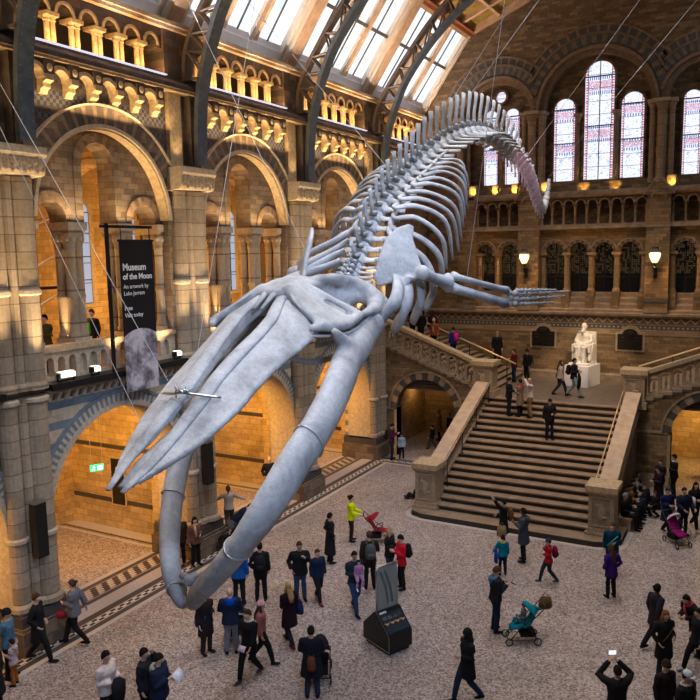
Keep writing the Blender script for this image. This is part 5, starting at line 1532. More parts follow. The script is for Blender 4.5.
    ring = [((0, 0, 1.0), 0.150), ((0, 0.01, 1.15), 0.142), ((0, 0.01, 1.32), 0.168), ((0, 0, 1.41), 0.145), ((0, 0, 1.475), 0.072)]
    pts = []; rad = []
    if legs in ('sit', 'crouch', 'hang'):
        pts.append(U((0, 0, 0.90))); rad.append(0.165 * W_ + g)
    else:
        pts.append(Vector((0, -0.01, hem))); rad.append((0.165 + (0.93 - hem) * 0.09) * W_ + g)
        if hem < 0.85: pts.append(Vector((0, 0, 0.92))); rad.append(0.166 * W_ + g)
    for c, r in ring: pts.append(U(c)); rad.append(r * (W_ if not kid else 0.95) + g)
    q.tube(pts, rad, 14, flat=0.74, up=(0, 1, 0))
    for s, sh, el, wr in A_:
        q.tube([sh * 0.7 + U((0, 0, 1.38)) * 0.3, sh + Vector((0, 0, -0.012)), sh.lerp(el, 0.5), el, el.lerp(wr, 0.5), wr - (wr - el) * 0.06], [0.075, 0.070 + g * 0.7, 0.064 + g * 0.6, 0.056 + g * 0.6, 0.051 + g * 0.5, 0.043 + g * 0.4], 9)
    tp = remesh(q.mesh('top', [fab(tc)]), 0.024, 1, 0.5)
    nm = {'jacket': 'jacket', 'sweater': 'sweater', 'coat': 'coat', 'long': 'coat', 'blazer': 'blazer'}[top]
    tpo = link_mesh(nm, tp, t, False)
    if stripe is not None:
        q = MB(); q.tube([U((-0.16, 0.13, 1.36)), U((0.0, 0.165, 1.2)), U((0.14, 0.12, 1.02))], 0.02, 6, flat=0.4, up=(0, 1, 0)); q.build('bag_strap', [fab(stripe)], t, True, False)
    if shirt is not None:
        q = MB(); q.tube([U((0, 0.125, 0.98)), U((0, 0.14, 1.15)), U((0, 0.135, 1.32)), U((0, 0.085, 1.43))], [0.06, 0.055, 0.06, 0.045], 8, flat=0.5, up=(0, 1, 0)); q.build('shirt_front', [fab(shirt)], t, True, False)
    if collar is not None:
        q = MB(); q.tube([U((0.085 * math.cos(a), -0.01 + 0.085 * math.sin(a), 1.462 + 0.02 * math.sin(a))) for a in np.linspace(0, 2 * PI, 17)], 0.030, 7); q.build('collar', [fab(collar)], t, True, False)
    if scarf is not None:
        q = MB(); q.tube([U((0.08 * math.cos(a), 0.08 * math.sin(a), 1.48)) for a in np.linspace(0, 2 * PI, 17)], 0.04, 7); q.tube([U((0.05, 0.11, 1.47)), U((0.06, 0.17, 1.3)), U((0.05, 0.17, 1.08))], [0.04, 0.05, 0.045], 7, flat=0.4, up=(0, 1, 0)); q.build('scarf', [fab(scarf)], t, True, False)
    # ---- hair
    hm = fab(HAIRC[hair], 'hair')
    if hs != 'bald' and hat != 'hood':
        q = MB(); n, m_ = 16, 9; vs = []
        for i in range(m_ + 1):
            th = PI * 0.62 * i / m_ + 0.02
            for j in range(n):
                ph = 2 * PI * j / n; dx, dy = math.sin(ph), math.cos(ph)
                t2 = th * (0.62 if dy > 0.3 else (0.85 if dy > -0.1 else 1.0))
                if hs == 'long' and dy < 0.3: t2 = th * 1.12
                vs.append(Hm @ Vector((0.088 * math.sin(t2) * dx, -0.006 + 0.108 * math.sin(t2) * dy, 0.008 + 0.131 * math.cos(t2))))
        q.add(vs, [(i * n + j, i * n + (j + 1) % n, (i + 1) * n + (j + 1) % n, (i + 1) * n + j) for i in range(m_) for j in range(n)] + [tuple(range(n)), tuple(m_ * n + j for j in range(n))[::-1]], 0, raw=True)
        if hs == 'long':
            q.tube([Hm @ Vector((0, -0.06, 0.03)), Hm @ Vector((0, -0.095, -0.10)), U((0, -0.135, 1.38)), U((0, -0.15, 1.24))], [0.07, 0.085, 0.085, 0.05], 10, flat=0.45, up=(0, 1, 0))
            for s in (-1, 1): q.tube([Hm @ Vector((s * 0.075, 0.0, 0.05)), Hm @ Vector((s * 0.088, 0.0, -0.07)), U((s * 0.085, 0.03, 1.42)), U((s * 0.09, 0.09, 1.31))], [0.02, 0.032, 0.034, 0.02], 7)
        if hs == 'bun': q.ball(Hm @ Vector((0, -0.11, 0.07)), 0.045, 10, 8)
        if hs == 'tail': q.tube([Hm @ Vector((0, -0.1, 0.05)), Hm @ Vector((0, -0.16, -0.02)), Hm @ Vector((0, -0.15, -0.15))], [0.03, 0.035, 0.015], 8)
        q.build('hair', [hm], t, True, False)
    if hat in ('beanie', 'cap', 'bobble'):
        q = MB(); q.lathe([(0.0, 0), (0.001, 0)], (0, 0, 0), 3) if False else None
        prof = [(0.102, 0.0), (0.106, 0.02), (0.105, 0.05), (0.098, 0.052), (0.092, 0.09), (0.065, 0.125), (0.02, 0.142)] if hat != 'cap' else [(0.092, 0.02), (0.094, 0.05), (0.088, 0.09), (0.06, 0.125), (0.01, 0.135)]
        vs = []
        for r, zz in prof:
            for j in range(14): vs.append(Hm @ Vector((r * 0.88 * math.sin(2 * PI * j / 14), r * 1.08 * math.cos(2 * PI * j / 14), zz + 0.005)))
        k2 = len(prof); q.add(vs, [(i * 14 + j, i * 14 + (j + 1) % 14, (i + 1) * 14 + (j + 1) % 14, (i + 1) * 14 + j) for i in range(k2 - 1) for j in range(14)] + [tuple(range(14)), tuple((k2 - 1) * 14 + j for j in range(14))[::-1]], 0, raw=True)
        if hat == 'cap': q.tube([Hm @ Vector((0, 0.08, 0.04)), Hm @ Vector((0, 0.13, 0.035)), Hm @ Vector((0, 0.165, 0.02))], [0.07, 0.065, 0.04], 8, flat=0.15, up=(0, 0, 1))
        if hat == 'bobble': q.ball(Hm @ Vector((0, 0, 0.16)), 0.035, 10, 8)
        q.build('cap' if hat == 'cap' else 'beanie', [fab(hatc or BLK)], t, True, False)
    if hat == 'hood':
        q = MB(); q.ball(Hm @ Vector((0, -0.02, 0.01)), (0.108, 0.118, 0.145), 14, 10); q.tube([U((0, -0.06, 1.42)), Hm @ Vector((0, -0.03, -0.06))], [0.10, 0.11], 10); q.build('hood', [fab(hatc or tc)], t, True, False)
    if hat == 'hood_down':
        q = MB(); q.tube([U((0.11 * math.cos(a), -0.045 + 0.085 * math.sin(a), 1.46 + 0.02 * math.sin(a))) for a in np.linspace(PI * 0.9, PI * 2.1, 13)], [0.03] + [0.05] * 11 + [0.03], 8); q.ball(U((0, -0.14, 1.40)), (0.11, 0.05, 0.10), 12, 8); q.build('hood', [fab(hatc or tc)], t, True, False)
    return t

def carried(t, name, label, cat, fn, mats, off=None, group=None, parts=()):
    """an object worn or held, standing as a thing of its own at the person's place"""
    o = thing(name, label, cat, tuple(t.location), t.rotation_euler.z, group)
    k = t.scale[0]; o.scale = (k, k, k)
    for nm, f, m in [('body', fn, mats)] + list(parts):
        q = MB(); f(q); q.build(nm, m, o, True, False)
    return o
def backpack(t, label, c, c2=None, dz=0.0, front=False):
    yy = -0.235 if not front else 0.21
    def f(q): q.tube([(0, yy, 1.0 + dz), (0, yy, 1.05 + dz), (0, yy - 0.01, 1.25 + dz), (0, yy, 1.40 + dz), (0, yy, 1.44 + dz)], [0.10, 0.155, 0.16, 0.135, 0.08], 10, flat=0.62, up=(0, 1, 0))
    def p(q): q.tube([(0, yy - 0.09, 1.06 + dz), (0, yy - 0.10, 1.12 + dz), (0, yy - 0.09, 1.2 + dz)], [0.09, 0.115, 0.09], 8, flat=0.4, up=(0, 1, 0))
    def s(q):
        for sx in (-1, 1): q.tube([(sx * 0.09, yy + 0.07, 1.42 + dz), (sx * 0.10, 0.0, 1.50 + dz), (sx * 0.11, 0.13, 1.40 + dz), (sx * 0.15, 0.12, 1.2 + dz), (sx * 0.17, -0.02, 1.06 + dz)], 0.022, 6, flat=0.4)
    return carried(t, 'backpack', label, 'backpack', f, [fab(c)], parts=(('pocket', p, [fab(c2 or c)]), ('strap', s, [fab(c2 or c)])))
def handbag(t, label, c, x=0.26, y=0.05, z=0.78, w=0.15, h_=0.13, name='handbag', cat='bag', strap=0.25):
    def f(q): q.tube([(x, y, z - h_), (x, y, z - h_ * 0.8), (x, y, z), (x, y, z + h_)], [w * 0.75, w, w, w * 0.8], 8, flat=0.45, up=(1, 0, 0))
    def s(q): q.tube([(x, y - w * 0.6, z + h_ * 0.9), (x - 0.02, y, z + h_ + strap), (x, y + w * 0.6, z + h_ * 0.9)], 0.012, 6)
    return carried(t, name, label, cat, f, [fab(c)], parts=(('strap', s, [fab(c)]),))
def held(t, name, label, cat, p, size, c, rot=0.3, emit=None):
    def f(q):
        R_ = Matrix.Rotation(rot, 3, 'X')
        vs = [Vector(p) + R_ @ Vector((a * size[0], b * size[1], c_ * size[2])) for c_ in (-1, 1) for b in (-1, 1) for a in (-1, 1)]
        q.add(vs, [(0, 1, 3, 2), (4, 6, 7, 5), (0, 4, 5, 1), (2, 3, 7, 6), (0, 2, 6, 4), (1, 5, 7, 3)], 0, raw=True)
    o = carried(t, name, label, cat, f, [fab(c) if emit is None else emit])
    return o

def pushchair(label, x, y, yaw, c1, c2, hood=True, z=0, group='pushchairs in the hall'):
    t = thing('pushchair', label, 'pushchair', (x, y, z), math.radians(yaw), group)
    q = MB()
    for s in (-1, 1):
        q.tube([(s * 0.22, 0.42, 0.12), (s * 0.22, 0.1, 0.5), (s * 0.24, -0.3, 0.82), (s * 0.24, -0.48, 1.03)], 0.014, 6)
        q.tube([(s * 0.22, -0.30, 0.12), (s * 0.22, -0.02, 0.55), (s * 0.22, 0.16, 0.62)], 0.014, 6)
        q.tube([(s * 0.22, 0.42, 0.14), (s * 0.22, -0.30, 0.14)], 0.010, 6)
    q.tube([(-0.24, -0.48, 1.03), (0.24, -0.48, 1.03)], 0.02, 8); q.tube([(-0.22, 0.16, 0.62), (0.22, 0.16, 0.62)], 0.018, 8); q.tube([(-0.22, -0.3, 0.14), (0.22, -0.3, 0.14)], 0.012, 6); q.tube([(-0.22, 0.42, 0.12), (0.22, 0.42, 0.12)], 0.012, 6)
    q.build('frame', [MAT['black']], t, True, False)
    for sx in (-1, 1):
        for yy in (0.42, -0.30):
            q = MB(); cx = sx * 0.24
            ring = [(cx, yy + 0.09 * math.cos(a), 0.105 + 0.09 * math.sin(a)) for a in np.linspace(0, 2 * PI, 17)]
            q.tube(ring, 0.017, 6, 0, caps=False, up=(1, 0, 0)); q.tube([(cx - 0.02, yy, 0.105), (cx + 0.02, yy, 0.105)], 0.03, 8, 1)
            for a in (0, PI / 3, 2 * PI / 3): q.tube([(cx, yy + 0.085 * math.cos(a), 0.105 + 0.085 * math.sin(a)), (cx, yy - 0.085 * math.cos(a), 0.105 - 0.085 * math.sin(a))], 0.007, 4, 1)
            q.build('wheel', [MAT['black'], MAT['steel']], t, True, False)
    q = MB(); q.tube([(0, 0.36, 0.34), (0, 0.30, 0.42), (0, 0.10, 0.45), (0, -0.08, 0.47), (0, -0.22, 0.72), (0, -0.32, 0.92)], [0.12, 0.19, 0.2, 0.2, 0.2, 0.17], 10, flat=0.25, up=(0, -0.5, 1))
    q.build('seat', [fab(c1)], t, True, False)
    q = MB(); q.box(-0.17, 0.17, -0.26, 0.12, 0.2, 0.32); q.build('basket', [fab(BLK)], t, False, False)
    if hood:
        q = MB(); vs = []; n = 10; m_ = 6
        for i in range(m_ + 1):
            a = math.radians(20 + 95 * i / m_)
            for j in range(n + 1):
                b = PI * j / n
                vs.append((0.22 * math.cos(b), -0.20 - 0.28 * math.cos(a + 0.9) * math.sin(b) - 0.02, 0.78 + 0.30 * math.sin(b) * math.sin(a)))
        q.add(vs, [(i * (n + 1) + j, i * (n + 1) + j + 1, (i + 1) * (n + 1) + j + 1, (i + 1) * (n + 1) + j) for i in range(m_) for j in range(n)], 0, raw=True)
        o = q.build('canopy', [fab(c2)], t, True, False); md = o.modifiers.new('t', 'SOLIDIFY'); md.thickness = 0.012
    return t

def yaw_to(dx, dy):
    """heading that looks along (dx, dy)"""
    return math.degrees(math.atan2(-dx, dy))
# ------------------------------------------------------------ things in the hall
# white marble statue on its plinth
pl = tag(MB().build('x', []) if False else bpy.data.objects.new('x', None), None) if False else None
q = MB(); q.box(-0.60, 0.60, -0.72, 0.72, 0, 1.02); me = q.mesh('plinth', [MAT['plinthw']])
bm = bmesh.new(); bm.from_mesh(me); bmesh.ops.bevel(bm, geom=bm.edges[:], offset=0.012, segments=2, affect='EDGES'); bm.to_mesh(me); bm.free()
plinth = link_mesh('plinth', me); plinth.location = (-7.52, 37.2, ZL); plinth.rotation_euler = (0, 0, math.radians(-12))
tag(plinth, 'plain white box plinth under the marble statue', 'plinth')
st = thing('statue', 'white marble statue of a bearded seated man on the landing', 'statue', (-7.52, 37.2, ZL + 1.02), math.radians(-12))
q = MB()
q.box(-0.48, 0.48, -0.55, 0.60, 0, 0.10); q.box(-0.46, 0.46, 0.02, 0.60, 0.1, 0.74); q.box(-0.44, 0.44, 0.46, 0.62, 0.7, 1.55)
for s in (-1, 1):
    q.box(s * 0.40 - 0.07, s * 0.40 + 0.07, -0.25, 0.55, 0.6, 0.98)
    q.tube([(s * 0.14, 0.28, 0.85), (s * 0.17, -0.05, 0.92), (s * 0.18, -0.32, 0.88)], [0.19, 0.16, 0.13], 12)
    q.tube([(s * 0.18, -0.30, 0.88), (s * 0.17, -0.30, 0.5), (s * 0.18, -0.33, 0.14)], [0.14, 0.11, 0.09], 12)
    q.tube([(s * 0.18, -0.30, 0.15), (s * 0.19, -0.48, 0.14)], [0.08, 0.06], 10)
    q.tube([(s * 0.27, 0.22, 1.42), (s * 0.38, 0.10, 1.12), (s * 0.20, -0.20, 1.02), (s * 0.08, -0.26, 1.02)], [0.13, 0.10, 0.08, 0.06], 10)
    q.tube([(s * 0.36, 0.3, 1.2), (s * 0.42, 0.0, 0.8), (s * 0.40, -0.15, 0.2)], [0.12, 0.11, 0.09], 10)
    q.tube([(s * 0.06, -0.28, 0.85), (s * 0.07, -0.34, 0.4), (s * 0.05, -0.30, 0.12)], [0.08, 0.06, 0.08], 8)
q.tube([(0, 0.25, 0.75), (0, 0.22, 1.1), (0, 0.22, 1.38), (0, 0.2, 1.52)], [0.27, 0.27, 0.30, 0.16], 16, flat=0.75, up=(0, 1, 0))
q.tube([(0, 0.2, 1.45), (0, 0.15, 1.65)], [0.10, 0.09], 10)
q.ball((0, 0.13, 1.82), (0.125, 0.155, 0.19), 16, 12); q.tube([(0, -0.01, 1.84), (0, -0.05, 1.79)], [0.025, 0.035], 8)
q.tube([(0, 0.0, 1.72), (0, -0.04, 1.6), (0, 0.0, 1.42)], [0.10, 0.11, 0.04], 12)
for s in (-1, 1): q.tube([(s * 0.02, -0.02, 1.88), (s * 0.08, -0.0, 1.88)], [0.022, 0.015], 6); q.ball((s * 0.13, 0.14, 1.81), (0.02, 0.04, 0.05), 8, 6)
me = remesh(q.mesh('seated_figure', [MAT['marble']]), 0.022, 2); link_mesh('seated_figure', me, st, False)

# bronze plaques
def plaque(x, label):
    t = thing('plaque', label, 'plaque', (x, YN, 4.9))
    hw, zb, zt = 0.58, 4.9, 5.66
    prof = lambda g: [(x - hw - g, zb - g), (x + hw + g, zb - g), (x + hw + g, zt + g), (x + 0.36 + g, zt + g)] + [(x + (0.36 + g) * math.cos(PI * i / 12), zt + g + (0.27 + g * 0.6) * math.sin(PI * i / 12)) for i in range(1, 12)] + [(x - 0.36 - g, zt + g), (x - hw - g, zt + g)]
    q = MB(PN); q.prism(prof(0.10), -0.05, -0.02); q.build('stone_surround', [MAT['trim']], t)
    q = MB(PN); q.prism(prof(0.0), -0.09, -0.05); b = q.build('bronze_tablet', [MAT['bronze']], t)
    q = MB()
    q.ball((x, YN - 0.1, zt + 0.02), (0.22, 0.03, 0.16), 12, 8)
    for s in (-1, 1): q.ball((x + s * 0.34, YN - 0.1, zt - 0.2), (0.1, 0.025, 0.06), 8, 6); q.ball((x + s * 0.34, YN - 0.1, zt - 0.35), (0.08, 0.025, 0.05), 8, 6)
    for i in range(3): q.box(x - 0.35, x + 0.35, YN - 0.1, YN - 0.085, 5.0 + i * 0.1, 5.03 + i * 0.1)
    q.build('relief', [MAT['bronze']], b)
plaque(-9.88, 'dark bronze plaque with arched top, on the wall left of the statue')
plaque(-5.62, 'dark bronze plaque with arched top, on the wall right of the statue')

def lantern(x, label):
    z = 9.42; y = YN - 0.58
    t = thing('wall_lantern', label, 'lantern', (x, YN - 0.16, z - 0.6), 0, 'lit lanterns on the end wall')
    q = MB(); q.lathe([(0.13, -0.26), (0.24, -0.02), (0.27, 0.16), (0.20, 0.24)], (x, y, z), 8); q.build('lamp_glass', [MAT['lamp']], t)
    q = MB(); q.lathe([(0.32, 0.22), (0.30, 0.27), (0.17, 0.36), (0.16, 0.45), (0.20, 0.46), (0.08, 0.55), (0.02, 0.62)], (x, y, z), 8)
    q.build('lamp_cap', [MAT['ironb']], t)
    q = MB()
    for i in range(8):
        a = 2 * PI * i / 8; c, s = math.cos(a), math.sin(a)
        q.tube([(x + 0.14 * c, y + 0.14 * s, z - 0.27), (x + 0.25 * c, y + 0.25 * s, z - 0.02), (x + 0.28 * c, y + 0.28 * s, z + 0.17), (x + 0.3 * c, y + 0.3 * s, z + 0.24)], 0.013, 5)
    q.lathe([(0.15, -0.30), (0.15, -0.26)], (x, y, z), 8)
    q.build('lamp_frame', [MAT['black']], t)
    q = MB(); q.tube(catmull([(x, YN - 0.16, z - 0.75), (x, YN - 0.3, z - 0.8), (x, y, z - 0.62), (x, y, z - 0.3)], 4), 0.035, 8); q.lathe([(0.04, -0.62), (0.09, -0.5), (0.05, -0.4), (0.1, -0.32)], (x, y, z), 10)
    q.box(x - 0.08, x + 0.08, YN - 0.22, YN - 0.16, z - 1.0, z - 0.5); q.build('bracket', [MAT['black']], t)
lantern(-10.78, 'lit wall lantern on the pilaster left of the statue')
lantern(-4.55, 'lit wall lantern on the pilaster right of the statue')
for i, (x, w) in enumerate(((XC - 6.0, 0.36), (XC - 4.85, 0.36), (XC - 3.75, 0.36), (XC - 2.25, 0.3), (XC + 1.0, 0.3), (XC - 0.8, 0.3), (XC + 3.72, 0.36))):
    o = MB(PN); o.box(x - w / 2, x + w / 2, 0.02, 0.2, 12.96, 13.02)
    lb = ['small lamp on the sill at the left end of the left window pair', 'small lamp on the sill between the two left windows', 'small lamp on the sill right of the left window pair', 'small lamp on the sill under the first centre window', 'small lamp on the sill under the third centre window', 'small lamp on the sill left of the tall centre window', 'small lamp on the sill under the right-hand window'][i]
    tag(o.build('sill_lamp', [mat_glow('gold_sill_lamp_%d' % i, (1.0, 0.62, 0.16), 3.0)]), lb, 'lamp', 'lamps on the great window sill')

# hanging banner with its moon
BX, B0, B1, BZ0, BZ1 = -15.74, 15.55, 16.84, 6.08, 10.34
def mat_banner():
    m = M('banner_print', 0.7)
    x, y, z, nx, ny, nz = m.geo()
    dy = y - (B0 + B1) / 2; dz = z - 6.72
    r = (dy * dy + dz * dz).sqrt()
    n = m.noise(1.7, 5, 0.65, dist=0.3); n2 = m.noise(7.0, 4, 0.7)
    c = m.ramp(n, [(0.38, (0.10, 0.085, 0.10)), (0.48, (0.26, 0.24, 0.27)), (0.56, (0.50, 0.46, 0.50)), (0.7, (0.66, 0.62, 0.66))])
    c = m.mix(0.5, c, m.ramp(n2, [(0.3, (0.7, 0.7, 0.7)), (0.7, (1.2, 1.2, 1.2))]), 'MULTIPLY')
    c = m.mix(r.gt(1.15), c, (0.008, 0.006, 0.007)); m.col(c); return m.m
ban = thing('banner', 'tall black hanging banner with white lettering above a grey moon', 'banner', (BX, (B0 + B1) / 2, BZ0))
q = MB(); q.box(BX - 0.012, BX + 0.012, B0, B1, BZ0, BZ1); q.build('printed_panel', [mat_banner()], ban)
LET = plain('white_lettering', (0.85, 0.85, 0.85), 0.6)
for txt, zz, sz, u in (('Museum', 9.54, 0.27, 0.07), ('of the Moon', 9.29, 0.245, 0.07), ('An artwork by', 9.03, 0.165, 0.07), ('Luke Jerram', 8.84, 0.165, 0.07), ('Free', 8.42, 0.17, 0.07), ('Visit today', 8.22, 0.165, 0.07)):
    cu = bpy.data.curves.new('lettering', 'FONT'); cu.body = txt; cu.size = sz; cu.extrude = 0.002
    if sz > 0.2: cu.offset = 0.006
    o = bpy.data.objects.new('tmp', cu); COL.objects.link(o)
    me = bpy.data.meshes.new_from_object(o.evaluated_get(bpy.context.evaluated_depsgraph_get())); bpy.data.objects.remove(o)
    w = max(v.co.x for v in me.vertices); lim = 1.14
    sc_ = min(1.0, lim / w)
    me.transform(Matrix(((0, 0, 1, BX + 0.015), (sc_, 0, 0, B0 + u), (0, sc_ if sc_ > 0.8 else 1.0, 0, zz), (0, 0, 0, 1))))
    me.materials.clear(); me.materials.append(LET); me.name = 'lettering'
    link_mesh('lettering', me, ban)
bf = thing('banner_stand', 'black metal post and crossbar holding the moon banner on the ledge', 'frame', (-15.95, 15.3, 6.7))
q = MB(); q.box(-15.98, -15.90, 15.27, 15.35, 6.70, 10.85); q.build('post', [MAT['black']], bf)
q = MB(); q.box(-15.98, -15.90, 15.1, 17.05, 10.72, 10.80); q.box(-15.92, -15.70, 15.6, 15.66, 10.72, 10.78); q.box(-15.92, -15.70, 16.72, 16.78, 10.72, 10.78)
q.box(-15.76, -15.72, 15.5, 16.9, 10.34, 10.40); q.box(-15.75, -15.73, 15.62, 15.64, 10.4, 10.74); q.box(-15.75, -15.73, 16.74, 16.76, 10.4, 10.74); q.build('crossbar', [MAT['black']], bf)

def flood(y, label, big=False):
    t = thing('floodlight', label, 'floodlight', (-16.1, y, 6.7), 0, 'floodlights on the gallery ledge')
    w = 0.26 if big else 0.12
    q = MB(); q.box(-16.12, -16.08, y - w, y + w, 6.70, 6.73); q.box(-16.13, -16.07, y - w - 0.02, y - w, 6.7, 6.9); q.box(-16.13, -16.07, y + w, y + w + 0.02, 6.7, 6.9); q.build('yoke', [MAT['black']], t)
    q = MB(); q.extr([(-0.10, 6.74), (-0.34, 6.80), (-0.30, 6.98), (-0.06, 6.92)], y - w, y + w); q.P = PW
    q2 = MB(PW); q2.extr([(-0.10, 6.76), (-0.30, 6.80), (-0.30, 6.94), (-0.10, 6.92)], y - w, y + w); q2.build('housing', [MAT['black' if not big else 'steel']], t)
    q3 = MB(PW); q3.extr([(-0.305, 6.81), (-0.315, 6.81), (-0.315, 6.93), (-0.305, 6.93)], y - w * 0.88, y + w * 0.88); q3.build('lens', [MAT['bulb']], t)
    q4 = MB(PW); q4.box(y - w * 0.85, y + w * 0.85, -0.28, -0.12, 6.945, 6.955); q4.build('top_lens', [MAT['bulb']], t)
flood(13.75, 'large glowing floodlight on the ledge left of the banner', True)
flood(14.75, 'small twin floodlight on the ledge, between large floodlight and banner')
flood(18.1, 'small glowing floodlight on the ledge right of the banner')

for y0, x0, lb in ((12.30, -15.72, 'tall black column loudspeaker on the leftmost pier'), (18.92, -15.72, 'tall black column loudspeaker on the pier behind the whale snout')):
    t = thing('column_speaker', lb, 'loudspeaker', (x0, y0, 2.45), 0, 'column loudspeakers on the piers')
    q = MB(); q.box(x0 - 0.14, x0 + 0.1, y0 - 0.16, y0 + 0.16, 2.45, 3.85); q.build('cabinet', [MAT['black']], t)
    q = MB(); q.box(x0 - 0.14, x0 + 0.11, y0 - 0.17, y0 + 0.17, 3.85, 3.9); q.build('top_plate', [MAT['steel']], t)
    q = MB(); q.box(x0 - 0.2, x0 - 0.12, y0 - 0.05, y0 + 0.05, 2.6, 2.7); q.box(x0 - 0.2, x0 - 0.12, y0 - 0.05, y0 + 0.05, 3.5, 3.6); q.build('bracket', [MAT['black']], t)

# green exit sign hanging in the first bay
ex = thing('exit_sign', 'small green lit running-man sign hanging on wires in the first arch', 'sign', (-17.2, 15.6, 3.6), math.radians(60)); ex.scale = (0.72, 1, 0.8)
def exs(q, x0, x1, z0, z1, m, y=-0.03): q.box(x0, x1, y - 0.004, y, z0, z1, m)
q = MB(); q.box(-0.27, 0.27, -0.03, 0.03, 0, 0.24); q.build('panel', [MAT['exitg']], ex, False, False)
q = MB()
exs(q, 0.02, 0.22, 0.04, 0.20, 0)
q.tube([(-0.12, -0.034, 0.20), (-0.12, -0.038, 0.20)], 0.02, 8, 0); q.tube([(-0.13, -0.036, 0.17), (-0.15, -0.036, 0.11), (-0.10, -0.036, 0.07), (-0.12, -0.036, 0.03)], 0.011, 5, 0); q.tube([(-0.15, -0.036, 0.11), (-0.19, -0.036, 0.08), (-0.22, -0.036, 0.05)], 0.011, 5, 0); q.tube([(-0.13, -0.036, 0.165), (-0.08, -0.036, 0.13), (-0.06, -0.036, 0.15)], 0.009, 5, 0); q.tube([(-0.14, -0.036, 0.16), (-0.19, -0.036, 0.15)], 0.009, 5, 0)
q.build('running_man_mark', [MAT['exitw']], ex, False, False)
q = MB(); q.tube([(0.20, -0.04, 0.12), (0.06, -0.04, 0.12)], 0.012, 5); q.tube([(0.10, -0.04, 0.165), (0.055, -0.04, 0.12), (0.10, -0.04, 0.075)], 0.012, 5); q.build('arrow_mark', [MAT['exitg']], ex, False, False)
for s in (-0.22, 0.22):
    q = MB(); q.tube([(s, 0, 0.24), (s, 0, 2.7)], 0.008, 5); q.build('hanging_wire', [MAT['cable']], ex, False, False)
# posters on the chapel walls
for (x0, x1, Y, z0, z1, lb) in ((-20.55, -19.95, P0 + SP + 0.285, 0.95, 2.65, 'black framed poster on the brick wall inside the first arch'),):
    t = thing('poster', lb, 'poster', ((x0 + x1) / 2, Y, z0))
    q = MB(); q.box(x0 - 0.06, x1 + 0.06, Y - 0.03, Y, z0 - 0.06, z1 + 0.06); q.build('frame', [MAT['gold']], t)
    q = MB(); q.box(x0, x1, Y - 0.045, Y - 0.03, z0, z1); q.build('print', [plain('dark_poster_print', (0.02, 0.018, 0.016), 0.5, var=0.5, scale=4)], t)
# stair rails seen through the first gallery window
gs = thing('gallery_stair_rail', 'black posts and sloping brass rails of a stair behind the first gallery opening', 'railing', (-18.6, 14.0, 6.6))
for i in range(3):
    q = MB(); q.tube([(-18.6, 13.0, 7.6 + i * 1.15), (-18.6, 15.9, 8.9 + i * 1.15)], 0.035, 6); q.build('rail', [MAT['brass']], gs)
for y in (13.4, 14.75):
    q = MB(); q.box(-18.66, -18.54, y - 0.05, y + 0.05, 6.6, 11.6); q.build('post', [MAT['black']], gs)
q = MB(); q.box(-18.66, -18.54, 13.0, 15.9, 9.0, 9.08); q.build('crossbar', [MAT['black']], gs)

# display case with the glass sign
kio = thing('display_case', 'low black house-shaped display case with an upright glass panel, mid floor', 'display case', (-8.0, 16.36, 0), math.radians(-25))
q = MB()
q.box(-0.46, 0.46, -0.32, 0.32, 0.0, 0.1)
hw, ln = 0.52, 0.37
prof = [(-hw, 0.1), (hw, 0.1), (hw, 0.52), (0.05, 0.98), (-0.05, 0.98), (-hw, 0.52)]
vs = [(u, -ln, v) for u, v in prof] + [(u, ln, v) for u, v in prof]; n = 6
q.add(vs, [tuple(range(n)), tuple(range(2 * n - 1, n - 1, -1))] + [(i, (i + 1) % n, n + (i + 1) % n, n + i) for i in range(n)], 0)
body = q.build('case', [plain('black_display_laminate', (0.012, 0.010, 0.010), 0.35)], kio, False, False)
q = MB()
for y in (-ln - 0.006, ln + 0.006):
    pr = [(u, y, v) for u, v in prof]; q.tube(pr + [pr[0]], 0.008, 4, 0)
q.build('edge_trim', [MAT['steel']], kio, False, False)
# pictures on the sloping right-hand face
sd = Vector((hw - 0.05, 0, 0.52 - 0.98)).normalized(); nn = Vector((0.46, 0, 0.47)).normalized()
def decal(y0, y1, a0, a1, c, nm='picture'):
    q = MB(); b0 = Vector((0.05, 0, 0.98)) + nn * 0.006
    vs = [b0 + sd * a + Vector((0, y, 0)) + nn * t_ for t_ in (0, 0.003) for a, y in ((a0, y0), (a0, y1), (a1, y1), (a1, y0))]
    q.add(vs, [(0, 1, 2, 3), (7, 6, 5, 4), (0, 4, 5, 1), (1, 5, 6, 2), (2, 6, 7, 3), (3, 7, 4, 0)], 0, raw=True)
    return q.build(nm, [fab(c, 'print')], kio, False, False)
decal(-0.34, 0.34, 0.10, 0.60, (0.03, 0.035, 0.045), 'picture_strip')
for i in range(4):
    y = -0.25 + i * 0.167
    q = MB(); b0 = Vector((0.05, y, 0.98)) + nn * 0.012
    q.tube([b0 + sd * 0.33 + Vector((0, -0.07, 0)), b0 + sd * 0.37, b0 + sd * 0.34 + Vector((0, 0.07, 0))], [0.012, 0.03, 0.008], 8, flat=0.2, up=nn); q.build('specimen_picture', [fab((0.55, 0.33, 0.16), 'print')], kio, True, False)
    decal(y - 0.07, y + 0.07, 0.16, 0.25, (0.16, 0.17, 0.19), 'caption_panel')
for (yy, a0, a1) in ((-0.33, 0.03, 0.08),): decal(yy, yy + 0.22, a0, a1, (0.5, 0.5, 0.5), 'heading_strip')
GL = M('smoky_glass', 0.08, spec=0.6); GL.col((0.30, 0.34, 0.33)); GL.b.inputs['Transmission Weight'].default_value = 0.35; GL.b.inputs['Alpha'].default_value = 0.82
q = MB(); q.box(-0.012, 0.012, -0.33, 0.33, 0.98, 2.12); g = q.build('glass_panel', [GL.m], kio, False, False)
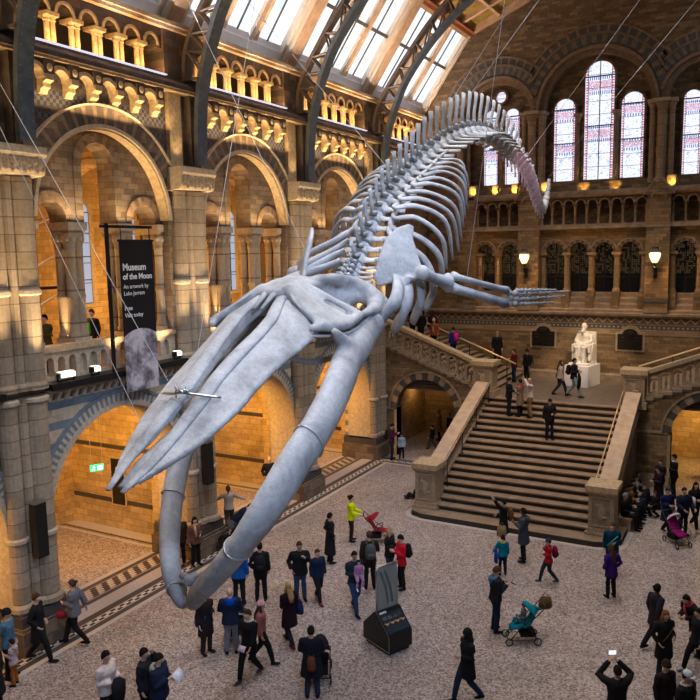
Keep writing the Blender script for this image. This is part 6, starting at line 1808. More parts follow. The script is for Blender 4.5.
q = MB(); q.tube([(0, -0.34, 0.95), (0, -0.34, 2.05), (0, -0.29, 2.13), (0, 0.34, 2.13)], 0.03, 8); q.tube([(0, 0.34, 0.95), (0, 0.34, 2.13)], 0.014, 8)
q.build('steel_frame', [MAT['steel']], kio, True, False)
q = MB()
for dy in (0.0, 0.14): q.tube([(0.016, -0.22 + dy, 2.0), (0.016, -0.05 + dy, 1.55), (0.016, 0.02 + dy, 1.1)], 0.035, 6, flat=0.1, up=(1, 0, 0))
q.build('etched_pattern', [fab((0.10, 0.12, 0.12), 'print')], g, False, False) if False else q.build('etched_pattern', [fab((0.10, 0.12, 0.12), 'print')], kio, False, False)

# bench beside the staircase
bn = thing('bench', 'long pale wooden bench along the right side of the staircase', 'bench', (-3.92, 28.6, 0))
q = MB(); q.box(-4.13, -3.66, 27.1, 30.7, 0.40, 0.46); q.build('bench_seat', [MAT['wood']], bn)
for y in (27.15, 28.8, 30.55):
    q = MB(); q.box(-4.12, -3.70, y, y + 0.08, 0, 0.40); q.build('bench_leg', [MAT['wood']], bn)
for i, (x, y) in enumerate(((-17.75, 25.2), (-17.75, 31.75))):
    t = thing('floor_uplight', ['small lit lamp on the floor at the foot of the second arch', 'small lit lamp on the floor at the foot of the third arch'][i], 'lamp', (x, y, 0), 0, 'floor lamps under the arches')
    q = MB(); q.lathe([(0.08, 0.0), (0.08, 0.09), (0.06, 0.12)], (x, y, 0), 10); q.build('housing', [MAT['black']], t)
    q = MB(); q.lathe([(0.055, 0.12), (0.05, 0.135)], (x, y, 0), 10); q.build('lens', [MAT['bulb']], t)
# ------------------------------------------------------------ the crowd (headings: toward the picture's right, left, away, near)
IR, IL, AW, TO = -61, 119, 29, -151
G1 = 'visitors on the hall floor'
def P(*a, **k):
    k.setdefault('group', G1); return person(*a, **k)
TAUPE = (0.16, 0.11, 0.085)
# left edge
P('person in a blue denim jacket and black beanie at the left edge', -15.35, 10.9, IL + 180, hat='beanie', hatc=BLK, tc=(0.07, 0.16, 0.24), top='jacket', bc=BLK, arms=('down', 'swing_b'), h=1.75, collar=(0.35, 0.33, 0.30))
P('man in a long black coat striding past the leftmost pier', -15.35, 11.75, IR, top='coat', tc=BLK, bc=BLK, legs='walk', h=1.78, hair='b', arms=('pocket', 'pocket'))
bl = P('man in a grey blazer walking left over the dark border, red bag in hand', -15.2, 12.75, IL, top='blazer', tc=(0.13, 0.14, 0.17), bc=BLK, legs='walk', h=1.75, hair='b', hs='bun', arms=('hold', 'swing_b'))
handbag(bl, 'dark red bag held by the man in the grey blazer', (0.20, 0.015, 0.03), x=-0.15, y=0.28, z=0.88, w=0.14, h_=0.09, strap=0.12)
P('child in a pale pink hoodie and orange trousers at the left edge', -15.0, 10.75, IL, h=1.15, tc=(0.42, 0.33, 0.36), bc=(0.30, 0.10, 0.02), hair='k', top='jacket', hat='hood_down', arms=('hold', 'down'))
P('adult in a black coat cut off by the bottom left corner', -14.25, 9.75, IL, top='coat', tc=BLK, bc=BLK, h=1.72)
w = P('man with dark beard in a white sweater at the bottom edge', -11.74, 10.55, IR - 20, tc=(0.66, 0.58, 0.57), top='sweater', bc=BLK, h=1.78, hair='k', arms=('hold', 'hold'), build=1.25)
def coatf(q): q.tube([(0.02, 0.28, 1.22), (0.05, 0.33, 1.14), (0.06, 0.34, 0.95), (0.06, 0.32, 0.72), (0.04, 0.30, 0.6)], [0.10, 0.2, 0.19, 0.16, 0.09], 10, flat=0.5, up=(0, 1, 0))
carried(w, 'folded_coat', 'black coat carried over the arms of the man in white', 'coat', coatf, [fab(BLK)])
n = P('man in a navy jacket with pale hood lining reading a paper', -10.70, 11.0, IR - 12, tc=NAVY, top='jacket', bc=BLK, h=1.76, hair='k', hat='hood_down', hatc=(0.30, 0.32, 0.28), arms=('hold', 'phone'), build=1.28, head=(0.2, 0.25))
held(n, 'paper_map', 'unfolded white paper held by the man in the navy jacket', 'paper', (0.02, 0.46, 1.33), (0.17, 0.004, 0.11), (0.70, 0.72, 0.85), rot=0.9)
P('dark-haired visitor with one hand raised to the head, behind the map reader', -11.15, 11.05, IR - 10, tc=(0.02, 0.022, 0.035), bc=BLK, h=1.74, hair='k', arms=('head', 'down'))
# under the jaw tip
lh = P('woman with long hair and black coat, half under the jaw tip', -11.85, 13.9, IL + 140, tc=(0.018, 0.013, 0.013), top='coat', bc=(0.03, 0.018, 0.015), h=1.66, hs='long', hair='b', arms=('hold', 'down'))
backpack(lh, 'large bright blue rucksack of the woman under the jaw tip', (0.01, 0.075, 0.30), (0.01, 0.05, 0.2), dz=-0.30)
ba = P('balding man in a navy coat with a bright blue hood, pushing a pushchair', -11.30, 14.2, AW + 10, tc=NAVY, top='jacket', bc=(0.16, 0.17, 0.22), h=1.74, hs='bald', hat='hood_down', hatc=(0.0, 0.05, 0.36), arms=('push', 'push'), build=1.12)
handbag(ba, 'teal carrier bag hanging beside the balding man', (0.01, 0.13, 0.13), x=0.34, y=0.0, z=0.68, w=0.15, h_=0.20, strap=0.15)
pushchair('black pushchair in front of the balding man, under the jaw', -11.62, 14.85, AW + 10, BLK, (0.02, 0.02, 0.03))
bo = P('young man in a black coat with a white fleece collar holding leaflets', -10.22, 13.5, IL + 60, tc=BLK, top='jacket', bc=BLK, h=1.72, hair='b', collar=(0.62, 0.57, 0.50), arms=('swing_f', 'hold'), legs='walk', sc=(0.06, 0.05, 0.07))
held(bo, 'leaflet', 'pale leaflet in the hand of the young man with white collar', 'leaflet', (-0.1, 0.42, 0.98), (0.10, 0.003, 0.07), (0.62, 0.55, 0.68), rot=0.7)
P('girl in a pink beanie and dusty pink sweater beside the white collared man', -10.34, 14.15, IR, tc=(0.34, 0.13, 0.12), top='sweater', bc=BLK, h=1.62, hs='long', hair='b', hat='beanie', hatc=(0.62, 0.33, 0.38), arms=('down', 'down'), legs='walk')
P('person in a bright blue jacket behind the lower jaw', -12.70, 16.4, AW, tc=(0.01, 0.09, 0.36), bc=BLK, h=1.76, arms=('down', 'down'))
bb = P('person all in black standing by the lower jaw', -12.30, 16.9, AW + 5, tc=BLK, bc=BLK, h=1.76, sc=(0.03, 0.03, 0.04), arms=('pocket', 'down'))
backpack(bb, 'black rucksack on the person beside the lower jaw', (0.012, 0.012, 0.016))
# beside the first piers
P('man in brown standing at the foot of the second pier', -16.05, 17.75, TO + 30, tc=(0.035, 0.022, 0.018), bc=BLK, h=1.74, hair='b', top='jacket', arms=('down', 'down'), sc=(0.22, 0.13, 0.04))
P('woman with a pale scarf standing at the second pier', -15.62, 18.0, TO + 40, tc=(0.14, 0.075, 0.06), bc=BLK, h=1.64, hair='k', hs='long', scarf=(0.45, 0.33, 0.30), arms=('hold', 'down'))
P('woman in a white shirt with arms spread, inside the second arch', -16.5, 20.9, AW + 10, tc=(0.46, 0.44, 0.44), top='sweater', bc=(0.06, 0.05, 0.06), h=1.70, hair='b', hs='tail', arms=('out', 'out'), legs='walk')
P('person in navy bending down beside the second arch', -15.55, 20.0, IR + 20, tc=NAVY, bc=BLK, h=1.70, lean=0.95, arms=('ground', 'ground'), head=(0, 0.3))
pushchair('dark pushchair half hidden behind the second pier', -15.45, 18.75 + 0.75, 100, BLK, (0.05, 0.06, 0.07))
P('man all in black under the second arch, looking up', -17.2, 24.5, TO + 20, tc=BLK, bc=BLK, h=1.8, hs='bald', arms=('pocket', 'pocket'), head=(0, -0.4))
# middle of the floor
P('man in a dark padded jacket and jeans, hand at his chin', -11.27, 17.39, TO + 10, tc=(0.012, 0.016, 0.02), top='jacket', bc=JEAN, h=1.80, hair='b', arms=('strap', 'pocket'), build=1.1)
P('boy in a navy jacket and red shoes beside the man in jeans', -10.8, 17.6, TO + 30, tc=(0.012, 0.02, 0.06), bc=BLK, h=1.58, hair='b', sc=(0.16, 0.02, 0.02), arms=('down', 'down'), legs='walk')
la = P('fair long-haired woman in a dark maroon coat walking away', -10.21, 15.2, AW + 35, tc=(0.018, 0.008, 0.014), top='coat', bc=(0.015, 0.012, 0.02), h=1.68, hs='long', hair='y', arms=('hold', 'down'), legs='walk', sc=(0.08, 0.02, 0.02))
handbag(la, 'large navy shoulder bag of the fair long-haired woman', (0.01, 0.02, 0.07), x=0.30, y=0.02, z=0.98, w=0.22, h_=0.17, strap=0.28)
bp = P('woman in a black parka seen from behind, near the bottom centre', -8.5, 13.5, AW, tc=(0.012, 0.013, 0.022), top='coat', bc=(0.02, 0.035, 0.07), h=1.70, hs='short', hair='k', arms=('push', 'push'), build=1.15)
backpack(bp, 'small tan leather rucksack on the woman in the black parka', (0.16, 0.05, 0.025), (0.12, 0.035, 0.02), dz=0.02).scale = (0.62, 0.95, 0.75)
pushchair('black pushchair pushed by the woman in the parka', -8.75, 14.3, AW, BLK, (0.015, 0.015, 0.02))
P('person in a long black coat standing alone left of the yellow jacket', -11.84, 20.1, IR + 20, tc=BLK, top='long', bc=BLK, h=1.68, hair='k', hs='short', arms=('pocket', 'pocket'))
P('woman in a neon yellow jacket with a red pushchair', -12.1, 22.0, IR - 5, tc=(0.62, 0.72, 0.0), top='jacket', bc=(0.03, 0.012, 0.012), h=1.66, hair='k', hs='bun', arms=('push', 'push'), hem=0.84)
pushchair('red and white pushchair pushed by the yellow jacketed woman', -11.25, 22.35, IR - 5, (0.30, 0.02, 0.04), (0.30, 0.015, 0.03))
mk = P('man in a dark teal jacket carrying a child in a front sling', -9.55, 17.5, TO + 25, tc=(0.014, 0.025, 0.035), bc=(0.02, 0.045, 0.12), h=1.78, hair='k', skin='m', arms=('hold', 'hold'), legs='walk')
th = math.radians(TO + 25)
P('toddler in a pink and lilac suit hanging in the sling', -9.55 - 0.27 * math.sin(th), 17.5 + 0.27 * math.cos(th), TO + 25, z=0.70, tc=(0.38, 0.16, 0.32), bc=(0.42, 0.22, 0.40), h=0.92, hair='k', legs='hang', arms=('down', 'down'), group=None, sc=(0.6, 0.5, 0.55))
gb = P('man in dark brown facing away with others, centre of the floor', -9.85, 19.0, AW + 5, tc=(0.025, 0.018, 0.014), bc=BLK, h=1.78, hair='b', arms=('down', 'strap'))
backpack(gb, 'grey rucksack on the man facing away', (0.085, 0.09, 0.095))
P('woman with long fair hair in black, behind the grey rucksack', -9.55, 19.75, TO + 60, tc=(0.015, 0.013, 0.013), bc=(0.03, 0.05, 0.09), h=1.70, hair='y', hs='long', arms=('hold', 'hold'))
rj = P('woman in a bright red jacket looking at her hands', -9.0, 19.4, IL + 20, tc=(0.55, 0.012, 0.025), bc=BLK, h=1.68, hair='k', arms=('phone', 'phone'), head=(0, 0.35), hem=0.80)
backpack(rj, 'small black rucksack on the woman in the red jacket', (0.015, 0.015, 0.018)).scale = (0.75, 0.95, 0.95)
c1 = P('man in a plum shirt looking at a phone by the far pier', -15.25, 31.9, IR - 10, tc=(0.07, 0.015, 0.05), top='sweater', bc=NAVY, h=1.76, arms=('phone', 'phone'), head=(0, 0.4))
backpack(c1, 'black rucksack on the man in the plum shirt', BLK)
P('child in a pale blue top beside the man with the phone', -14.9, 32.25, TO, tc=(0.36, 0.44, 0.58), bc=BLK, h=1.25, arms=('down', 'down'))
P('person sitting on the floor behind the left newel post', -11.85, 27.25, IL, tc=BLK, bc=BLK, legs='sit', seat=0.06, h=1.6, sc=BLK, arms=('lap', 'lap'), shirt=(0.5, 0.5, 0.55))
# inside the left passage
G2 = 'people in the passages beside the stairs'
P('woman in a mustard coat inside the left stair arch', -14.55, 36.2, IL, tc=(0.36, 0.24, 0.08), top='coat', bc=BLK, h=1.66, hair='y', hs='short', hat='beanie', hatc=(0.45, 0.32, 0.12), group=G2)
P('dark clothed child running inside the left stair arch', -14.2, 34.4, IL, tc=BLK, bc=(0.05, 0.05, 0.06), h=1.25, legs='walk', group=G2, arms=('swing_f', 'swing_b'))
P('person in black beside the mustard coat in the left arch', -13.85, 35.9, IL + 20, tc=BLK, bc=BLK, h=1.6, group=G2, hair='y')
# on the stairs
G3 = 'visitors on the stairs and landing'
SZ = 15 * RI
P('man in black at the left of the trio on the stairs', -9.42, 31.45, IR, z=SZ, tc=BLK, bc=(0.015, 0.015, 0.02), h=1.70, arms=('hold', 'hold'), group=G3, head=(0, 0.3))
tr_ = P('woman in a beige coat and red scarf in the stair trio', -8.95, 31.52, IR + 140, z=SZ, tc=(0.22, 0.15, 0.115), top='coat', bc=BLK, h=1.64, hair='k', scarf=(0.42, 0.02, 0.03), arms=('hold', 'hold'), group=G3, collar=(0.4, 0.03, 0.04))
P('bald man in a white shirt and khaki trousers in the stair trio', -8.50, 31.45, IL, z=SZ, tc=(0.60, 0.54, 0.60), top='sweater', bc=(0.24, 0.15, 0.07), h=1.74, hs='bald', arms=('camera', 'camera'), skin='m', group=G3, head=(0, 0.2))
P('person in black walking down the middle of the stairs', -7.35, 30.2, TO, z=12 * RI, tc=BLK, bc=(0.012, 0.015, 0.03), h=1.70, legs='stand', arms=('hold', 'down'), group=G3, hat='cap', hatc=BLK)
lw = P('woman in a cream sweater and jeans on the landing', -7.85, 34.05, IR, z=ZL, tc=(0.50, 0.43, 0.36), top='sweater', bc=(0.02, 0.03, 0.06), h=1.62, hs='long', hair='b', legs='walk', group=G3)
handbag(lw, 'black handbag at the hip of the woman in cream', BLK, x=-0.24, y=0.0, z=0.95, w=0.13, h_=0.12)
lm = P('man in a black jacket and pale jeans on the landing', -7.22, 33.95, IR - 30, z=ZL, tc=(0.014, 0.015, 0.022), bc=(0.24, 0.30, 0.36), h=1.76, hair='k', legs='walk', arms=('hold', 'hold'), group=G3)
carried(lm, 'folded_coat', 'black coat over the arm of the man in pale jeans', 'coat', lambda q: q.tube([(0.14, 0.24, 1.12), (0.16, 0.28, 0.9), (0.16, 0.26, 0.55), (0.15, 0.24, 0.42)], [0.08, 0.15, 0.16, 0.09], 10, flat=0.5, up=(0, 1, 0)), [fab(BLK)])
backpack(lm, 'dark brown rucksack on the man in pale jeans', (0.02, 0.012, 0.012))
def fz(x): return ZL + max(0, math.floor((-10.92 - x) / 0.35) + 1) * 0.147 if x < -10.92 else ZL
P('tall man in a black coat on the left upper steps by the wall', -12.0, 37.9, IL + 100, z=fz(-12.0), tc=BLK, top='coat', bc=BLK, h=1.80, group=G3, hs='short', hair='g')
P('person in a maroon jacket holding a small child on the lowest side steps', -10.75, 36.75, IL + 10, z=ZL, tc=(0.10, 0.008, 0.018), bc=(0.02, 0.04, 0.09), h=1.66, arms=('carry', 'carry'), group=G3, hair='b')
wb3 = P('woman in black with a bobble hat at the foot of the side steps', -10.15, 36.9, IL + 30, z=ZL, tc=BLK, bc=BLK, h=1.66, hat='bobble', hatc=BLK, group=G3, sc=(0.30, 0.16, 0.07))
backpack(wb3, 'black rucksack on the woman with the bobble hat', (0.02, 0.02, 0.024))
pc = P('child in bright pink and blue on the left upper flight', -13.5, 35.5, IL - 60, z=fz(-13.5), tc=(0.02, 0.03, 0.22), bc=BLK, h=1.62, arms=('down', 'out'), group=G3)
backpack(pc, 'magenta rucksack on the child climbing the left flight', (0.62, 0.02, 0.24), (0.55, 0.02, 0.3))
P('person in an orange jacket with white hat on the left upper flight', -14.5, 35.4, IL + 60, z=fz(-14.5), tc=(0.34, 0.07, 0.02), bc=BLK, h=1.58, hat='bobble', hatc=(0.5, 0.45, 0.42), group=G3, shirt=(0.5, 0.45, 0.42))
P('person in a burgundy hood on the left upper flight', -14.95, 36.3, IL + 50, z=fz(-14.95), tc=(0.035, 0.008, 0.015), bc=BLK, h=1.74, hat='hood', hatc=(0.05, 0.01, 0.018), group=G3)
P('person in black high on the left upper flight, under the ribs', -15.2, 35.4, IL + 60, z=fz(-15.2), tc=BLK, bc=BLK, h=1.70, group=G3)
P('person in a teal scarf high on the left upper flight', -15.75, 35.6, IL + 40, z=fz(-15.75), tc=BLK, bc=BLK, h=1.72, collar=(0.0, 0.30, 0.28), hat='beanie', hatc=(0.0, 0.25, 0.22), group=G3)
P('visitor in a dark coat at the very top of the left flight', -15.9, 37.0, IL + 20, z=fz(-15.9), tc=(0.015, 0.01, 0.01), bc=BLK, h=1.74, group=G3, hair='k')
# in front of the stairs
po = P('woman in black pointing up with a raised arm before the stairs', -7.25, 23.75, IL - 5, tc=BLK, top='coat', bc=BLK, h=1.68, hair='k', arms=('point', 'hold'), hs='short')
handbag(po, 'tan paper carrier bag held by the pointing woman', (0.28, 0.19, 0.10), x=-0.30, y=0.10, z=0.72, w=0.17, h_=0.19, strap=0.12)
backpack(po, 'brown leather rucksack on the pointing woman', (0.17, 0.06, 0.025)).scale = (0.75, 0.95, 0.95)
P('man in a grey hooded parka and black trousers before the stairs', -6.34, 22.92, IL - 20, tc=(0.05, 0.065, 0.08), top='coat', bc=BLK, h=1.78, hair='k', hat='hood_down', hatc=(0.07, 0.085, 0.10), arms=('phone', 'pocket'), skin='d', build=1.1, hem=0.62)
te = P('child in a teal jacket with a yellow scarf, back turned', -6.63, 21.66, AW, tc=(0.0, 0.17, 0.26), bc=(0.012, 0.015, 0.035), h=1.28, hair='k', collar=(0.60, 0.48, 0.02), arms=('side', 'down'))
handbag(te, 'royal blue jacket carried at the left side of the teal child', (0.01, 0.035, 0.32), x=-0.28, y=0.0, z=0.80, w=0.18, h_=0.24, strap=0.05, name='carried_jacket', cat='jacket')
rk = P('child in a red jacket and blue beanie walking left', -5.25, 21.75, IL, tc=(0.42, 0.012, 0.025), bc=(0.02, 0.035, 0.05), h=1.38, hat='beanie', hatc=(0.01, 0.05, 0.11), arms=('hold', 'strap'), legs='walk', sc=(0.03, 0.10, 0.20))
backpack(rk, 'dark red rucksack on the child in the red jacket', (0.20, 0.01, 0.05), (0.08, 0.01, 0.03), dz=0.0)
ph = P('man in a black jacket looking down at a phone beside a teal pushchair', -5.75, 18.2, IR + 5, tc=(0.013, 0.015, 0.022), top='jacket', bc=(0.012, 0.02, 0.05), h=1.80, hair='b', arms=('phone', 'phone'), head=(0, 0.5), shirt=(0.36, 0.22, 0.03), build=1.12, hat='hood_down', hatc=(0.05, 0.13, 0.22), hem=0.86)
held(ph, 'smartphone', 'dark phone in the hands of the man in the black jacket', 'phone', (0.02, 0.46, 1.27), (0.035, 0.005, 0.07), (0.02, 0.025, 0.04), rot=1.1)
pushchair('teal pushchair with a black frame beside the man with the phone', -4.95, 18.05, IL, (0.0, 0.16, 0.22), (0.0, 0.22, 0.30))
P('toddler with fair hair sitting up in the teal pushchair', -4.98, 18.12, IL, z=0.36, h=0.95, tc=(0.12, 0.13, 0.15), bc=(0.0, 0.16, 0.22), legs='sit', seat=0.14, hair='b', arms=('lap', 'lap'), group=None)
handbag(bpy.data.objects.get('x') or ph, 'brown and green bag hanging from the teal pushchair handle', (0.14, 0.075, 0.03), x=0.06, y=1.28, z=0.72, w=0.18, h_=0.15, strap=0.12)
P('person in a black hooded coat walking at the bottom, centre right', -5.35, 14.95, IL + 20, tc=BLK, top='coat', bc=(0.012, 0.03, 0.07), h=1.70, hat='hood', hatc=(0.012, 0.012, 0.014), arms=('hold', 'swing_b'), legs='walk', hem=0.60)
P('woman in a dark teal coat with a pale blue strap, by the right newel', -3.66, 23.1, TO - 20, tc=(0.0, 0.04, 0.08), top='jacket', bc=BLK, h=1.68, hair='b', hs='short', arms=('hold', 'down'), stripe=(0.12, 0.42, 0.55))
P('person in a purple jacket and black trousers, back turned, by the right newel', -3.42, 21.55, AW + 15, tc=(0.045, 0.012, 0.17), top='jacket', bc=BLK, h=1.56, hs='long', hair='b', arms=('pocket', 'pocket'), sc=(0.015, 0.015, 0.015), hem=0.72)
# right edge
P('woman in a dark tunic with a thin cross strap, right of centre', -1.95, 19.14, IR + 20, tc=(0.018, 0.018, 0.028), top='coat', bc=BLK, h=1.70, skin='d', hair='k', hs='bun', arms=('down', 'swing_b'), hem=0.66, stripe=(0.25, 0.25, 0.3), legs='walk')
rh = P('red-haired woman in a black coat facing the camera', -1.62, 17.86, TO + 15, tc=(0.012, 0.012, 0.014), top='coat', bc=(0.02, 0.025, 0.04), h=1.67, hair='r', hs='long', arms=('hold', 'pocket'), stripe=(0.18, 0.10, 0.07), sc=(0.45, 0.45, 0.45))
P('person in black leaning over at the right edge', -1.05, 19.3, IL + 20, tc=BLK, bc=BLK, h=1.70, lean=0.5, arms=('hold', 'hold'), scarf=(0.45, 0.05, 0.08), hair='k')
P('teenager in black with pale trainers at the right edge', -0.95, 18.45, IL, tc=BLK, bc=BLK, h=1.60, hair='k', sc=(0.36, 0.38, 0.44), legs='walk', arms=('down', 'pocket'))
cm = P('person in black holding a camera up with both hands, bottom right', -2.18, 14.87, AW, tc=BLK, bc=BLK, h=1.70, arms=('camera', 'camera'), hair='k', build=1.1)
held(cm, 'smartphone', 'raised phone with lit white screen, bottom right', 'phone', (0.0, 0.33, 1.86), (0.075, 0.006, 0.04), (0.5, 0.55, 0.6), rot=0.0, emit=mat_glow('lit_phone_screen', (0.75, 0.85, 1.0), 1.2))
P('woman in a dark brown beanie and dark top, bottom right', -1.37, 15.63, TO + 20, tc=(0.02, 0.01, 0.014), bc=BLK, h=1.65, hair='y', hs='short', hat='beanie', hatc=(0.025, 0.015, 0.012), arms=('down', 'down'))
P('man in a white baseball cap and black top, bottom right', -0.95, 15.2, TO + 35, tc=BLK, bc=BLK, h=1.76, skin='m', hat='cap', hatc=(0.55, 0.60, 0.66), collar=(0.42, 0.40, 0.40), build=1.12)
P('man in a navy coat and dark cap walking beside the pink pushchair', -2.55, 27.3, TO + 15, tc=(0.010, 0.014, 0.07), top='coat', bc=BLK, h=1.72, hat='cap', hatc=(0.03, 0.05, 0.09), legs='walk', arms=('down', 'hold'))
P('man in a padded navy jacket pushing the pink pushchair', -2.05, 27.45, TO + 10, tc=(0.012, 0.017, 0.045), bc=(0.012, 0.017, 0.035), h=1.74, hair='k', arms=('push', 'push'), build=1.15, hem=0.86)
pushchair('magenta and white pushchair near the right edge', -1.82 - 0.35, 26.6, TO + 10, (0.30, 0.01, 0.16), (0.60, 0.55, 0.60))
wbw = P('woman in black with a white bundle, behind the pink pushchair', -1.75, 28.3, TO + 10, tc=BLK, bc=BLK, h=1.72, hair='k', hs='long', arms=('down', 'hold'), sc=(0.5, 0.5, 0.5), legs='walk')
handbag(wbw, 'white bundle under the arm of the woman in black', (0.58, 0.55, 0.58), x=0.22, y=0.2, z=1.1, w=0.15, h_=0.16, strap=0.02, name='white_bundle', cat='bundle')
P('man in a black fleece with white collar standing by the right arch', -2.75, 31.6, IL - 10, tc=BLK, bc=BLK, h=1.78, hair='k', collar=(0.5, 0.5, 0.52), arms=('hold', 'down'))
P('visitor in dark clothes walking inside the right arch', -1.75, 35.5, IL + 60, tc=(0.02, 0.012, 0.01), bc=(0.03, 0.03, 0.04), h=1.74, legs='walk', group=G2)
P('visitor in a brown jacket inside the right arch, by the door', -1.15, 36.4, IL, tc=(0.16, 0.09, 0.03), bc=(0.05, 0.03, 0.02), h=1.72, group=G2, hair='y')
# people sitting on the bench
G4 = 'people seated along the right side of the stairs'
for (y, tcx, bcx, hr, hss, ht, lb, ar) in (
    (27.35, BLK, BLK, 'g', 'short', None, 'grey-haired person in black at the near end of the bench', ('phone', 'lap')),
    (27.95, (0.02, 0.02, 0.03), BLK, 'b', 'short', None, 'second person from the near bench end, legs stretched out', ('lap', 'lap')),
    (28.55, (0.30, 0.14, 0.02), BLK, 'k', 'short', None, 'seated person in a mustard top, middle of the bench', ('lap', 'hold')),
    (29.15, BLK, (0.03, 0.03, 0.05), 'k', 'short', None, 'seated person in black with white papers, beyond the mustard top', ('hold', 'hold')),
    (29.75, (0.34, 0.31, 0.31), BLK, 'k', 'short', None, 'seated person in a pale jacket near the far bench end', ('out', 'lap')),
    (30.35, BLK, BLK, 'k', 'long', None, 'long-haired seated person in black at the far bench end', ('lap', 'lap'))):
    P(lb, -3.95, y, -90 + random.uniform(-12, 12), tc=tcx, bc=bcx, h=1.66, hair=hr, hs=hss, legs='sit', seat=0.46, arms=ar, group=G4, head=(0, 0.25))
P('person in dark purple standing behind the seated people', -3.15, 30.0, IL, tc=(0.02, 0.01, 0.02), bc=BLK, h=1.66, hair='k', arms=('hold', 'hold'), top='coat', group=G4)
P('person in black standing between bench and the white collared man', -3.2, 31.2, IL + 30, tc=BLK, bc=BLK, h=1.62, hair='b', group=G4, arms=('hold', 'down'))
P('child in black crouching in front of the bench', -3.15, 29.0, IL + 20, tc=BLK, bc=BLK, h=1.35, legs='crouch', hair='b', group=G4, arms=('lap', 'lap'))
# up in the west gallery
G5 = 'people in the upper gallery'
P('person in olive in the first gallery opening, behind the parapet', -18.1, 14.85, IR - 120, z=6.6, tc=(0.05, 0.05, 0.03), bc=BLK, h=1.72, hair='k', arms=('hold', 'hold'), group=G5)
P('person in black with a green shirt, gallery opening left of the banner', -18.1, 16.6, IL + 60, z=6.6, tc=BLK, bc=BLK, h=1.74, hair='b', shirt=(0.03, 0.30, 0.06), group=G5)
P('dark-haired person in the second bay of the gallery', -18.1, 23.5, IL + 60, z=6.6, tc=(0.04, 0.02, 0.01), bc=BLK, h=1.66, hair='k', group=G5)
# ------------------------------------------------------------ light and camera
def lamp(kind, name, loc, energy, color, size=0.3, rot=None, target=None, spot=None, sy=None, blend=0.6):
    d = bpy.data.lights.new(name, kind); d.energy = energy; d.color = color
    if kind == 'AREA':
        d.size = size
        if sy: d.shape = 'RECTANGLE'; d.size_y = sy
    else:
        d.shadow_soft_size = size
    if kind == 'SPOT':
        d.spot_size = spot; d.spot_blend = blend
    o = bpy.data.objects.new(name, d); o.location = loc; COL.objects.link(o)
    if target is not None:
        o.rotation_euler = (Vector(target) - Vector(loc)).to_track_quat('-Z', 'Y').to_euler()
    elif rot is not None: o.rotation_euler = rot
    return o
WARM = (1.0, 0.56, 0.20); GOLD = (1.0, 0.66, 0.30); PALE = (1.0, 0.75, 0.46); COOL = (0.58, 0.72, 1.0)
for k in range(-1, 3):
    c = P0 + SP * (k + 0.5)
    lamp('SPOT', 'chapel_spot', (-17.9, c - 1.6, 5.9), 1900, (1.0, 0.50, 0.10), 0.15, target=(-20.5, c + 3.6, 1.8), spot=1.9, blend=0.9)
    lamp('POINT', 'chapel_lamp', (-20.5, c - 0.5, 5.2), 50, (1.0, 0.50, 0.12), 0.3)
    lamp('POINT', 'gallery_lamp', (-20.0, c, 8.6), 420, (1.0, 0.52, 0.13), 0.4)
    for dy in (-1.9, 0.0, 1.9):
        lamp('SPOT', 'ledge_uplight', (XW + 0.34, c + dy, 6.78), 260, PALE, 0.06, target=(XW - 0.3, c + dy * 1.15, 10.6), spot=1.15, blend=1.0)
    for dy in (-0.75, 0.95):                   # lamps on the parapet that light the arch reveals
        lamp('SPOT', 'reveal_light', (XW - 0.55, c + dy * 1.2 - 0.3, 7.75), 260, GOLD, 0.08, target=(XW - 0.65, c + 0.5 + dy * 0.8, 13.2), spot=1.0, blend=1.0)
    lamp('AREA', 'arch_light', (XW + 0.02, c, 10.95), 60, GOLD, 3.6, target=(XW - 0.10, c, 13.0), sy=0.1)
    lamp('SPOT', 'floor_uplight_beam', (-17.75, c + 2.9 if k >= 0 else c, 0.3), 160, (1.0, 0.6, 0.2), 0.05, target=(-18.3, c + 3.3, 4), spot=1.6, blend=1.0)
for k in range(0, 4):
    C = P0 + SP * k
    for dy in (-1.0, 0.35):
        lamp('SPOT', 'pier_uplight', (XW + 1.0, C + dy, 6.78), 900, (1.0, 0.70, 0.36), 0.06, target=(XW + 0.35, C + dy * 0.3 - 0.1, 12.0), spot=0.9, blend=1.0)
    lamp('SPOT', 'pilaster_uplight', (XW + 0.45, C - 0.45, 12.72), 40, GOLD, 0.05, target=(XW + 0.15, C - 0.45, 15.5), spot=1.5, blend=0.8)
for k in range(-1, 4):
    c = P0 + SP * (k + 0.5); L = 5.0 if k < 3 else 3.6
    if k == 3: c = 36.6
    lamp('AREA', 'corbel_light', (XW + 0.34, c, 13.75), 60, GOLD, L, target=(XW + 0.14, c, 15.0), sy=0.08)
    lamp('AREA', 'triforium_light', (XW + 0.10, c, 15.40), 90, (1.0, 0.56, 0.20), L, target=(XW - 0.06, c, 17.0), sy=0.08)
for k in range(-1, 4):
    c = P0 + SP * (k + 0.5)
    for dy in (-1.7, 0.4, 2.2):
        if c + dy < YN - 0.5: lamp('SPOT', 'roof_fill', (XW + 0.42, c + dy, 15.3), 420, (1.0, 0.86, 0.78), 0.06, target=(XW + 1.9, c + dy + 0.5, 19.5), spot=1.5, blend=1.0)  # added fill spots that lift the skylight frames and rafters
for k in range(0, 4):
    c = min(P0 + SP * (k + 0.5), 36.3)
    lamp('SPOT', 'skylight_fill', (0.4, c - 1.0, 14.5), 1500, (0.92, 0.90, 1.0), 0.2, target=(-16.2, c, 17.9), spot=0.34, blend=1.0)  # added from the unbuilt east side to brighten the skylight frames
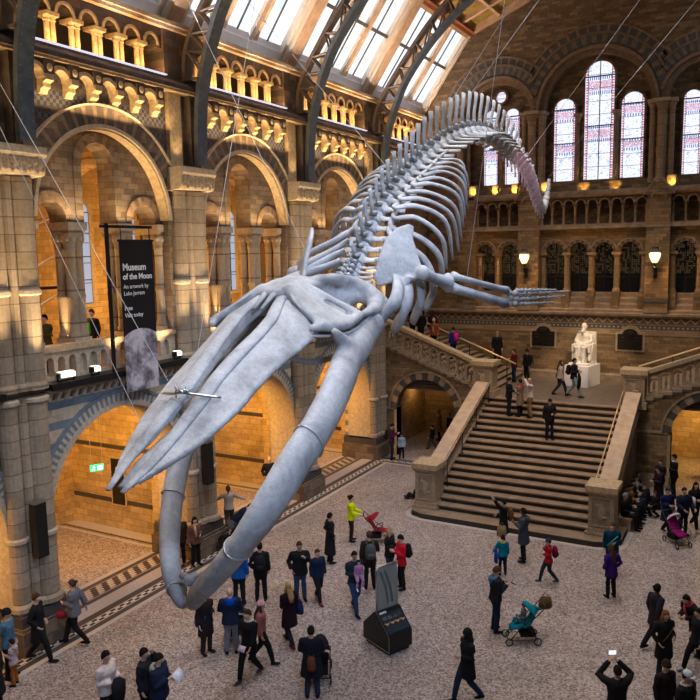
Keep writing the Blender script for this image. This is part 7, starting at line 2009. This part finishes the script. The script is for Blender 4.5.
# north wall lanterns and sill lights
for x in (-10.78, -4.55):
    lamp('POINT', 'lantern_light', (x, YN - 0.85, 9.45), 210, (1.0, 0.52, 0.14), 0.15)
for x in (-13.7, -12.5, -11.45, -9.9, -8.0, -6.5, -4.0):
    lamp('SPOT', 'sill_light', (x + 0.1, YN - 0.5, 12.8), 34, (1.0, 0.58, 0.12), 0.04, target=(x, YN, 12.98), spot=1.2, blend=0.8)
for x in (-12.5, -9.0, -6.0, -2.5):
    lamp('SPOT', 'wall_fill', (x, 33.5, 16.5), 560, (1.0, 0.66, 0.34), 0.3, target=(x, 39, 5.8), spot=0.9, blend=1.0)  # warm fill added in mid-air to brighten the end wall
lamp('SPOT', 'statue_spot', (-3.5, 29.0, 12.0), 2600, PALE, 0.15, target=(-7.4, 38.2, 4.6), spot=0.36, blend=0.6)
lamp('SPOT', 'landing_spot', (-6.0, 24.0, 16.0), 2300, (1.0, 0.72, 0.45), 0.3, target=(-7.8, 31.5, 2.5), spot=0.75, blend=0.9)
lamp('POINT', 'passage_lamp', (-15.6, 36.5, 2.6), 14, WARM, 0.2)
lamp('POINT', 'passage_lamp', (-1.6, 36.2, 2.7), 220, (1.0, 0.58, 0.16), 0.2)
# cool spots on the whale from the roof, and overhead fill panels added to brighten the floor
lamp('SPOT', 'whale_light', (0.2, 4.0, 17.0), 3600, COOL, 0.5, target=(-7.6, 12, 8.0), spot=0.85, blend=0.9)
lamp('SPOT', 'whale_light', (-0.5, 12.0, 18.5), 3000, COOL, 0.5, target=(-7.4, 16.5, 10.5), spot=0.85, blend=0.9)
lamp('SPOT', 'whale_light', (-1.0, 18.0, 20.5), 2000, (0.72, 0.82, 1.0), 0.4, target=(-7.8, 23, 13.2), spot=0.6, blend=0.9)
lamp('SPOT', 'whale_light', (3.0, 0.5, 12.0), 1500, COOL, 0.3, target=(-7.2, 9.5, 6.0), spot=0.75, blend=0.9)  # added near-side spot, below roof level, brightening the lower jaw
lamp('SPOT', 'tail_spot', (-3.5, 21.0, 11.0), 900, (1.0, 0.50, 0.70), 0.2, target=(-7.8, 28, 12.6), spot=0.5, blend=0.9)
for yy in (6.0, 14.0, 22.0, 29.0):
    o = lamp('AREA', 'hall_fill', (-7.5, yy, 21.2), 345, (1.0, 0.94, 0.91), 6, rot=(0, 0, 0), sy=6); o.data.spread = 1.9
W = bpy.data.worlds.new('World'); SC.world = W; W.use_nodes = True
W.node_tree.nodes['Background'].inputs[0].default_value = (0.55, 0.6, 0.75, 1)
W.node_tree.nodes['Background'].inputs[1].default_value = 0.03

cam = bpy.data.cameras.new('camera'); co = bpy.data.objects.new('camera', cam); COL.objects.link(co)
f_px, yaw, pitch, roll = 757.0, -0.50027, 0.13143, 0.01772
cam.sensor_width = 36.0; cam.lens = 36.0 * f_px / 700.0; cam.clip_start = 0.1; cam.clip_end = 300
cy, sy = math.cos(yaw), math.sin(yaw); cp, sp = math.cos(pitch), math.sin(pitch)
fw = Vector((sy * cp, cy * cp, -sp)); rt = Vector((cy, -sy, 0)); dn = fw.cross(rt)
r2 = rt * math.cos(roll) + dn * math.sin(roll); d2 = dn * math.cos(roll) - rt * math.sin(roll)
Mx = Matrix((r2, -d2, -fw)).transposed().to_4x4(); Mx.translation = Vector((0, 0, 10.0))
co.matrix_world = Mx
SC.camera = co
SC.view_settings.view_transform = 'Standard'; SC.view_settings.look = 'None'
SC.view_settings.exposure = 0.2; SC.view_settings.gamma = 1.0; SC.view_settings.use_curve_mapping = False
